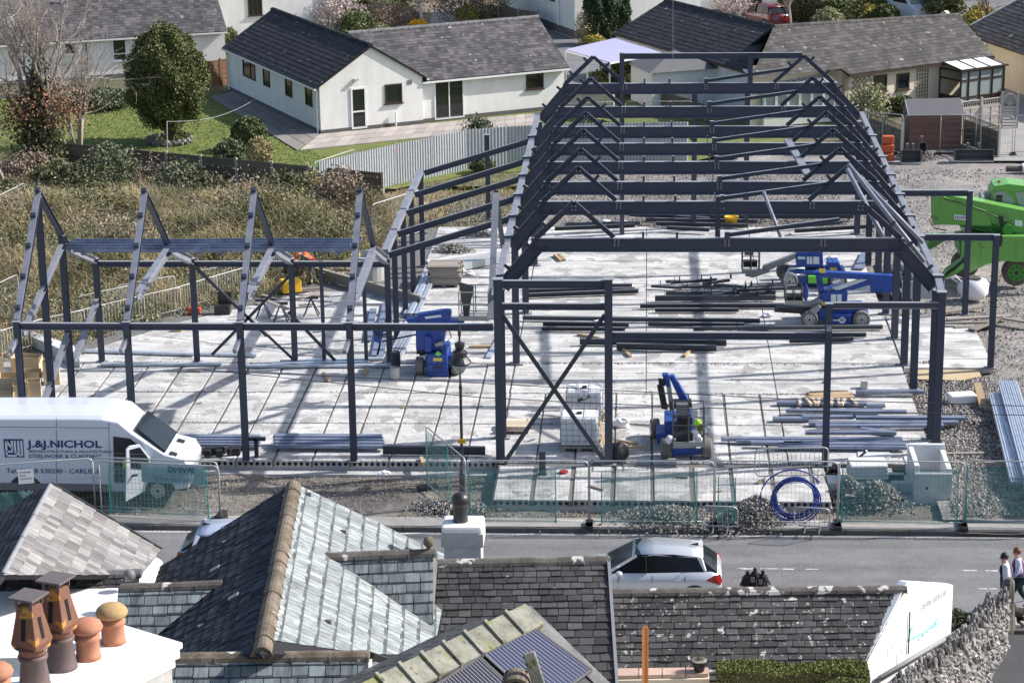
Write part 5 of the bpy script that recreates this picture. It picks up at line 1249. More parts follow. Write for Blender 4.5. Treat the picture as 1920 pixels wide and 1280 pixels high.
# seams
for l in (((106,783),(106,915)),((204,790),(206,905)),((-10,800),(205,802))):
    p,q=PY(l,VY-.006); MB().bar(p,q,.012,.012,(0,1,0)).build('panel_seam','grey_plastic',van)
p,q=PY([(-10,802),(198,804)],VY-.012); MB().bar(p,q,.03,.05,(0,0,1)).build('roof_rail','van_white',van)
def vt(t_,px,py,size,m,bold,wide=1.): return text(t_,onY(px,py,VY-.014),(1,0,0),(0,.035,1),size,m,van,bold=bold,wide=wide)
vt('J.&J.NICHOL',53,838,.31,'letter_navy',True,1.34); vt('BESPOKE STRUCTURAL & ARCHITECTURAL',54,848,.108,'letter_grey',False,1.2); vt('STEELWORK & CLADDING',54,858,.165,'letter_navy',False,1.12); vt('Tel. 01228 530240 - CARLISLE',12,886,.195,'letter_navy',False,1.16)
a,b=PY([(9,857),(43,823)],VY-.012); MB().bb(a,(b[0],a[1]+.008,b[2])).build('logo_plate','letter_navy',van); lg=MB(); a,b=PY([(9,857),(43,823)],VY-.022); w_,h_=b[0]-a[0],b[2]-a[2]
def L_(u0,v0,u1,v1,t=.055): lg.bar(a+(w_*u0,0,h_*v0),a+(w_*u1,0,h_*v1),.008,t,(0,0,1) if abs(u1-u0)>abs(v1-v0) else (1,0,0))
for s_ in ((.12,.10,.12,.9),(.14,.9,.40,.5),(.42,.40,.42,.92),(.57,.22,.57,.92),(.74,.22,.74,.92),(.90,.08,.90,.92),(.12,.09,.62,.09),(.12,.32,.45,.32),(.57,.25,.88,.08)): L_(*s_,.062)
lg.build('logo','van_white',van)
# open cab door
hp=onY(286,870,VY-.02); dn=_n((math.sin(R(52)),-math.cos(R(52)),0)); nd=_n(np.cross((-math.cos(R(38)),-math.sin(R(38)),0),UP))
hin=hp; def_=nd
D=[onP(a_,b_,hin,def_) for a_,b_ in ((237,842),(243,836),(262,833),(283,858),(281,885),(272,920),(236,940))]
do=MB().prism(D,def_*.06).build('door','van_white',van,bevel=.01)
D2=[onP(a_,b_,hin,def_)-def_*.012 for a_,b_ in ((243,843),(262,838),(279,860),(278,880),(246,878))]
MB().prism(D2,def_*.09).build('pane','glass_car',do)
p=onP(248,891,hin,def_); MB().bar(p,p+(.16,-.02,.02),.05,.06).build('handle','black_plastic',do)
pr([(231,862),(238,862),(238,878),(231,878)],VY-.1,.05,'hivis_green','hivis_vest',van)
# ---- silver hatchback
def car(name,label,cat,paint,origin,ang=0.,L=4.05,wd=.86,hgt=1.45,flip=1,detail=True,scale=1.):
    """car along local x, nose at -x; built at origin then placed"""
    o=T(name,label,cat)
    def sec(x,zb,zt,w0,w1,crown=.02): # lower body ring
        return [(x,-w0*.94,zb),(x,-w0,zb+.16),(x,-w0*1.0,zt*.72),(x,-w1,zt),(x,0,zt+crown),(x,w1,zt),(x,w0,zt*.72),(x,w0,zb+.16),(x,w0*.94,zb)]
    h=L/2
    S_=[sec(-h,.35,.62,wd*.70,wd*.62),sec(-h+.12,.24,.70,wd*.90,wd*.80),sec(-h+.5,.20,.82,wd*.98,wd*.88,.04),sec(-h+1.05,.2,.92,wd,wd*.92,.04),sec(-h+1.7,.2,.94,wd,wd*.93),sec(0.4,.2,.97,wd,wd*.94),sec(h-.8,.2,1.0,wd,wd*.93),sec(h-.3,.24,1.0,wd*.98,wd*.9),sec(h-.06,.32,.93,wd*.93,wd*.82),sec(h,.42,.80,wd*.84,wd*.74)]
    loft(S_,'body',paint,o)
    def gs(x,z0,z1,w0,w1): return [(x,-w0,z0),(x,-w1,z1),(x,0,z1+.015),(x,w1,z1),(x,w0,z0)]
    G_=[gs(-h+.98,.90,.93,wd*.86,wd*.84),gs(-h+1.75,.92,hgt-.05,wd*.90,wd*.70),gs(-h+2.3,.93,hgt-.02,wd*.92,wd*.72),gs(.75,.95,hgt-.02,wd*.92,wd*.72),gs(h-.62,.97,hgt-.09,wd*.90,wd*.70),gs(h-.12,.96,.98,wd*.84,wd*.80)]
    loft(G_,'glasshouse','glass_car',o,smooth=False)
    def rf(x,z,w): return [(x,-w,z-.04),(x,-w*.93,z+.012),(x,0,z+.04),(x,w*.93,z+.012),(x,w,z-.04)]
    loft([rf(-h+1.66,hgt-.09,wd*.71),rf(-h+2.2,hgt-.01,wd*.745),rf(.2,hgt+.0,wd*.75),rf(h-.85,hgt-.05,wd*.73),rf(h-.5,hgt-.085,wd*.70)],'roof',paint,o)
    for s in (-1,1):
        mb=MB()
        mb.bar((-h+1.0,s*wd*.87,.93),(-h+1.78,s*wd*.715,hgt-.06),.05,.06); mb.build('pillar',paint,o); mb=MB(); mb.bar((h-.50,s*wd*.80,1.0),(h-.62,s*wd*.71,hgt-.09),.05,.20)
        mb.build('pillar',paint,o); MB().bar((.02,s*wd*.935,.96),(.0,s*wd*.735,hgt-.06),.03,.09).build('door_pillar','black_plastic',o)
        MB().ball((-h+1.32,s*(wd+.08),.99),(.10,.10,.075),10,7).build('mirror',paint,o,smooth=True)
        for x in (-.35,.75): MB().bar((x,s*(wd+.004),.80),(x+.2,s*(wd+.004),.80),.03,.035).build('door_handle',paint,o,bevel=.01)
        for x in (-.72,.18,1.05): MB().bar((x-.02,s*(wd+.001),.28),(x,s*(wd*.985),.93),.012,.012).build('door_seam','black_plastic',o)
        lt=MB().prism([(h-.42,s*wd*.965,.80),(h-.05,s*wd*.93,.66),(h-.0,s*wd*.86,.78),(h-.06,s*wd*.84,.95),(h-.2,s*wd*.93,.93)],(.012,s*.022,0)); lt.build('tail_light','red_light',o)
        MB().prism([(-h+.08,s*wd*.82,.56),(-h+.35,s*wd*.95,.60),(-h+.42,s*wd*.96,.74),(-h+.14,s*wd*.84,.68)],(-.012,s*.02,.01)).build('headlight','glass_pale',o)
        for x in (-h+.78,h-.72):
            a=np.arange(13)*math.pi/12; MB().prism([(x+math.cos(t)*.37,s*(wd-.005),.30+math.sin(t)*.37) for t in a],(0,s*.012,0)).build('wheel_arch','black_plastic',o)
            wheel(o,(x,s*(wd-.09),.31),.31,.2,side=s)
    MB().bar((h-.02,-.25,.62),(h-.02,.25,.62),.02,.11).build('number_plate','sticker_yellow',o)
    MB().prism([(h-.85,0,hgt+.03),(h-.62,0,hgt+.0),(h-.64,0,hgt+.09)],(0,.03,0)).build('aerial_fin','black_plastic',o)
    MB().bar((h-.16,-.28,1.07),(h-.16,.1,1.12),.02,.02).build('wiper','black_plastic',o)
    o.scale=(scale,)*3; o.rotation_euler=(0,0,ang); o.location=tuple(map(float,origin)); return o
rx=onY(1355,1085,58.6)[0]; car('hatchback_car','silver five-door hatchback parked at the kerb above the lichen roof','car','silver_paint',(rx-2.05,58.85,-.42),ang=R(-1))
gx=G(345,1010,-.3); car('parked_car','pale blue car almost hidden behind the peak of the slate roof','car','lightblue_paint',(gx[0]+2.45,60.1,-.42),ang=R(180))
g_=G(1437,55,-.05); car('red_car','dark red hatchback seen from behind at the top of the picture','car','red_paint',(g_[0],g_[1]+1.8,-.05),ang=R(-62),hgt=1.5)
# distant white van with roof rack
wv=T('white_van','white van with black roof rack facing the camera at the top right','van')
pf=[(-2.6,.3),(-2.6,2.3),(-2.4,2.45),(1.2,2.45),(1.5,2.35),(2.15,1.45),(2.75,1.2),(2.8,.4)]
loft([[(x*1.0,-.95,z) for x,z in pf],[(x,-.88,z+.03*(z>1.5)) for x,z in pf][0:0] or [(x,-.75,z+.05*(z>1.5)) for x,z in pf],[(x,.75,z+.05*(z>1.5)) for x,z in pf],[(x,.95,z) for x,z in pf]],'body','van_white',wv,smooth=False,bevel=.04)
MB().prism([(1.56,-.8,2.30),(1.56,.8,2.30),(2.17,.85,1.48),(2.17,-.85,1.48)],(.03,0,.02)).build('windscreen','glass_pale',wv)
for s in (-1,1): MB().prism([(.4,s*.952,2.05),(1.35,s*.952,2.05),(1.9,s*.952,1.45),(.4,s*.952,1.45)],(0,s*.01,0)).build('window','glass_car',wv); [wheel(wv,(x,s*.85,.34),.34,.2,side=s) for x in (-1.7,1.9)]
for s in (-.7,.7): MB().tube((-2.2,s,2.62),(1.0,s,2.62),.03,6).build('roof_rack','black_metal',wv)
mb=MB(); [mb.tube((x,-.7,2.62),(x,.7,2.62),.025,6) for x in (-2.,-1.3,-.6,.1,.8)]; mb.build('roof_rack_bars','black_metal',wv)
p=G(1712,52); wv.location=(p[0]-.5,p[1]+3.2,-.05); wv.rotation_euler=(0,0,R(-58))
# ---- green telehandler (right edge)
TY=89.2; tl=T('telehandler','bright green telescopic handler parked on gravel at the right edge','telehandler',G(1850,540))
pr([(1803,452),(1812,442),(1920,443),(2010,443),(2010,497),(1905,491),(1880,490),(1850,496),(1812,516),(1802,500)],TY,.25,'digger_green','chassis',tl,bevel=.03)
pr([(1812,442),(2010,443),(2010,450),(1812,450)],TY+.25,2.0,'digger_green','deck',tl)
pr([(1765,523),(1775,522),(1792,515),(1815,497),(1815,484),(1796,494),(1778,506)],TY-.15,.55,'digger_green','mudguard',tl,bevel=.03)
pr([(1733,466),(1745,468),(1765,456),(1782,443),(1775,440),(1752,443),(1742,452)],TY+1.7,.6,'digger_green','mudguard',tl,bevel=.03)
pr([(1798,452),(1812,450),(1812,484),(1800,480)],TY+.1,1.6,'digger_green_dark','axle_frame',tl)
c=onY(1905,497,TY+.15); wheel(tl,(c[0]+.1,TY+.75,.50),.55,.4,tm='mud',rm='digger_green_dark'); c=onY(1790,500,TY+.5); wheel(tl,(c[0]+.6,TY+2.0,.50),.55,.4,tm='mud',rm='digger_green_dark')
pr([(1751,365),(1764,363),(1775,372),(1850,395),(1860,424),(1752,421),(1747,405)],TY+.6,.12,'digger_green','boom_side',tl,bevel=.02)
pr([(1764,363),(1800,370),(2010,412),(2010,446),(1900,437),(1860,420),(1790,402),(1768,385)],TY+.7,.75,'digger_green','boom',tl,bevel=.04)
pr([(1750,364),(1763,363),(1765,421),(1751,422)],TY+.74,.9,'digger_green_dark','boom_end',tl)
pr([(1790,402),(1860,420),(1900,437),(1880,441),(1800,425)],TY+.75,.55,'digger_green_dark','boom_recess',tl)
c=onY(1890,431,TY+.4); MB().tube(c,c+(0,.9,0),.22,14).build('pivot','digger_green_dark',tl)
pr([(1789,402),(1816,405),(1816,414),(1789,411)],TY+.58,.02,'sticker_white','name_plate',tl)
mb=MB()
for k in range(6):
    a,b=PY([(1791.5+k*3.9,409.2+k*.25),(1791.5+k*3.9,404.8+k*.25)],TY+.57); mb.bar(a,b,.025,.006,(0,1,0)); a2=a+(0,0,.0); mb.bar(a2,a2+(.045,0,.0) if k%2 else a2+(.04,0,.05),.02,.006,(0,1,0))
mb.build('lettering','letter_grey',tl)
pr([(1903,412),(1917,414),(1917,425),(1903,423)],TY+.68,.02,'sticker_white','round_badge',tl)
cab=pr([(1857,396),(1860,357),(1868,351),(1893,348),(2010,352),(2010,398)],TY+1.5,1.1,'digger_green','cab',tl,bevel=.04)
pr([(1861,392),(1864,361),(1882,358),(1899,372),(1905,393)],TY+1.47,.05,'glass_pale','pane',cab); pr([(1903,360),(2010,362),(2010,392),(1912,390)],TY+1.47,.05,'glass_pale','pane',cab)
pr([(1864,349),(1893,345),(1925,349),(1925,355),(1900,360),(1890,355),(1864,357)],TY+1.45,1.2,'digger_green','cab_roof',tl,bevel=.02)
c=onY(1873,346,TY+2); MB().tube(c,c+(0,0,.16),.06,10).build('beacon','red_light',tl)
pr([(1834,362),(1838,360),(1846,394),(1842,395)],TY+1.8,.12,'galv_bright','mast',tl); pr([(1846,362),(1854,360),(1856,396),(1848,396)],TY+1.9,.3,'hoarding','mast',tl)
pr([(1874,406),(1881,406),(1882,424),(1875,424)],TY+.5,.1,'black_plastic','mirror',tl)
pr([(1812,426),(1866,430),(1900,440),(1900,444),(1812,444)],TY+.95,.5,'black_plastic','engine_bay',tl)
pr([(1796,494),(1815,480),(1816,485),(1799,498)],TY-.17,.05,'black_plastic','mudguard_edge',tl); pr([(1770,520),(1792,505),(1800,497),(1798,493),(1775,510)],TY-.17,.04,'black_plastic','mudguard_edge',tl)
for pts in ([(1860,428),(1875,436),(1890,428),(1905,440)],[(1812,432),(1830,426),(1850,430),(1862,440)],[(1748,404),(1742,412),(1752,428),(1775,432)],[(1770,372),(1800,380),(1850,398),(1900,420)]): MB().path(PY(pts,TY+.56),.025,6).build('hose','black_plastic',tl,smooth=True)
for a,b in (((1872,470),(1872,492)),((1840,452),(1838,495)),((1905,452),(1905,486))): p,q=PY([a,b],TY-.006); MB().bar(p,q,.012,.012,(0,1,0)).build('panel_seam','digger_green_dark',tl)
pr([(1862,441),(1878,436),(1880,447),(1878,462),(1870,462),(1866,450)],TY-.05,.1,'black_plastic','grab_gear',tl)
pr([(1866,386),(1868,366),(1880,366),(1878,388)],TY+1.44,.02,'glass_dark','cab_seat',cab)
# ---- boom lifts
BL='blue articulated boom lifts'
def basket(par,px0,px1,py0,py1,Y,dep=.75,m='rail_dark',floor='lift_grey'):
    a=onY(px0,py1,Y); b=onY(px1,py1,Y); h=onY(px0,py0,Y)[2]-a[2]; mb=MB(); X0,X1,Z=a[0],b[0],a[2]; r=.02
    for x in (X0,X1,(X0+X1)/2):
        for y in (Y,Y+dep): mb.tube((x,y,Z),(x,y,Z+h),r,6)
    for z in (Z+h,Z+h*.55,Z+.05):
        for y in (Y,Y+dep): mb.tube((X0,y,z),(X1,y,z),r,6)
        for x in (X0,X1): mb.tube((x,Y,z),(x,Y+dep,z),r,6)
    o=mb.build('basket',m,par); MB().bb((X0,Y,Z-.03),(X1,Y+dep,Z)).build('basket_floor',floor,o); MB().bb((X0,Y-.02,Z),(X1,Y+.0,Z+.14)).build('toe_board',floor,o)
    MB().bb((X0+.1,Y+dep-.2,Z+h*.65),(X0+.45,Y+dep+.05,Z+h*.95)).build('control_box','grey_plastic',o); return o
# (c) right front
L1=T('boom_lift','blue boom lift with folded boom pointing right, nearer of the two at hall right','boom lift',G(1565,612),BL); Y=83.6
pr([(1533,600),(1534,578),(1620,576),(1632,594),(1628,603),(1600,606)],Y+.3,1.0,'lift_blue','chassis',L1,bevel=.04)
pr([(1562,590),(1596,590),(1597,608),(1562,608)],Y+.05,.5,'lift_blue','battery_box',L1,bevel=.02)
c=onY(1579,600,Y+.04); MB().tube(c,c+(0,.02,0),.13,16).build('round_badge','sticker_white',L1); MB().bb(c+(-.34,-.004,-.03),c+(-.13,.0,.02)).build('lettering','sticker_white',L1); MB().bb(c+(-.08,-.008,-.025),c+(.06,-.002,.02)).build('badge_mark','letter_grey',L1)
for px in (1517.5,1615.5):
    c=onY(px,598,Y+.1); wheel(L1,(c[0],Y+.12,.31),.32,.24,tm='tyre_dusty'); wheel(L1,(c[0],Y+1.45,.31),.32,.24,tm='tyre_dusty',side=1)
pr([(1536,574),(1538,548),(1585,543),(1590,548),(1588,574)],Y+.45,.9,'lift_blue','turret',L1,bevel=.05)
pr([(1558,552),(1568,552),(1568,566),(1558,566)],Y+.43,.02,'sticker_white','label_plate',L1); pr([(1570,552),(1578,552),(1578,566),(1570,566)],Y+.43,.02,'sticker_white','label_plate',L1)
pr([(1526,511),(1533,509),(1674,517),(1676,528),(1650,526),(1530,520)],Y+.5,.3,'lift_blue','upper_boom',L1,bevel=.02)
pr([(1556,541),(1630,523),(1675,526),(1676,549),(1633,548),(1631,534),(1600,544)],Y+.55,.25,'lift_blue','lower_boom',L1,bevel=.02)
pr([(1530,515),(1541,515),(1546,548),(1534,549)],Y+.45,.35,'lift_blue','boom_link',L1,bevel=.02)
pr([(1560,540),(1618,522),(1630,523),(1570,545)],Y+.5,.1,'galv_bright','inner_boom',L1); pr([(1536,503),(1548,505),(1548,512),(1536,511)],Y+.48,.02,'sticker_yellow','sticker',L1)
pr([(1540,566),(1554,566),(1554,573),(1540,573)],Y+.43,.02,'sticker_yellow','sticker',L1)
basket(L1,1473,1505,543,570,Y-.2,.9); pr([(1475,553),(1504,553),(1504,568),(1475,568)],Y+.0,.3,'black_plastic','tool_tray',L1)
pr([(1478,582),(1505,568),(1520,568),(1535,560),(1545,566),(1510,582)],Y+.3,.3,'lift_grey','jib',L1,bevel=.02); pr([(1452,585),(1460,577),(1520,577),(1530,590)],Y+.2,.5,'black_plastic','jib_base',L1)
MB().ball(onY(1511,549,Y-.1),(.10,.06,.32),8,6).build('blue_cloth','blue_pipe',L1)
pr([(1518,583),(1536,573),(1540,577),(1528,590)],Y-.02,.3,'lift_grey','mudguard',L1)
# (b) rear
L2=T('boom_lift','blue and lime boom lift with grey boom lowered to the left, behind the other','boom lift',G(1530,545),BL); Y=89.0
pr([(1480,524),(1482,508),(1585,508),(1588,520),(1570,534),(1510,536)],Y+.3,1.0,'lift_blue','chassis',L2,bevel=.04); pr([(1515,518),(1553,518),(1552,533),(1516,531)],Y+.1,.3,'lime_green','side_panel',L2,bevel=.02)
for px,s in ((1480,.1),(1572,.1)): c=onY(px,526,Y+.1); wheel(L2,(c[0],Y+.12,.33),.34,.26,tm='tyre_dusty'); wheel(L2,(c[0]-.1,Y+1.6,.33),.34,.26,tm='tyre_dusty',side=1)
pr([(1494,503),(1492,474),(1543,472),(1544,502)],Y+.5,.9,'lift_blue','turret',L2,bevel=.05)
for a,b in ((1496,1510),(1513,1523),(1525,1536)): pr([(a,481),(b,482),(b,495 if a>1500 else 486),(a,495 if a>1500 else 486)],Y+.48,.02,'sticker_white','label_plate',L2)
pr([(1549,511),(1553,492),(1573,492),(1582,512)],Y+.4,.8,'lift_blue','engine_hood',L2,bevel=.03); pr([(1556,502),(1570,502),(1570,507),(1556,507)],Y+.36,.02,'sticker_yellow','sticker',L2)
pr([(1429,503),(1434,498),(1489,477),(1494,484),(1440,508)],Y+.55,.25,'lift_grey','boom',L2,bevel=.02); pr([(1397,518),(1404,511),(1440,505),(1444,510),(1412,521)],Y+.5,.3,'lift_grey','jib',L2,bevel=.02)
basket(L2,1392,1424,472,512,Y+.2,.8,floor='lift_grey'); pr([(1394,490),(1420,490),(1420,500),(1394,500)],Y+.5,.3,'black_cloth','tool_bag',L2)
mb=MB(); a=onY(1468,517,Y-.1); mb.path(PY([(1470,524),(1480,503),(1508,503),(1510,515),(1476,516)],Y-.1),.04,6); mb.build('bull_bar','galv_bright',L2,smooth=True)
# (a) left centre
L3=T('boom_lift','blue boom lift with large empty basket, standing left of the lamp post','boom lift',G(815,706),BL); Y=77.3
pr([(801,706),(800,664),(838,663),(841,706)],Y,1.6,'lift_blue','chassis',L3,bevel=.03); pr([(780,688),(780,672),(866,664),(868,690)],Y+.35,.3,'lift_blue','axle',L3)
for px in (787,855):
    c=onY(px,692,Y+.3); wheel(L3,(c[0],Y+.35,.31),.32,.26,ax=(1,0,0) if False else (1,0,0),tm='tyre_dusty',side=-1 if px<800 else 1); wheel(L3,(c[0],Y+1.9,.31),.32,.26,ax=(1,0,0),tm='tyre_dusty')
pr([(780,657),(779,620),(836,618),(829,658)],Y+.3,1.1,'lift_blue','turret',L3,bevel=.03); pr([(797,660),(797,630),(809,634),(809,660)],Y+.1,.3,'lift_blue','cover',L3,bevel=.02)
pr([(812,671),(829,671),(829,677),(812,677)],Y-.02,.02,'sticker_yellow','sticker',L3); pr([(823,612),(837,612),(837,617),(823,617)],Y+.18,.02,'sticker_yellow','sticker',L3)
pr([(780,597),(783,590),(838,582),(846,585),(845,600),(870,604),(868,620),(770,617),(760,598)],Y+.4,.35,'lift_blue','boom',L3,bevel=.02)
pr([(796,594),(826,590),(828,594),(798,598)],Y+.38,.02,'sticker_white','label_plate',L3)
pr([(706,612),(765,612),(765,620),(706,622)],Y+.55,.25,'black_metal','boom_tube',L3); pr([(701,608),(716,608),(713,644),(700,640)],Y+.5,.3,'lift_blue','boom_end',L3,bevel=.02)
a,b=PY([(716,640),(830,617)],Y+.45); MB().tube(a,b,.03,6).build('cylinder_rod','black_metal',L3)
MB().path(PY([(697,612),(702,625),(715,629),(727,624)],Y+.4),.03,6).build('hose','black_plastic',L3,smooth=True)
basket(L3,861,916,548,600,Y+.2,1.0,m='lift_grey'); pr([(860,530),(888,538),(884,560),(878,597),(870,597),(866,565)],Y+.6,.15,'rail_dark','control_post',L3)
MB().path(PY([(868,612),(878,618),(895,619),(903,612)],Y+.4),.05,6).build('hose','black_plastic',L3,smooth=True)
# (d) front right, seen end on
L4=T('boom_lift','blue boom lift facing the camera, cluttered basket lowered between its front wheels','boom lift',G(1285,865),BL); Y=68.7
for px,py,yy in ((1248,850,0),(1325,850,0),(1228,818,1.9),(1308,818,1.9)):
    c=onY(px,py,Y+yy+.1); wheel(L4,(c[0],Y+yy+.3,.31),.32,.28,ax=(1,.1,0),tm='tyre_dusty',side=-1 if px<1280 else 1)
pr([(1259,846),(1316,843),(1316,852),(1260,854)],Y+.25,.2,'lift_blue','axle',L4); pr([(1262,838),(1306,838),(1304,848),(1266,848)],Y+.5,1.2,'white_paint','chassis_plate',L4)
pr([(1232,832),(1231,813),(1250,811),(1254,834)],Y+.9,.9,'lift_blue','battery_box',L4,bevel=.02); pr([(1245,830),(1246,790),(1300,790),(1300,832)],Y+1.1,1.2,'lift_blue','chassis',L4,bevel=.04)
pr([(1270,815),(1270,760),(1292,760),(1290,815)],Y+.9,.3,'black_plastic','mast',L4); pr([(1285,812),(1288,778),(1298,776),(1298,812)],Y+.95,.5,'lift_blue','turret',L4,bevel=.02)
pr([(1254,706),(1264,705),(1291,750),(1290,757),(1277,756)],Y+1.1,.28,'lift_blue','upper_boom',L4,bevel=.02); pr([(1241,703),(1253,703),(1258,725),(1250,727)],Y+1.0,.3,'lift_blue','boom_head',L4,bevel=.02); pr([(1250,726),(1258,724),(1264,770),(1256,772)],Y+1.0,.25,'lift_grey','lower_boom',L4)
mb=MB()
for k in range(14): t_=k/13; c=onY(1236+t_*10+(4 if k<3 else 0),712+t_*52,Y+.98); mb.box(c,(.20,.16,.055),m=np.array(Matrix.Rotation(R(10),3,'Y')))
mb.build('cable_track','black_plastic',L4)
bk_=basket(L4,1262,1320,766,836,Y-.5,.8,m='rail_dark',floor='lift_grey')
pr([(1296,768),(1308,768),(1308,782),(1296,782)],Y-.45,.02,'hoarding','notice',L4); pr([(1268,818),(1298,812),(1300,826),(1268,828)],Y-.3,.4,'black_plastic','tool_box',L4)
for (px,py,m_) in ((1308,793,'hivis_green'),(1313,800,'leaf_mid'),(1303,812,'white_sack'),(1309,822,'white_sack'),(1255,824,'white_sack')): MB().ball(onY(px,py,Y-.2),(.12,.08,.14),8,6,jit=.2).build('bag',m_,L4)

# hoses, seams and dark gaps that break up the lifts
def hose(par,Y,*ls,r=.018):
    for l in ls: MB().path(PY(l,Y),r,5).build('hose','black_plastic',par,smooth=True)
def seam(par,Y,*ls):
    for a,b in ls: p,q=PY([a,b],Y); MB().bar(p,q,.014,.012,(0,1,0)).build('panel_seam','black_plastic',par)
Y=83.6; hose(L1,Y+.42,[(1540,572),(1532,560),(1538,548),(1552,544)],[(1532,522),(1540,534),(1556,538)],[(1640,548),(1655,552),(1668,556),(1676,546)],[(1505,560),(1515,552),(1530,552)]); seam(L1,Y+.28,((1560,577),(1560,590)),((1600,576),(1602,604))); seam(L1,Y+.03,((1562,596),(1597,596)))
pr([(1540,577),(1600,574),(1612,577),(1560,583)],Y+.28,.05,'black_plastic','chassis_gap',L1); pr([(1556,573),(1572,570),(1590,571),(1590,576),(1556,577)],Y+.4,.5,'galv_rail','slew_ring',L1); pr([(1560,528),(1574,524),(1576,528),(1562,532)],Y+.49,.02,'sticker_white','label_plate',L1)
Y=89.; hose(L2,Y+.4,[(1490,500),(1478,498),(1470,506)],[(1545,488),(1556,480),(1562,490)],[(1500,506),(1510,514),(1522,510)]); seam(L2,Y+.48,((1518,474),(1518,501))); pr([(1490,504),(1545,503),(1545,508),(1490,508)],Y+.45,.6,'black_plastic','chassis_gap',L2)
Y=77.3; seam(L3,Y-.01,((800,683),(840,683)),((802,698),(840,698)),((820,664),(820,683))); hose(L3,Y+.25,[(838,640),(846,632),(842,618)],[(700,620),(708,632),(722,632),(735,622)],[(800,618),(790,608),(782,600)]); pr([(781,657),(829,657),(829,664),(781,664)],Y+.5,.6,'black_plastic','slew_gap',L3); pr([(838,668),(846,668),(846,700),(838,702)],Y+.4,.5,'black_plastic','gap',L3)
for i in range(4): pr([(812+i*5,686),(815+i*5,686),(815+i*5,693),(812+i*5,693)],Y-.015,.02,'black_plastic','grille',L3)
pr([(815,664),(821,658),(828,664),(822,668)],Y-.02,.03,'lime_green','sticker',L3); pr([(783,668),(798,666),(798,674),(783,676)],Y+.33,.02,'sticker_white','label_plate',L3); pr([(815,645),(826,641),(832,643),(830,648),(817,650)],Y+.1,.3,'lift_grey','bracket_arm',L3)
Y=68.7; hose(L4,Y+.9,[(1250,757),(1262,768),(1266,790),(1260,812)],[(1290,756),(1300,770),(1296,800)]); hose(L4,Y-.55,[(1322,798),(1330,806),(1326,816),(1321,812)],[(1262,780),(1270,800),(1264,820)]); pr([(1254,757),(1296,755),(1298,764),(1256,766)],Y+.8,.5,'black_plastic','jib_joint',L4)
# ================================================================ materials and tools on site
def lay(name,lab,cat,m,a,b,z,w,h,group,lip=False,zr=0):
    p,q=G(a[0],a[1],z),G(b[0],b[1],z); mb=MB()
    if lip=='I': mb.ibeam(p+UP*h/2,q+UP*h/2,h,w)
    elif lip=='C': mb.bar(p+UP*h/2,q+UP*h/2,w*.1,h); mb.bar(p+UP*h,q+UP*h,w,.012,off=(w*.45,0)); mb.bar(p+UP*.01,q+UP*.01,w,.012,off=(w*.45,0))
    elif lip=='clt':
        mb.bar(p+UP*h/2,q+UP*h/2,w,h); L=np.linalg.norm(q-p); d=(q-p)/L
        for k in range(max(2,int(L/.9))): c=p+d*(k+.4)*.9+UP*(h+.1); mb.bar(c-UP*.1,c+UP*.1,.14,.012,d)
    else: mb.bar(p+UP*h/2,q+UP*h/2,w,h)
    return tag(mb.build(name,m,origin=(p+q)/2),lab,cat,group)
DB=[((990,541),(1185,539),.16,'clt','front of the left rear pile, cleats up'),((990,549),(1190,546),.16,'I','middle of the left rear pile'),((990,557),(1197,549),.16,'I','frontmost of the left rear pile'),
((1228,564),(1454,562),.2,'clt','just behind the brick-like pile of paired beams'),((1248,553),(1454,552),.15,'clt','under the jumble of cleated pieces'),((1200,577),(1471,576),.16,'I','behind the split pair, right of centre'),((1228,584),(1385,584),.14,'I','short piece before the split pair'),
((980,600),(1425,606),.14,'C','longest thin beam across the hall floor'),((1018,610),(1179,612),.14,'I','short beam left, second row'),((1016,619),(1172,620),.14,'I','short beam left, third row'),((1215,610),(1395,612),.14,'I','beam right, second row'),((1300,620),(1655,617),.13,'C','beam passing in front of the blue lift wheels'),
((1087,645),(1362,648),.22,'I','deep beam on the front pair, left one'),((1156,654),(1343,658),.22,'I','front beam of the front pair on timber blocks'),((1480,642),(1600,639),.16,'I','beam behind the middle front post'),((1560,631),(1624,631),.15,'I','stub beam right of the middle front post'),
((718,850),(910,852),.26,'I','deep beam lying near the lamp post')]
for a,b,h,t,l in DB: lay('steel_beam','dark steel beam on the floor: '+l,'steel beam','dark_steel',a,b,.06,.16,h,'dark steel beams laid on the hall floor',t)
for k in range(13):
    a=(random.uniform(1210,1400),530+k*2.1); L_=random.uniform(40,110); lay('cleated_steel',['short dark steel piece with upright cleats, in the jumble behind the laid beams'][0],'steel piece','dark_steel',a,(a[0]+L_,a[1]+random.uniform(-7,7)),.05+random.uniform(0,.25),.12,.1,'jumbled short steel pieces with cleats','clt')
RB_=[((1210,415),(1420,418)),((1230,422),(1400,426)),((1250,430),(1330,434)),((1280,410),(1600,409)),((1420,404),(1615,403)),((1040,432),(1190,426)),((1060,424),(1200,421)),((1460,430),(1580,420)),((1490,436),(1640,427)),((1180,405),(1330,414))]
for k,(a,b) in enumerate(RB_): lay('steel_beam',ORD[k]+' dark steel beam in the heap under the rear hall frames','steel beam','dark_steel',a,b,.05+.04*(k%3),.14,.16,'steel beams heaped in the rear of the hall','clt' if k%3==0 else 'I')
GP=[((1456,759),(1625,761)),((1514,754),(1590,754)),((1605,738),(1733,738)),((1625,764),(1660,764)),((1474,774),(1654,774)),((1545,777),(1700,776)),((1449,789),(1517,789)),((1505,786),(1600,786)),((1605,787),(1810,788)),((1517,798),(1797,796)),((1530,803),(1770,802)),((1510,815),(1678,815)),((1612,808),(1680,816)),((1352,827),(1692,828)),((1408,834),(1503,835)),((1380,831),(1690,832)),((1458,841),(1701,843)),((1470,836),(1698,838))]
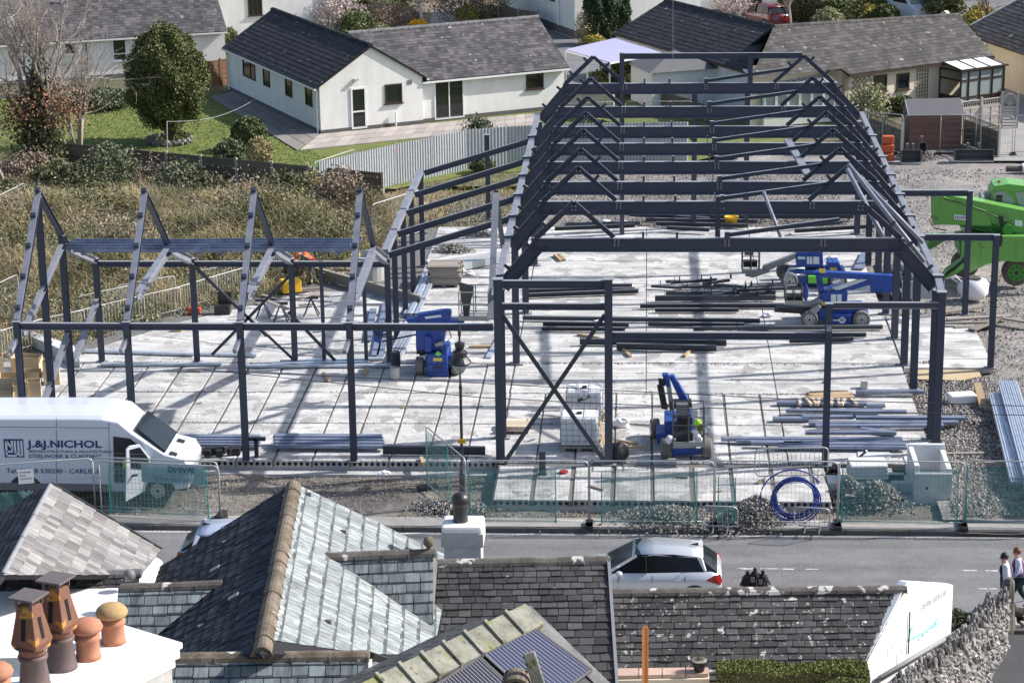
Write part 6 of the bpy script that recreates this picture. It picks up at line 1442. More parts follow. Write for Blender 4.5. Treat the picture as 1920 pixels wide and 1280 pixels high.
for k,(a,b) in enumerate(GP): lay('galvanised_purlin',ORD[k]+' blue-grey galvanised purlin counted from the back of the right front stack','purlin','galvanised',a,b,.06+.03*(k%3),.22,.09,'galvanised purlins laid at the right front','C')
for k in range(4): lay('galvanised_purlin',('topmost','second','third','lowest')[k]+' long purlin of the blue bundle just right of the van bonnet','purlin','galvanised',(313,822+k*5),(487,823+k*5),.22-.04*k,.24,.08,'purlin bundle beside the van','C')
for k in range(4): lay('galvanised_purlin',('topmost','second','third','lowest')[k]+' long purlin of the blue bundle between the second pair of wing posts','purlin','galvanised',(512+k,822+k*6),(716+k*2,823+k*6),.24-.04*k,.26,.09,'purlin bundle between the wing posts','C')
for k,(a,b) in enumerate([((189,686),(415,685)),((158,660),(363,667)),((375,666),(480,669)),((455,689),(740,688)),((525,681),(718,675)),((510,685),(690,682))]): lay('galvanised_purlin',ORD[k]+' pale purlin, left to right, along the rear post row of the wing','purlin','galv_bright',a,b,.04,.2,.07,'pale purlins by the rear wing posts','C')
for k in range(4): lay('galvanised_purlin',ORD[k]+' bright purlin from the left in the bundle slanting down from the pallet stack','purlin','galv_bright',(764+k*7,592),(803+k*6,512),.06+.05*(k%2),.16,.1,'slanting bundle beside the wing corner','C')
for k in range(4): lay('galvanised_purlin',ORD[k]+' bright purlin from the left in the bundle under the left lift boom','purlin','galv_bright',(733+k*6,676),(764+k*7,612),.06,.15,.08,'slanting bundle under the lift boom','C')
for k,(a,b) in enumerate([((703,668),(724,570)),((690,640),(700,580)),((712,670),(735,575))]): lay('galvanised_purlin',ORD[k]+' wide purlin by the last rear wing post','purlin','galvanised',a,b,.05,.26,.05,'wide purlins by the last wing post')
lay('galvanised_purlin','single pale purlin lying diagonally behind the left gate post','purlin','galv_bright',(916,671),(945,620),.03,.22,.05,None)
lay('galvanised_purlin','wide galvanised box section slanting by the lift at the hall right side','purlin','galvanised',(1610,505),(1625,475),.05,.4,.06,None)
# corrugated sheet bundle on the right edge
cb=T('sheet_bundle','long bright bundle of corrugated galvanised sheets lying on mud at the right edge','sheet bundle',G(1888,850)); 
for k,(x0,x1,y0,y1,z) in enumerate(((1868,1915,745,905,.15),(1885,1940,722,900,.32),(1895,1950,800,940,.2))):
    P=[G(x0-14,y0,z),G(x0+22,y0,z),G(x1+26,y1,z),G(x1-22,y1,z)]; mb=MB(); n=9
    for l_ in range(5):
        for i in range(n):
            u0,u1=i/n,(i+.5)/n; A=P[0]*(1-u0)+P[1]*u0;B=P[0]*(1-u1)+P[1]*u1;C=P[3]*(1-u1)+P[2]*u1;D=P[3]*(1-u0)+P[2]*u0; o_=UP*(.035*l_)+np.array((0,-.25*(l_%2),0))
            mb.prism([A+o_,B+o_,C+o_,D+o_],UP*.04 if i%2 else UP*.03)
            u2=(i+1)/n; E_=P[0]*(1-u2)+P[1]*u2; F_=P[3]*(1-u2)+P[2]*u2; mb.prism([B+o_,E_+o_,F_+o_,C+o_],UP*.006)
    mb.build('sheets','galv_bright',cb)
for yy in (765,868): MB().bar(G(1845,yy,.05),G(1930,yy,.05),.12,.1).build('bearer','timber_grey',cb)
# timber
def planks_stack(name,lab,px,py,n,L,w,t,rz,m='timber_grey',group=None,layers=1,z0=0.,cat='timber stack'):
    c=G(px,py,z0); o=T(name,lab,cat,c,group)
    for l_ in range(layers):
        mb=MB()
        for i in range(n): mb.box(c+(random.uniform(-.06,.06),(i-(n-1)/2)*w*1.05,z0*0+t*(l_+.5)+.08),(L*random.uniform(.85,1.05),w,t*.9),rz=rz+random.uniform(-.03,.03))
        mb.build('boards',m,o)
    mb=MB()
    for dx in (-.4,0,.4): mb.box(c+(dx*L*.9,0,.035),(.1,n*w,.07))
    mb.build('bearer','timber_grey',o); return o
planks_stack('timber_stack','high stack of weathered scaffold boards on a pallet behind the blue lift',835,532,5,1.25,.22,.085,.02,layers=9,m='timber_grey')
planks_stack('timber_stack','small pallet of new timber beside the left gate post',968,806,4,1.0,.2,.09,0,'timber_pale',layers=2)
planks_stack('timber_stack','loose pile of short timber blocks behind the middle front post',1555,750,6,1.5,.12,.07,.1,'timber',layers=2)
for k in range(9): a=G(1500+k*12,748,.2); tag(MB().bar(a,a+(random.uniform(-.3,.2),-.45,-.05),.09,.09).build('timber_offcut','timber_pale'),'short timber offcut tilted on the loose pile behind the middle front post','timber offcut','timber offcuts on the loose pile')
TB=[((1283,668),(1297,655),.1),((1165,652),(1182,668),.1),((1040,478),(1052,489),.12),((1048,477),(1058,488),.12),((1083,627),(1125,634),.1),((879,650),(925,650),.1),((606,700),(618,714),.1),((684,702),(690,690),.1),((790,858),(794,872),.1)]
for a,b,w in TB: p,q=G(*a,.05),G(*b,.05); tag(MB().bar(p,q,w,w).build('timber_batten','timber'),'single timber batten lying loose on the concrete floor','timber batten','timber battens scattered on the floor')
WB=[((1770,585),(1840,574),.3,'timber_grey'),((1775,598),(1895,592),.25,'timber_grey'),((1765,606),(1850,604),.2,'timber_grey'),((1850,610),(1880,590),.35,'timber_grey'),((1822,618),(1870,598),.3,'timber_grey'),((1880,596),(1925,603),.25,'timber_grey'),((1790,614),(1830,612),.15,'timber_grey')]
for k,(a,b,w,m_) in enumerate(WB): p,q=G(*a,.02+.05*(k%3)),G(*b,.02+.05*(k%3)); tag(MB().bar(p,q,w,.06).build('scaffold_board',m_),'grey board in the untidy heap beside the bulk bag, right of the hall','board','boards heaped beside the bulk bag')
tag(MB().prism([G(1716,712,-.1),G(1716,694,-.1),G(1832,690,-.1),G(1840,706,-.1),G(1800,714,-.1)],UP*.03).build('plywood_sheet','plywood'),'buff plywood sheet lying on the ground at the hall right corner','plywood sheet')
p,q=G(1832,732),G(1844,765); tag(MB().bar(p+UP*.25,q,.25,.08).build('scaffold_board','timber'),'short brown plank propped up beside the galvanised sheet bundle','board')
tag(MB().box(G(1803,745,.05),(.9,.5,.3),rz=.2).build('wrapped_pack','white_sack',bevel=.05),'white wrapped pack on rubble right of the corner posts','pack')
tag(MB().bar(G(1700,852,-.1),G(1845,850,-.1),.12,.08).build('timber_rail','timber_grey'),'long grey timber rail on the mud behind the concrete chamber','timber')
tag(MB().box(G(1620,721,.12),(.22,.22,.3)).build('concrete_block','block'),'single grey concrete block standing on the floor near the corner posts','block')
tag(MB().tube(G(1610,858,.1),G(1625,845,.4),.04,6).build('pry_bar','black_metal'),'dark bar leaning near the wrapped pallet','bar')
# plywood form boxes lower left
BX=[(20,735,.75,.75,.62,.1),(-8,712,.6,.6,.9,.3),(52,700,1.0,.6,.65,0.),(98,718,.55,.5,.85,.2),(40,745,.5,.5,.5,.25),(63,742,.55,.5,.55,.2),(60,720,.6,.5,.5,.05),(10,752,.6,.4,.3,.1)]
for k,(x,y,w,d,h,rz) in enumerate(BX):
    c=G(x,y,0.); o=tag(MB().box(c+UP*h/2+(0,d/2-.01,0),(w,.02,h),rz=0).box(c+UP*h/2-(0,d/2-.01,0),(w,.02,h)).box(c+UP*h/2+(w/2-.01,0,0),(.02,d-.05,h)).box(c+UP*h/2-(w/2-.01,0,0),(.02,d-.05,h)).box(c+UP*.02,(w-.05,d-.05,.02)).build('plywood_box','plywood',origin=c),['plywood formwork box in front, open top, before the van roof','plywood box cut by the left edge','widest plywood box at the back','tall plywood box beside the gable post','low plywood box in the front middle','small plywood box right of the front middle','plywood box in the centre of the cluster','half height plywood box just above the van'][k],'plywood box','open plywood boxes above the van roof'); o.rotation_euler=(0,0,rz)
# IBC tanks
def ibc(c,lab,rz=0.,cloth=False):
    o=T('water_tank',lab,'tank',(0,0,0),'white caged water tanks'); b=MB().box((0,0,.64),(1.14,.94,.92)); b.build('tank','ibc_plastic',o,bevel=.06)
    m=MB()
    for i in range(7): x=-.59+i*1.18/6; [m.tube((x,y,.14),(x,y,1.14),.011,5) for y in (-.49,.49)]
    for j in range(6): y=-.49+j*.98/5; [m.tube((x,y,.14),(x,y,1.14),.011,5) for x in (-.59,.59)]
    for z in (.16,.34,.53,.72,.92,1.14):
        for s in (-1,1): m.tube((-.59,s*.49,z),(.59,s*.49,z),.012,5); m.tube((s*.59,-.49,z),(s*.59,.49,z),.012,5)
    for x in (-.2,.2): m.tube((x,-.49,1.15),(x,.49,1.15),.012,5)
    m.build('cage','galv_rail',o); MB().tube((0,0,1.09),(0,0,1.15),.09,12).build('lid','black_plastic',o)
    mb=MB()
    for x in (-.5,0,.5): mb.bb((x-.07,-.5,0),(x+.07,.5,.1))
    mb.bb((-.6,-.5,.1),(.6,.5,.14)); mb.build('pallet','timber_grey',o); o.location=tuple(map(float,c)); o.rotation_euler=(0,0,rz); return o
ibc(G(1086,846)+(0,.45,0),'caged white water tank in front of its twin, beside the middle gate post'); ibc(G(1096,795)+(0,.3,.05),'caged white water tank with black hose on top, behind its twin')
tag(MB().path([G(1083,751,1.25),G(1092,748,1.3),G(1100,746,1.28),G(1105,742,1.33)],.05,7).build('hose','black_plastic'),'short black hose lying on the rear water tank','hose')
cr=T('cement_mixer','tipped timber crate and dark rounded bucket of mixing gear beside the water tanks','mixing gear',G(1145,850))
MB().ball(G(1158,848,.28),(.36,.3,.34),12,8).build('drum','black_plastic',cr,smooth=True); MB().tube(G(1150,838,.5),G(1148,848,.1),.12,8).build('drum_neck','black_plastic',cr)
for a,b in (((1130,770),(1158,860)),((1126,790),(1135,845)),((1160,825),(1195,832)),((1158,838),(1215,838)),((1128,780),(1150,800))): MB().bar(G(*a,.5 if a[1]<800 else .1),G(*b,.1),.08,.06).build('handle','timber',cr)
tag(MB().ball(G(1165,793,.12),(.3,.25,.2),8,6,jit=.3).build('plastic_sack','white_sack'),'crumpled white sack on the floor beside the rear water tank','sack')
# buckets, reels and tubs
for k,(x,y,r,h,m_,l) in enumerate(((742,688,.17,.55,'dark_steel','dark square drum behind the grey one near the last wing post'),(741,711,.17,.42,'galv_rail','grey drum with blue label at the end of the pale purlins'))):
    c=G(x,y); tag(MB().lathe([(r,0),(r,h),(r*.85,h+.02),(r*.85,h-.02)],c,12).build('drum',m_,origin=c),l,'drum')
c=G(1371,421,.1); tag(MB().lathe([(.22,0),(.30,.34),(.32,.36),(.27,.36),(.2,.05)],c,14,jit=.03).build('rubber_tub','yellow_plastic',smooth=True),'yellow rubber tub standing among rear steel beams','tub')
c=G(1826,565,-.1); o=T('bulk_bag','white bulk bag with dark contents right of the hall beside lean-to posts','bulk bag',c); MB().ball(c+(0,.3,.42),(.62,.5,.52),12,8,jit=.07,flat=-.42).build('sack','white_sack',o,smooth=True); MB().ball(c+(0,.25,.86),(.36,.26,.12),8,5,jit=.2).build('contents','mud',o); MB().path([c+(-.5,.2,.75),c+(-.75,.2,.98),c+(-.85,.2,.85),c+(-.6,.2,.7)],.03,6).build('lifting_loop','white_sack',o)
c=G(555,522,.0); tag(MB().box(c+(-.45,0,.25),(.6,.45,.45),rz=.3).build('yellow_container','yellow_plastic',bevel=.03) if False else MB().box(G(462,502,.0) if False else G(545,535,.3),(.75,.5,.5),rz=.4).build('yellow_container','yellow_plastic',bevel=.03),'yellow plastic container beside the crouching worker','container')
c=G(418,588); o=T('tool_case','open black tool case on the floor behind the wing posts','tool case',c); MB().box(c+UP*.17,(.6,.4,.34)).build('case','black_plastic',o,bevel=.02); MB().box(c+(.05,.25,.55),(.55,.08,.5)).build('case_lid','black_plastic',o,bevel=.02)
c=G(365,588); o=T('saw','orange and grey petrol saw lying on the floor near the barriers','saw',c); MB().box(c+UP*.15,(.5,.3,.25)).build('saw_body','orange_barrier',o,bevel=.04); MB().path([c+(-.35,0,.1),c+(-.2,0,.35),c+(.25,0,.3)],.025,6).build('handle','grey_plastic',o)
tag(MB().box(G(333,617,.08),(.35,.2,.16)).build('yellow_tool','sticker_yellow',bevel=.03),'small yellow tool on the floor between the first wing posts','tool')
def horse(px,py,l):
    c=G(px,py); o=T('trestle',l,'trestle',c,'saw trestles by the workers'); MB().bar(c+(-.28,0,.72),c+(.28,0,.72),.1,.1).build('top_bar','dark_steel',o)
    for sx in (-1,1): MB().bar(c+(0,0,.7),c+(sx*.28,-.1,0),.04,.04).build('leg','dark_steel',o); MB().bar(c+(0,0,.7),c+(sx*.28,.25,0),.04,.04).build('leg','dark_steel',o)
horse(494,597,'steel trestle left of the three by the workers'); horse(527,603,'steel trestle in the middle of the three'); horse(584,592,'steel trestle carrying planks, right of the three')
for a,b,z in (((500,563),(540,580),.75),((550,563),(597,547),.8),((490,552),(520,560),.05),((560,572),(590,570),.1),((480,570),(500,560),.05),((548,552),(620,555),.78),((520,545),(600,540),.1)): tag(MB().bar(G(*a,z),G(*b,z),.2,.04).build('scaffold_board','timber_grey'),'loose board among the trestles and workers in the rear wing corner','board','boards around the trestles')
# concrete ring, timber kerb, white sheets
c=G(690,528,0); o=T('concrete_ring','pale concrete manhole ring standing behind the wing rear beam','manhole ring',c); MB().lathe([(.75,-.1),(.75,.95),(.62,.95),(.62,.1),(.01,.1)],c+(0,.75,0),24).build('ring','block',o,smooth=False); MB().box(c+(-.45,.5,.97),(.2,.3,.06)).build('yellow_mark','sticker_yellow',o)
a,b=G(590,520,0.),G(790,575,0.); tag(MB().bar(a+UP*.2,b+UP*.2,.06,.4).bar(a+UP*.42,b+UP*.42,.16,.05).build('edge_form','timber_grey'),'long timber edge board slanting behind the rear wing posts','edge board')
a,b=G(820,510,.1),G(950,485,.1); tag(MB().bar(a+UP*.1,b+UP*.1,.5,.3).build('wrapped_pack','hoarding'),'long grey wrapped pack on the floor left of the hall columns','pack')
a,b=G(800,492,.1),G(960,468,.1); tag(MB().bar(a,b,.25,.12).build('concrete_lintel','precast'),'long pale concrete lintel behind the wrapped panel','lintel')
tag(MB().prism([G(61,640,.0),G(140,668,.0),G(150,690,.0),G(60,650,.0)],UP*.4).build('concrete_upstand','precast'),'pale triangular concrete upstand at the left end of the wing floor','upstand')
for x,y,s in ((1170,418,.5),(1135,416,.35),(862,508,.4),(880,512,.3),(1550,575,.5),(1690,600,.35),(720,887,.3),(600,618,.15),(1440,590,.35),(1120,605,.3)): tag(MB().ball(G(x,y,.08),(s*.7,.2*s+.08,.10),9,6,jit=.3).build('plastic_sheet','white_sack'),'crumpled white plastic sheet lying on the ground','plastic sheet','crumpled plastic sheets around the site')
# corrugated black pipe in the brambles
a,b=G(335,446,.55),G(432,414,.95); o=T('drain_pipe','black ribbed drainage pipe lying in dry grass behind the wing','pipe',(a+b)/2); mb=MB(); d=(b-a)
for k in range(38): mb.tube(a+d*k/38,a+d*(k+.55)/38,.34,12)
mb.tube(a,b,.30,12); mb.build('ribbed_pipe','corrugated_pipe',o)
for k in range(4): c=G(1365,300-k*4,0.0); tag(MB().lathe([(.42,0),(.5,.05),(.42,.1),(.34,.05),(.42,0)],c+UP*.1*k,18).build('pipe_coil','black_plastic',smooth=True),'black pipe coil stacked behind the rear frames','pipe coil','stacked black coils at the rear')
# telehandler-side culvert pipes bundle
for k in range(7): a,b=G(1660+k*10,555,.1),G(1640+k*10,500,.1); tag(MB().tube(a,b,.09,8).build('steel_tube','dark_steel',smooth=True),'dark steel tube in the row leaning behind the right hall columns','tube','tubes behind the right hall columns')
tag(MB().bar(G(1690,560,.0)+UP*.35,G(1770,560,.0)+UP*.35,.08,.7).build('steel_trough','hoarding'),'grey steel trough side behind the right hall columns','trough')
# excavator buckets, barrier, brown pipe
def bucket(px0,px1,py0,py1,lab,ears=2):
    a=G(px0,py1,-.1); b=G(px1,py1,-.1); w=b[0]-a[0]; h=onY(px0,py0,a[1])[2]-a[2]; o=T('excavator_bucket',lab,'digger bucket',((a+b)/2),'digger buckets by the shed'); n=8; V=[]
    for i in range(n+1): t=math.pi*(.05+.9*i/n); V.append((0,-.05+.62*math.sin(t)*1.0,h/2-math.cos(t)*h/2))
    V=np.array(V); mb=MB()
    for i in range(n): mb.prism([a+V[i],a+V[i+1],a+V[i+1]+(w,0,0),a+V[i]+(w,0,0)],(0,.03,0))
    mb.build('shell','bucket_steel',o)
    for x in (0,w): MB().prism([a+v+(x,0,0) for v in V],(.04,0,0)).build('side_plate','bucket_steel',o)
    MB().bb(a+(-.02,-.08,-.02),a+(w+.04,.04,.06)).build('cutting_edge','galv_rail',o)
    for k in range(ears): x=w*(.5+(k-.5*(ears-1))*.28); MB().bb(a+(x-.06,.3,h-.05),a+(x+.06,.6,h+.25)).build('hinge_lug','bucket_steel',o)
bucket(1689,1726,282,307,'square steel digger bucket left of the others, below the shed'); bucket(1790,1862,281,303,'very wide grading bucket lying below the dark slatted fence'); bucket(1722,1736,268,298,'narrow rusty digging bucket standing between the square one and the shed',1)
c=G(1663,304,-.1); o=T('road_barrier','stack of orange red plastic barrier blocks beside the hall corner','barrier',c)
for k in range(3): MB().box(c+(0.02*k,.1*k,.25+.42*k),(.66-.05*k,.4,.36)).build('barrier_block','orange_barrier',o,bevel=.04)
c=G(1898,322,-.05); o=T('clay_pipe','short brown pipe with white collar lying on gravel at the right edge','pipe',c); MB().tube(c+(-.3,0,.14),c+(.45,0,.14),.15,12).build('pipe','brown_clay',o); MB().tube(c+(.45,0,.16),c+(.7,0,.16),.24,14).build('collar','white_sack',o)
# front strip: chamber, pallet, coil, posts
o=T('concrete_chamber','pale open-topped concrete chamber box behind the right fence panel','chamber',G(1745,930)); A=G(1712,950,-.5); 
zt=.62; x0,x1=G(1712,945,-.4)[0],G(1782,945,-.4)[0]; y0=G(1740,952,-.45)[1]; y1=y0+2.1
for a,b in (((x0,y0,-.5),(x1,y0+.16,zt)),((x0,y1-.16,-.5),(x1,y1,zt+.25)),((x0-.0,y0+.163,-.5),(x0+.15,y1-.163,zt+.2)),((x1-.15,y0+.163,-.5),(x1,y1-.163,zt+.1))): MB().bb(a,b).build('side_slab','precast',o,bevel=.01)
MB().bb((x0-.9,y0-.15,-.6),(x1+.35,y0+1.0,-.32)).build('base_slab','precast',o)
c=onY(1738,915,y0-.005); MB().tube(c,c+(0,.01,0),.05,10).build('stud','black_plastic',o); mb=MB()
for k in range(13):
    p=onY(1724+k*3.9,950,y0-.16); mb.bb(p+(0,-.004,-.05),p+(.012,0,.05)); mb.bb(p+(.012,-.004,-.05+.04*(k%3)),p+(.038,0,-.03+.04*(k%3)))
mb.build('lettering','black_plastic',o)
for k,(x,y,w) in enumerate(((1638,858,1.0),(1625,878,.8),(1690,905,1.0),(1670,900,.8),(1720,868,.8),(1610,905,1.9))):
    c=G(x,y,-.1); tag(MB().box(c+UP*(-.02),(w,.75,.3),rz=random.uniform(-.05,.05)).build('concrete_block','precast',bevel=.01),'pale flat concrete block in the group beside the open chamber','block','concrete blocks beside the chamber')
c=G(1628,905,.0); o=T('wrapped_pallet','plastic wrapped pallet of blocks left of the open concrete chamber','pallet',c)
for l_ in range(4): MB().box(c+(0,.4,.16+.11*l_),(1.2-.03*l_,.85,.10),rz=.02*l_).build('wrapped_layer','banner_net' if False else 'precast',o,bevel=.02)
for x in (-.45,0,.45): MB().box(c+(x,.4,.05),(.12,.85,.09)).build('pallet_block','timber',o)
c=onY(1492,938,64.1); o=T('pipe_coil','large upright coil of blue water pipe leaning on the front fence','pipe coil',c)
for k in range(7):
    rr=.72-.03*(k%4)-.017*k; mb=MB(); pts=[c+(math.cos(t)*rr,.05*(k%3)+.06*k,math.sin(t)*rr*.98-.02) for t in np.linspace(0,2*math.pi,33)]; mb.path(pts,.024,6); mb.build('pipe_loop','blue_pipe',o,smooth=True)
mb=MB(); pts=[c+(-.1+math.cos(t)*.93,-.12,math.sin(t)*.86+.12) for t in np.linspace(.6,3.6,20)]; mb.path(pts,.022,6); mb.build('loose_end','blue_pipe',o,smooth=True)
c=G(1017,889,0); tag(MB().bb(c+(-.1,-.08,0),c+(.1,.08,.74)).bb(c+(-.14,-.1,0),c+(.14,.1,.03)).build('steel_stub','dark_steel'),'short dark steel stub post standing on the lower front slab','stub post')
c=G(1057,886,0); tag(MB().lathe([(.12,0),(.14,.06),(.05,.08)],c,10).build('floor_marker','red_light'),'small red cap on the lower front slab','cap')
mb=MB(); 
for k in range(10): c=G(345+k*11,850-random.uniform(0,9),.12); tag(MB().box(c,(.22,.16,.22),rz=random.uniform(0,1)).build('black_block','black_plastic',bevel=.02),'black rubber block in the row behind the van bonnet','block','black blocks on the floor behind the van bonnet')
for x in (480,680): a=G(x-15,822,.6); tag(MB().bar(a,a+(.55,0,0),.12,.12).bar(a+(.25,0,0),a+(.25,0,-.6),.12,.12).build('support_stand','dark_steel'),['dark support stand at the right end of the van-side purlins','dark support stand behind the second purlin bundle'][x>500],'stand','steel support stands') if x<500 else None
# lamp post
c=G(868,948,-.3); zt=lambda py:onY(863,py,c[1])[2]; o=T('street_lamp','black Victorian style lamp post with glass lantern left of the gate frame','street lamp',c)
x=c[0]; MB().lathe([(.14,0),(.14,.12),(.10,.16),(.10,.95),(.13,1.0),(.07,1.06),(.045,1.3),(.042,zt(730)-c[2]),(.06,zt(727)-c[2]),(.036,zt(722)-c[2]),(.034,zt(700)-c[2])],c,14).build('post','black_metal',o,smooth=True)
L0=np.array((x,c[1],0)); z=lambda py:zt(py)
MB().lathe([(.10,z(698)),(.20,z(688)),(.29,z(680)),(.27,z(678)),(.0,z(679))],L0,18).build('glass_bowl','glass_pale',o,smooth=True)
MB().lathe([(.33,z(681)),(.34,z(678)),(.25,z(671)),(.22,z(668)),(.22,z(659)),(.11,z(655)),(.15,z(648)),(.15,z(643)),(.03,z(640)),(.03,z(632)),(.05,z(628)),(.045,z(618)),(.01,z(606))],L0,18).build('lantern_cap','black_metal',o)
yp=onY(866,827,c[1]-.06); MB().box(yp,(.24,.012,.13)).build('yellow_sign','sign_yellow',o); text('SLOW',yp+(-.10,-.009,-.03),(1,0,0),UP,.075,'black_plastic',o) if False else None
MB().bb(yp+(-.09,-.009,.005),yp+(.09,-.007,.012)).bb(yp+(-.09,-.009,-.025),yp+(.07,-.007,-.018)).build('sign_writing','black_plastic',o)
# three tied black bags on the near pavement
for k,(x,h,lb) in enumerate(((1401,.62,'leftmost'),(1415,.74,'middle, tallest'),(1430,.64,'rightmost'))):
    c=G(x,1112,-.33); h*=.72; o=T('black_sack',lb+' of three black tied cloth-like sacks above the lichen roof','sack',c,'three black sacks on the near pavement')
    MB().lathe([(.13,0),(.14,.15),(.125,h*.8),(.15,h),(.10,h+.08),(.035,h+.12),(.06,h+.16),(.04,h+.2),(.01,h+.21)],c,14,jit=.12).build('sack','black_cloth',o,smooth=True)
    if k: MB().bar(c+(-.07,-.2,h*.75),c+(-.07,-.2,h+.02),.11,.02,(0,-1,0)).bar(c+(.08,-.2,h*.3),c+(.02,-.2,h*.9),.02,.02,(0,-1,0)).build('strap','grey_plastic',o)
    MB().bar(c+(-.11,-.02,h*.95),c+(-.19,-.1,h*.6),.06,.03).bar(c+(.11,-.02,h*.95),c+(.19,-.1,h*.65),.06,.03).build('side_flap','black_cloth',o)
# overhead cables
def cable(lab,pts,r=.012):
    A=[onY(a,b,Y) for a,b,Y in pts]; P=[]
    for i in range(len(A)-1):
        for t in np.linspace(0,1,9)[:-1]: P.append(A[i]*(1-t)+A[i+1]*t)
    P.append(A[-1]); tag(MB().path(P,r,5).build('overhead_cable','black_metal'),lab,'cable','telephone cables over the site front')
cable('thin overhead cable crossing the slab from the wing to the right, upper',[(380,694,60),(900,718,60),(1060,727,60),(1480,748,60),(1960,762,60)]); cable('thin overhead cable crossing the slab from the wing to the right, lower',[(380,693,60),(900,745,60),(1119,756,60),(1420,768,60),(1960,779,60)])
a=onY(1262,-30,97.); b=onY(1262,130,97.); mb=MB(); n=60
for k in range(n): mb.bar(a+(b-a)*k/n,a+(b-a)*(k+.7)/n,.03 if k%2 else .015,.015 if k%2 else .03,(0,1,0))
mb.path([b,b+(.06,0,-.08),b+(0,0,-.16),b+(-.05,0,-.1)],.015,6); tag(mb.build('lifting_chain','galv_rail'),'thin lifting chain with hook hanging over the far end of the frame','chain')
# clothes line and post in the garden
p0=G(313,290,-.05); pt_=p0+UP*1.6; a=onY(313,228,p0[1]); o=T('clothes_line','clothes line from a thin pole to the white bungalow wall','clothes line',p0); MB().tube(p0-UP*.1,a,.03,6).build('post','galv_rail',o); b=np.array(G(508,168,1.3)); P=[a*(1-t)+b*t-UP*.55*math.sin(math.pi*t) for t in np.linspace(0,1,12)]; MB().path(P,.006,5).build('line','sticker_white',o)
# dark metal flue beyond roof 5, antenna
# rubble and stones
OCT=np.array([(1,0,0),(0,1,0),(-1,0,0),(0,-1,0),(0,0,1),(0,0,-1)],float); OCF=[(0,1,4),(1,2,4),(2,3,4),(3,0,4),(1,0,5),(2,1,5),(3,2,5),(0,3,5)]
def rubble(name,polyfn,n,s0,s1,m,z,lab=None):
    V=[];Fc=[];rr=[]
    for _ in range(n):
        c=np.array(polyfn()); s=s0+(s1-s0)*random.random()**3; A=OCT*(s*.6)*RNG.uniform(.6,1.3,(6,3)); A[:,2]*=.75; b=len(V); V+=(A+c).tolist(); Fc+=[tuple(b+i for i in f) for f in OCF]; r=random.random(); rr+=[r]*8
    mb=MB(); mb.v=V; mb.f=Fc; mb.r=rr; return tag(mb.build(name,m,raw=True),kind='stuff')
def U(x0,x1,y0,y1,z): return lambda:(random.uniform(x0,x1),random.uniform(y0,y1),z)
rubble('gravel_stones',U(9.2,26,66,112,-.15),42000,.03,.11,'rubble',0); rubble('gravel_stones',U(-4.4,9,99.6,113,-.10),22000,.03,.11,'rubble',0); rubble('verge_stones',U(-20,9,63.9,67.9,-.33),14000,.02,.08,'rubble',0)
rubble('side_gravel_stones',U(-9,-4.7,99.6,106,-.1),5000,.03,.10,'rubble',0)
rubble('right_gravel_stones',U(9.0,12,64.4,78,-.12),12000,.03,.13,'rubble',0)
def heap(cx,cy,r,h):
    def f():
        a=random.uniform(0,6.28); q=abs(random.gauss(0,.45)); return (cx+math.cos(a)*r*q*1.5,cy+math.sin(a)*r*q*.8,-.35+h*math.exp(-q*q*2)*random.random())
    return f
for k,(x,y,r,h) in enumerate(((1400,975,.9,.7),(1640,945,.9,.9),(1590,930,.5,.8),(1250,970,1.6,.5),(1420,955,.7,.6),(1720,300,1.2,.7),(1740,690,.8,.4),(1790,280,.9,.4),(850,950,1.2,.3),(1830,800,2.,.4),(850,480,1.2,.7),(900,450,1.5,.6))):
    c=G(x,y,-.2); rubble('rubble_heap',heap(c[0],c[1],r,h),3000,.03,.13,'rubble',0)
# ================================================================ vegetation
def crown(n,c,rad,shape=1.0,shell=.55,lump=.12,seed=0):
    """points filling an egg-shaped, lumpy crown"""
    rg=np.random.default_rng(seed); d=rg.normal(size=(n,3)); d/=np.linalg.norm(d,axis=1)[:,None]
    th=np.arctan2(d[:,1],d[:,0]); l=1+lump*(np.sin(th*5+d[:,2]*7)+np.sin(th*3-d[:,2]*11)*.7+np.sin(th*9+d[:,2]*4)*.4)
    r=(shell+(1-shell)*rg.random(n)**.4)*l*(1+rg.normal(size=n)*.035); p=d*r[:,None]*np.array(rad)
    k=1-shape*.35*np.clip(p[:,2]/rad[2],0,1)**1.5; p[:,0]*=k; p[:,1]*=k
    return p+np.array(c)
def tree_trunk(par,base,h,r,m='bark',lean=(0,0)):
    b=np.array(base,float); mb=MB(); mb.path([b-UP*.2,b+UP*h*.3+(lean[0]*.2,lean[1]*.2,0),b+UP*h*.7+(lean[0]*.6,lean[1]*.6,0),b+UP*h+(lean[0],lean[1],0)],r,9,r*.6); return mb.build('trunk',m,par,smooth=True)
def bush(name,lab,px,py,w,h,m,n,size,cat='bush',group=None,z=0.,lump=.12,shell=.5,sm='bark',shape=.4):
    c=G(px,py,z); o=T(name,lab,cat,c,group); leaves('foliage',m,crown(n,c+UP*h*.52,(w/2,w/2,h/2),shape,shell,lump,seed=int(px+py)),size,o)
    mb=MB()
    for k in range(6): a=k*1.05; mb.tube(c,c+(math.cos(a)*w*.25,math.sin(a)*w*.25,h*.6),.03,5,.012)
    mb.build('stems',sm,o); return o
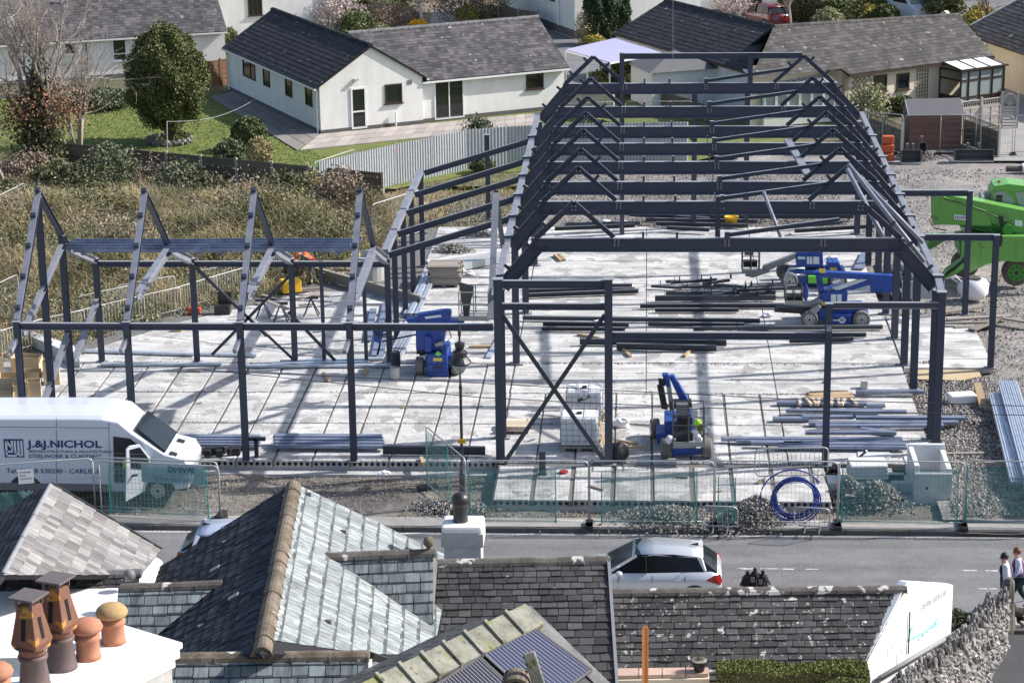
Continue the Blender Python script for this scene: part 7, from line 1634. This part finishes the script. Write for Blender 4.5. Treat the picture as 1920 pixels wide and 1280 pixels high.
# round evergreen on the lawn
c=G(318,268,-.05); o=T('evergreen_tree','big egg-shaped dark evergreen in a stone ring on the lawn','tree',c)
leaves('crown','leaf_dark',crown(60000,c+UP*3.45,(2.02,2.02,2.55),.62,.70,.085,3),.075,o,sq=1.5); tree_trunk(o,c,1.6,.28); cl=crown(55,c+UP*3.45,(2.0,2.0,2.5),.62,.96,.08,9); leaves('crown_tufts','leaf_dark',np.concatenate([q+RNG.normal(size=(150,3))*(.17,.17,.2) for q in cl]),.07,o); MB().ball(c+UP*3.35,(1.4,1.4,1.8),14,10,jit=.08).build('inner_branches','hedge_inner',o)
for k in range(5): a=k*1.3; MB().path([c+UP*.6,c+UP*1.3+(math.cos(a)*.3,math.sin(a)*.3,0),c+UP*2.2+(math.cos(a)*1.0,math.sin(a)*1.0,0)],.12,7,.05).build('limb','bark',o,smooth=True)
rg_=T('stone_ring','ring of pale rubble stones around the foot of the evergreen','stone edging',c)
mb=MB()
for k in range(46): a=k*2*math.pi/46; mb.ball(c+(math.cos(a)*1.12,math.sin(a)*.95,.14+.1*(k%2)),(.14,.12,.12),7,5,jit=.25)
mb.build('stones','rubble_stone',rg_); leaves('ivy','leaf_mid',c+np.array((.5,-.3,.3))+RNG.normal(size=(500,3))*(.3,.25,.2),.09,rg_)
# recursive bare tree
def branch(mb,tips,p,d,L,r,dep,spread=.5,up=.12,seg=3):
    pts=[p]; q=p.copy(); dd=d.copy()
    for i in range(seg): dd=_n(dd+RNG.normal(size=3)*.12+UP*up*.4); q=q+dd*L/seg; pts.append(q.copy())
    mb.path(pts,r,5 if dep>1 else 3,r*.55)
    if dep==0: tips.append(q); return
    for k in range(3 if dep>1 else 4):
        t=random.uniform(.35,1.); i=min(int(t*seg),seg-1); s=pts[i]+(pts[i+1]-pts[i])*(t*seg-i); nd=_n(dd+RNG.normal(size=3)*spread+UP*up)
        branch(mb,tips,s,nd,L*random.uniform(.55,.8),r*.5,dep-1,spread,up,seg)
def bare(name,lab,px,py,h,r,stems,m='bark',dep=4,spread=.45,group=None,z=-.05,up=.15,leanx=0.):
    c=G(px,py,z); o=T(name,lab,'tree',c,group); tips=[]; tr=MB(); br=MB()
    for k in range(stems):
        a=random.uniform(0,6.28); d=_n((math.cos(a)*.22+leanx,math.sin(a)*.15,1)); e=c+d*h*.3; tr.path([c+(math.cos(a)*r,math.sin(a)*r,-.2),c+d*h*.15,e],r,7,r*.7)
        for j in range(3): branch(br,tips,e-d*h*.06*j,_n(d+RNG.normal(size=3)*.25+UP*.25),h*.27,r*.55,dep,spread,up)
    tr.build('trunk',m,o,smooth=True); br.build('branches',m,o); return o,c,tips
o,c,t=bare('bare_tree','tall bare tree with ivy-covered trunk and russet hedge leaves at the left edge',78,330,11.5,.2,4,dep=4,m='bark_pale',spread=.5)
leaves('ivy','bramble',np.concatenate([c+np.array((.1,0,1.6))+RNG.normal(size=(5200,3))*(.5,.4,.95),c+np.array((.1,0,3.8))+RNG.normal(size=(1600,3))*(.22,.2,.9)]),.12,o)
leaves('russet_leaves','brown_leaf',np.concatenate([c+np.array((.3,.1,3.4))+RNG.normal(size=(2400,3))*(1.1,.7,.55),c+np.array((-.9,.1,2.8))+RNG.normal(size=(900,3))*(.7,.6,.8)]),.09,o)
bare('bare_tree','second tall bare tree just right of the ivy-clad one',150,318,8.5,.1,3,dep=3,m='bark_pale',spread=.45)
o,c,t=bare('bare_sapling','thin pale leaning bare sapling at the far left edge',18,360,5.2,.05,3,dep=2,m='bark_pale',leanx=-.25)
o,c,t=bare('sapling','sparse willow sapling with few grey-green leaves before the hoarding',897,300,2.6,.035,3,dep=3,m='bark'); leaves('foliage','leaf_greygreen',[p+RNG.normal(size=3)*.12 for p in t for _ in range(5)][:1800],.08,o)
# shrubs in the garden
bush('round_bush','rounded glossy green bush at the corner of the patio',468,280,1.75,1.6,'leaf_mid',7000,.085,shell=.8,lump=.05)
bush('rosemary_bush','spiky grey-green rosemary bush left of the beige shrub',432,305,1.5,1.1,'leaf_greygreen',3200,.09,lump=.2)
bush('beige_shrub','dry beige twiggy shrub behind the brown garden fence',488,315,1.35,1.5,'dead_grass',4200,.06,shape=.6)
bush('low_hedge','low green shrub row along the trellis fence behind the round tree',190,200,3.8,.9,'leaf_greygreen',5000,.10,shell=.5)
bush('climbing_shrub','pale leafed shrub left of the dark slatted window bay on the cream wall',1632,226,1.9,1.9,'leaf_pale',2600,.09,shell=.2,lump=.25)
bush('shrub','grassy shrub beside the red shed, with strap leaves',1690,212,1.6,.9,'leaf_mid',2200,.11,shell=.2)
bush('flowering_bush','white flowering dark bush seen through the left end triangle',1165,170,3.0,1.6,'leaf_dark',4200,.1,lump=.2); bush('pink_shrub','pinkish shrub under the canopy edge seen through the frame',1190,180,1.3,1.2,'leaf_pale',1500,.09)
bush('ivy_bush','small dark bush at the left foot of the white bungalow',434,108,1.2,1.8,'leaf_dark',2500,.09)
bush('small_bush','low dark bush at the foot of the hoarding',905,322,1.2,.6,'leaf_mid',1500,.09)
# cypress pair
for px,py,w,h,l in ((1116,82,1.4,4.6,'left, larger'),(1137,80,1.5,4.8,'middle'),(1162,66,1.3,3.0,'right, shortest')):
    c=G(px,py); o=T('cypress',l+' of three narrow dark cypresses by the white house entrance','conifer',c,'narrow cypresses'); leaves('foliage','leaf_cypress',crown(6500,c+UP*h*.5,(w/2,w/2,h/2),.8,.7,.1,seed=px),.11,o,sq=2.2); MB().tube(c,c+UP*h*.6,.1,6).build('trunk','bark',o)
bush('yellow_shrub','yellow-green shrub at the foot of the cypresses',1113,86,1.4,.7,'leaf_yellow',1300,.09); bush('bare_shrub','pale bare shrub left of the cypresses',1095,84,1.3,2.2,'dead_grass',1800,.06,shell=.2)
# top garden
bush('cherry_blossom','small tree in pale pink blossom behind the dark roof',636,66,3.4,2.6,'blossom',5200,.09,lump=.22,shell=.35); bush('conifer_bush','dark green conifer at the top between pink blossom and birch',690,34,4.2,2.8,'leaf_dark',7500,.13,lump=.3,shell=.3)
bush('olive_bush','mid green bush below the conifer, left of the daffodils',668,74,2.4,1.8,'leaf_mid',3400,.1,lump=.25,shell=.3); bush('grey_bush','leafless lilac-grey shrub left of the daffodils',710,60,2.,2.2,'twig_brown',3200,.06,lump=.2,shell=.2)
bush('heather','brown heather mound behind the daffodils',752,48,3.2,1.3,'twig_brown',3600,.07,lump=.2); bush('green_bush','large loose green bush at the top beside the conifer',745,20,3.6,2.6,'leaf_mid',4600,.12,lump=.3,shell=.3)
bush('cream_flowers','cream flowering plant left of the daffodils on the roof line',715,66,1.2,.7,'leaf_pale',900,.07)
for k in range(5): bush('daffodils','clump of yellow daffodils behind the grey bungalow roof',773+k*6,60-(k%2)*3,.5,.75,'daffodil',260,.09,cat='flowers',group='yellow daffodil clumps',shell=.2,sm='leaf_mid')
o,c,t=bare('birch','weeping silver birch with white trunk at the top',795,56,6.,.14,1,m='birch',dep=3,up=-.05); leaves('twigs','twig_brown',[p+RNG.normal(size=3)*(.4,.4,.5) for p in t for _ in range(12)][:4000],.07,o,sq=3)
bush('weeping_shrub','purple-brown weeping shrub at the top right of the birch',862,48,4.0,3.6,'twig_brown',6500,.08,lump=.2,shell=.3); bush('golden_conifer','small golden green conifer behind the grey roof ridge',876,52,1.5,1.5,'leaf_yellow',2600,.08); bush('multi_stem_shrub','many-stemmed beige shrub at the top beside the fence',918,46,3.,3.4,'dead_grass',3600,.08,lump=.2,shell=.35,sm='bark_pale')
bush('roof_side_bush','bush at the top beside the drainpipe of the tall white house',597,30,1.8,1.4,'leaf_mid',2200,.1)
# right top hedge group
a,b=G(1478,30,0),G(1600,55,0); hedge('hedge','long dark clipped hedge behind the brown bungalow roof',a,b,2.0,1.7,0.,m='leaf_dark',n=9000,size=.10); a,b=G(1530,10,0),G(1660,40,0); hedge('hedge','second clipped hedge beyond the first, with yellow growth',a,b,1.6,1.4,0.,m='hedge',n=7000,size=.10)
bush('dome_bush','clipped dark dome bush in front of the white van',1660,52,1.8,1.5,'leaf_dark',6000,.09,shell=.85,lump=.04,shape=.1); bush('laurel','variegated laurel bush at the end of the hedge',1552,62,2.,1.6,'leaf_pale',3000,.1); bush('yellow_bush','yellow-leaved bush between hedge and dome bush',1628,46,1.9,1.3,'leaf_yellow',2200,.09)
bush('dark_tree','dark ivy-clad tree right of the white van',1768,48,2.6,3.6,'leaf_dark',6500,.12,lump=.2); bush('lime_bush','lime green bush between the two roofs at the right',1826,68,1.9,1.6,'leaf_yellow',3000,.1); bush('lime_bush','upper lime green bush near the bare tree at the top right',1838,50,1.9,1.4,'leaf_yellow',2400,.1)
o,c,t=bare('bare_tree','small bare rounded tree against the white wall at the top right',1852,62,4.2,.09,2,dep=3,m='bark',spread=.6); bare('bare_tree','bare tree behind the laurel hedge at the top',1485,55,4.5,.08,2,dep=3,m='bark_pale'); bare('bare_tree','small bare tree above the red car',1395,20,3.,.05,3,dep=3,m='bark_pale')
bush('pink_bush','pale pink bush above the dark roof ridge by the red car',1375,26,2.8,1.4,'blossom',2400,.08,shell=.3)
# lavender planter by the shop
c=G(1762,1190,.1); o=T('planter','white rendered planter with grey lavender bush behind the white gable','planter',c); MB().prism([G(1757,1222,.2),G(1812,1205,.2),G(1830,1182,.2),G(1770,1178,.2)],UP*.35).build('trough','planter_blue',o); leaves('lavender','leaf_greygreen',crown(3200,G(1798,1178,.75),(.62,.5,.42),.2,.4,.15),.05,o,sq=2.5)
# rubble garden wall with upright coping stones
wallp=[G(1640,1330,1.2),G(1700,1268,1.0),G(1760,1222,.8),G(1820,1175,.6),G(1868,1130,.5)]
o=T('stone_wall','rough grey limestone wall with jagged upright coping beside the side lane','wall',wallp[2]*(1,1,0)); mb=MB()
wp=[G(1590,1340,2.15),G(1690,1266,2.0),G(1785,1202,1.75),G(1868,1114,1.1)]
def along(t):
    k=t*(len(wp)-1); i=min(int(k),len(wp)-2); return wp[i]+(wp[i+1]-wp[i])*(k-i)
for _ in range(4600):
    t=random.random(); p=along(t); side=random.random(); dn=_n(np.cross(wp[3]-wp[0],UP)); dn=dn if dn[0]>0 else -dn; zz=random.random(); q=p+dn*(.28 if side<.75 else 0)+UP*(zz*1.75-1.85)+RNG.normal(size=3)*.03
    mb.ball(q,(random.uniform(.05,.13),random.uniform(.05,.11),random.uniform(.04,.09)),6,4,jit=.3)
mb.build('stonework','rubble_stone',o); mb=MB()
for _ in range(520):
    t=random.random(); p=along(t)+np.array((random.uniform(-.02,.36),random.uniform(-.12,.12),random.uniform(-.22,.02)+.12*t)); mb.ball(p,(random.uniform(.03,.07),random.uniform(.03,.08),random.uniform(.07,.17)),6,4,jit=.3)
mb.build('coping_stones','rubble_stone',o)
MB().prism([p-UP*2.3 for p in (wp[0],wp[1],wp[2],wp[3],wp[3]+(.3,0,0),wp[2]+(.3,0,0),wp[1]+(.3,0,0),wp[0]+(.3,0,0))],UP*2.15).build('wall_core','ridge_grey',o)
c=G(1887,1185,-.3); pt2=onY(1883,1083,c[1]); MB().lathe([(.22,0),(.20,.5),(.17,1.0),(.15,pt2[2]-c[2]-.1),(.08,pt2[2]-c[2])],c+(0,0,0),8,jit=.12).build('gate_stone','ridge_stone',o)
c2=G(1852,1150,.2); MB().lathe([(.13,0),(.12,.35),(.07,.55),(.02,.6)],c2,8,jit=.1).build('gate_stone','rubble_stone',o)
# scrubland left of the site
def inpoly(P,x,y):
    r=False; n=len(P)
    for i in range(n):
        (x1,y1),(x2,y2)=P[i],P[(i+1)%n]
        if (y1>y)!=(y2>y) and x<(x2-x1)*(y-y1)/(y2-y1)+x1: r=not r
    return r
SP=[(-120,300),(126,332),(430,362),(720,392),(745,425),(700,480),(610,520),(540,548),(330,590),(150,640),(-120,700)]
def scatter(P,n,z=-.15):
    xs=[p[0] for p in P];ys=[p[1] for p in P];out=[]
    while len(out)<n:
        x,y=random.uniform(min(xs),max(xs)),random.uniform(min(ys),max(ys))
        if inpoly(P,x,y):
            g=G(x,y,z); g[2]+=bank(g[0],g[1]) if P is SP else 0; out.append(g)
    return np.array(out)
P=scatter(SP,70000); nz=np.sin(P[:,0]*.9+P[:,1]*.5)+np.sin(P[:,0]*.35-P[:,1]*.8+1)
tag(blades('dead_grass','dead_grass',P[nz>-.45],.5,.022,lean=.7,raw=True),kind='stuff')
tag(blades('green_grass_tufts','grass_blade',P[nz<-.75][:7000],.28,.03,lean=.5,raw=True),kind='stuff')
B=scatter(SP,130); C=[]; C2=[]
for b in B:
    big=b[1]>92; s=random.uniform(.35,1.1)*(1.0 if random.random()<.6 else .6) if big else random.uniform(.15,.45); k=int(300*s); q=b+np.array((0,0,s*.4))+RNG.normal(size=(k,3))*(s*.55,s*.55,s*.35); (C if random.random()<.6 else C2).append(q)
for q in scatter(SP,34):
    s=random.uniform(.7,1.25); k=int(900*s); (C if random.random()<.8 else C2).append(q+np.array((0,0,s*.55))+RNG.normal(size=(k,3))*(s*.6,s*.5,s*.38))
tag(leaves('bramble_thicket','bramble',np.concatenate(C),.075,raw=True),kind='stuff'); tag(leaves('dry_bracken','twig_brown',np.concatenate(C2),.055,raw=True,sq=3.2),kind='stuff')
for px,py,w,h,m_,l in ((210,362,2.6,2.2,'leaf_greygreen','large grey-green willow bush in the scrub in front of the garden fence'),(345,372,2.4,1.7,'leaf_greygreen','smaller grey-green bush in the scrub under the garden fence'),(540,418,2.6,2.2,'bramble','ivy mound against the brown fence, left of the dry twig mound'),(640,415,2.4,2.3,'twig_brown','tall dry twiggy mound against the end of the brown fence'),(60,345,3.2,1.6,'twig_brown','russet thicket below the bare tree'),(110,360,2.5,1.4,'bramble','dark bramble mound right of the bare tree trunk'),(400,372,1.6,1.1,'bramble','low ivy heap at the fence middle'),(590,400,1.4,1.9,'dead_grass','dry straw-coloured climber on the brown fence'),(15,395,2.4,1.3,'bramble','bramble mound at the left edge under the sapling')):
    bush('scrub_bush',l,px,py,w,h,m_,int(2400*w*h/3),.08 if m_!='bramble' else .1,z=-.15,lump=.22,shell=.3,cat='bush')
P=scatter([(740,350),(900,330),(1060,300),(1060,350),(960,420),(760,480)],6000); tag(blades('weed_patch','grass_blade',P[:2600],.15,.03,raw=True),kind='stuff'); tag(blades('weed_patch','dead_grass',P[2600:],.18,.03,raw=True),kind='stuff')
TF=scatter(SP,900); TP=[]
for b in TF:
    k=70; TP.append(b+RNG.normal(size=(k,3))*(.28,.28,0))
TP=np.concatenate(TP); tag(blades('tall_dead_grass','dead_grass',TP,.95,.02,lean=.8,raw=True),kind='stuff')
Q=scatter(SP,90); GC=np.concatenate([q+np.array((0,0,.3))+RNG.normal(size=(420,3))*(random.uniform(.4,.9),random.uniform(.4,.9),.28) for q in Q]); tag(leaves('green_scrub','scrub_green',GC,.07,raw=True,sq=2.),kind='stuff')
mb=MB()
for q in scatter(SP,420):
    a=random.uniform(0,6.28); h_=random.uniform(.5,1.5); w_=random.uniform(.3,1.1); mb.path([q,q+(math.cos(a)*w_*.3,math.sin(a)*w_*.3,h_*.7),q+(math.cos(a)*w_*.8,math.sin(a)*w_*.8,h_),q+(math.cos(a)*w_*1.4,math.sin(a)*w_*1.4,h_*.7)],.012,4,.005)
tag(mb.build('bramble_stems','bark_pale',raw=True),kind='stuff')
# lawn texture
LPn=[(-80,190),(392,180),(540,262),(620,300),(1050,268),(1060,240),(1290,240),(1280,262),(880,318),(730,345),(560,330),(130,325),(-80,330)]
P=scatter(LPn,26000,-.06); tag(blades('lawn_grass','grass_blade',P,.07,.045,raw=True,lean=.6),kind='stuff')
# ================================================================ people and dog
def skin(name,m,par,V,Ed,Rd,sub=2):
    me=bpy.data.meshes.new(name); off=np.array(root_of(par).location); me.from_pydata([tuple(np.array(v,float)) for v in V],Ed,[]); me.materials.append(M[m]); o=bpy.data.objects.new(name,me); COL.objects.link(o); o.parent=par
    o.modifiers.new('skin','SKIN'); bpy.context.view_layer.update()
    for i,r in enumerate(Rd): me.skin_vertices[0].data[i].radius=(r,r) if not hasattr(r,'__len__') else r
    me.skin_vertices[0].data[0].use_root=True
    s=o.modifiers.new('sub','SUBSURF'); s.levels=sub; s.render_levels=sub
    dg=bpy.context.evaluated_depsgraph_get(); ev=bpy.data.meshes.new_from_object(o.evaluated_get(dg)); o.modifiers.clear(); o.data=ev; ev.name=name
    ev.polygons.foreach_set('use_smooth',[True]*len(ev.polygons))
    if not ev.materials: ev.materials.append(M[m])
    a=ev.attributes.get('rnd') or ev.attributes.new('rnd','FLOAT','FACE'); a.data.foreach_set('value',np.full(len(ev.polygons),.5,np.float32)); return o
def person(lab,loc,rz,J,top,bot,hair,vest=None,arm_cover=None,hat=None,face=1,boots='black_plastic',short=False,group=None):
    """J: joints dict in metres, person faces +x"""
    o=T('person',lab,'person',(0,0,0),group)
    k=['pel','wst','chs','nek','hed','hdt','shL','elL','wrL','haL','shR','elR','wrR','haR','hpL','knL','anL','toL','hpR','knR','anR','toR']
    V=[J[a] for a in k]; ix={a:i for i,a in enumerate(k)}
    E=[('pel','wst'),('wst','chs'),('chs','nek'),('nek','hed'),('hed','hdt'),('chs','shL'),('shL','elL'),('elL','wrL'),('wrL','haL'),('chs','shR'),('shR','elR'),('elR','wrR'),('wrR','haR'),('pel','hpL'),('hpL','knL'),('knL','anL'),('anL','toL'),('pel','hpR'),('hpR','knR'),('knR','anR'),('anR','toR')]
    rd=dict(pel=.13,wst=.115,chs=.135,nek=.055,hed=.088,hdt=.085,shL=.06,elL=.045,wrL=.032,haL=.03,shR=.06,elR=.045,wrR=.032,haR=.03,hpL=.09,knL=.06,anL=.042,toL=.035,hpR=.09,knR=.06,anR=.042,toR=.035)
    skin('body','skin',o,V,[(ix[a],ix[b]) for a,b in E],[rd[a] for a in k])
    def sub_(name,m,ks,es,rr): ii={a:i for i,a in enumerate(ks)}; return skin(name,m,o,[J[a] for a in ks],[(ii[a],ii[b]) for a,b in es],rr)
    sub_('trousers',bot,['pel','hpL','knL','anL','hpR','knR','anR'],[('pel','hpL'),('hpL','knL'),('knL','anL'),('pel','hpR'),('hpR','knR'),('knR','anR')],[.155,.112,.085,.068,.112,.085,.068])
    sl=('shL','elL','wrL') ; sub_('jacket',top,['wst','pel','chs','nek','shL','elL','wrL','shR','elR','wrR'],[('wst','pel'),('wst','chs'),('chs','nek'),('chs','shL'),('shL','elL'),('elL','wrL'),('chs','shR'),('shR','elR'),('elR','wrR')],[.145,.15,.165,.07,.085,.065,.05,.085,.065,.05])
    if vest: sub_('vest',vest,['wst','pel','chs','nek'],[('wst','pel'),('wst','chs'),('chs','nek')],[.165,.165,.19,.085])
    h=np.array(J['hed'],float); t=np.array(J['hdt'],float); u=_n(t-h); f=np.array(J.get('face',(1,0,0)),float); f=_n(f-u*(f@u)); s=np.cross(u,f); c=(h+t)/2
    MB().ball(c+f*.105-u*.01,(.018,.014,.026),8,6).build('nose','skin',o,smooth=True)
    for q in (-1,1): MB().ball(c+f*.085+s*q*.035+u*.02,(.012,.012,.008),6,5).build('eye','hair_black',o); MB().ball(c+s*q*.09,(.02,.012,.03),6,5).build('ear','skin',o,smooth=True)
    MB().ball(c+f*.088-u*.055,(.012,.025,.007),6,5).build('mouth','red_paint',o)
    if hair:
        mb=MB().ball(c-f*.022+u*.035,(.108,.105,.105),14,10,jit=.05); mb.build('hair',hair,o,smooth=True)
    if hat: MB().lathe([(.155,-.01),(.15,.0),(.125,.01),(.12,.06),(.085,.12),(.02,.14)],(0,0,0),16).build('hard_hat',hat,o,smooth=True).matrix_local=Matrix.Translation(Vector(c+u*.03))@Vector(u).to_track_quat('Z','X').to_matrix().to_4x4()
    for w,sh in (('haL','wrL'),('haR','wrR')):     # separate fingers and thumb
        p=np.array(J[w],float); d=_n(p-np.array(J[sh],float)); x=_n(np.cross(d,(0,1,.01))); y=np.cross(d,x); mb=MB()
        for j,l in enumerate((.062,.07,.066,.052)): b=p+d*.02+x*(j-1.5)*.018; mb.path([b,b+d*l*.5+y*.006,b+d*l+y*.022],.0085,6,.006)
        b=p-d*.01+x*.03; mb.path([b,b+x*.025+d*.02,b+x*.03+d*.05+y*.01],.010,6,.007); mb.build('fingers','skin',o,smooth=True)
    for a,b in (('anL','toL'),('anR','toR')): p,q=np.array(J[a],float),np.array(J[b],float); MB().ball((p+q)/2+(0,0,-.01),(.14,.05,.05),10,6).build('shoe',boots,o,smooth=True)
    o.location=tuple(map(float,loc)); o.rotation_euler=(0,0,rz); return o
def walk(st=.28,arm=.25,lean=.06,bend=.0,H_=1.0):
    J=dict(pel=(0,0,.93),wst=(.01,0,1.08),chs=(lean,0,1.30),nek=(lean*1.4,0,1.47),hed=(lean*1.7,0,1.57),hdt=(lean*1.9,0,1.67),
    shL=(lean,.19,1.40),elL=(arm*.35,.25,1.14),wrL=(arm,.22,.95),haL=(arm*1.15,.21,.88),shR=(lean,-.19,1.40),elR=(-arm*.5,-.25,1.14),wrR=(-arm*.55,-.23,.90),haR=(-arm*.5,-.22,.83),
    hpL=(0,.10,.88),knL=(st*.75,.10,.50),anL=(st,.10,.09),toL=(st+.16,.10,.04),hpR=(0,-.10,.88),knR=(-st*.2,-.10,.48),anR=(-st*1.15,-.10,.13),toR=(-st*1.0+.1,-.10,.04))
    return {k:tuple(np.array(v)*H_) for k,v in J.items()}
c=G(1888,1157,-.3); g='couple walking a dog at the lane corner'
person('black-haired man in navy body warmer over white sleeves, walking behind the stone wall',(c[0]-.02,c[1]+.15,-.3),math.pi,walk(.24,.12),'cloth_white','cloth_dark','hair_black',vest='cloth_navy',group=g)
c=G(1912,1155,-.3); person('woman with auburn hair in plum body warmer over lilac sleeves, walking behind the dark-haired man',(c[0]+.02,c[1]+.45,-.3),math.pi,walk(.3,.3,H_=1.0),'cloth_lilac','cloth_dark','hair_auburn',vest='cloth_plum',group=g)
# dog: trunk, neck, jointed legs
c=G(1893,1182,-.3); d=T('dog','dark shaggy dog walking on a lead beside the couple, partly behind the gate stone','dog',(0,0,0))
V=[(0,0,.50),(.22,0,.52),(.36,0,.60),(.46,0,.70),(.56,0,.70),(.66,0,.66),(-.22,0,.50),(-.34,0,.50),(-.50,0,.58),(-.60,0,.70),(.24,.09,.42),(.27,.10,.24),(.25,.10,.05),(.30,.10,.02),(.24,-.09,.42),(.16,-.10,.24),(.20,-.10,.05),(.25,-.10,.02),(-.26,.09,.40),(-.20,.10,.26),(-.34,.10,.18),(-.30,.10,.02),(-.26,-.09,.40),(-.30,-.10,.26),(-.46,-.10,.20),(-.44,-.10,.02)]
E_=[(0,1),(1,2),(2,3),(3,4),(4,5),(0,6),(6,7),(7,8),(8,9),(1,10),(10,11),(11,12),(12,13),(1,14),(14,15),(15,16),(16,17),(6,18),(18,19),(19,20),(20,21),(6,22),(22,23),(23,24),(24,25)]
skin('body','dog_fur',d,V,E_,[.14,.16,.11,.09,.075,.045,.12,.10,.04,.03,.075,.045,.03,.032,.075,.045,.03,.032,.085,.055,.032,.034,.085,.055,.032,.034])
for s in (-1,1): MB().ball((.50,s*.075,.74),(.03,.02,.06),7,5).build('ear','dog_fur',d,smooth=True)
MB().path([(.40,.02,.64),(0,.2,.8),(-.4,.4,1.0)],.01,5).build('lead','cloth_pink',d)
d.location=(float(c[0]),float(c[1])+.1,-.3); d.rotation_euler=(0,0,math.pi)
# workers
def bent(crouch=True):
    return dict(pel=(0,0,.55),wst=(.14,0,.66),chs=(.36,0,.76),nek=(.50,0,.78),hed=(.60,0,.76),hdt=(.70,0,.72),face=(.2,0,-1),
    shL=(.38,.19,.76),elL=(.50,.22,.50),wrL=(.58,.18,.28),haL=(.62,.16,.22),shR=(.38,-.19,.76),elR=(.48,-.22,.50),wrR=(.58,-.18,.28),haR=(.62,-.16,.22),
    hpL=(0,.11,.52),knL=(.34,.14,.42),anL=(.10,.13,.09),toL=(.26,.13,.04),hpR=(0,-.11,.52),knR=(.30,-.14,.36),anR=(.02,-.13,.09),toR=(.18,-.13,.04))
c=G(545,528,0); person('crouching worker in orange vest with pale lilac hard hat at the rear wing floor',(c[0]-.1,c[1],0),0,bent(),'cloth_grey','cloth_grey',None,vest='hivis_orange',hat='hard_hat',group='workers in orange')
J=dict(pel=(0,0,.92),wst=(.08,0,1.04),chs=(.28,0,1.16),nek=(.42,0,1.20),hed=(.50,0,1.20),hdt=(.59,0,1.18),face=(.3,0,-1),shL=(.30,.19,1.18),elL=(.38,.22,.90),wrL=(.46,.18,.68),haL=(.48,.17,.60),shR=(.30,-.19,1.18),elR=(.36,-.22,.90),wrR=(.44,-.18,.68),haR=(.46,-.17,.60),hpL=(0,.10,.88),knL=(.06,.12,.48),anL=(.0,.14,.09),toL=(.16,.15,.04),hpR=(0,-.10,.88),knR=(.02,-.12,.48),anR=(-.1,-.14,.09),toR=(.06,-.15,.04))
c=G(586,532,0); person('stooping worker in orange vest and grey trousers half hidden by the rear wing beam',(c[0],c[1]+.0,0),math.pi,J,'cloth_grey','cloth_grey','hair_black',vest='hivis_orange',hat='hivis_orange',group='workers in orange')

# scattered dirt on the floor
def U3(): 
    return (random.uniform(-19,9),random.uniform(65.3,98),.012) if random.random()<.8 else (random.uniform(-4,8),random.uniform(65.3,75),.012)
def offslab(): 
    p=U3(); return p if p[1]>68.5 or (-4.5<p[0]<5.4) else offslab()
def lowf(f):
    def g():
        while True:
            p=f()
            if math.sin(p[0]*.9+p[1]*.37)+math.sin(p[0]*.31-p[1]*.8)+random.random()*1.5>.9: return p
    return g
rubble('floor_dirt',lowf(offslab),11000,.008,.04,'mud',0)
for y0 in (68.5,72.2,75.5,78.95):
    rubble('joint_dirt',lambda:(random.uniform(-19,8.9),y0+random.gauss(0,.06),.006),1600,.015,.05,'grout',0)

for k in range(26):
    p=offslab(); a=random.uniform(0,3.1); L_=random.uniform(.15,.6); q=np.array(p)+(0,0,.03)
    tag(MB().bar(q,q+(math.cos(a)*L_,math.sin(a)*L_,0),.07,.05).build('timber_offcut',random.choice(('timber','timber_grey','timber_pale'))),'small timber offcut dropped on the concrete floor','timber offcut','small offcuts dropped on the floor')
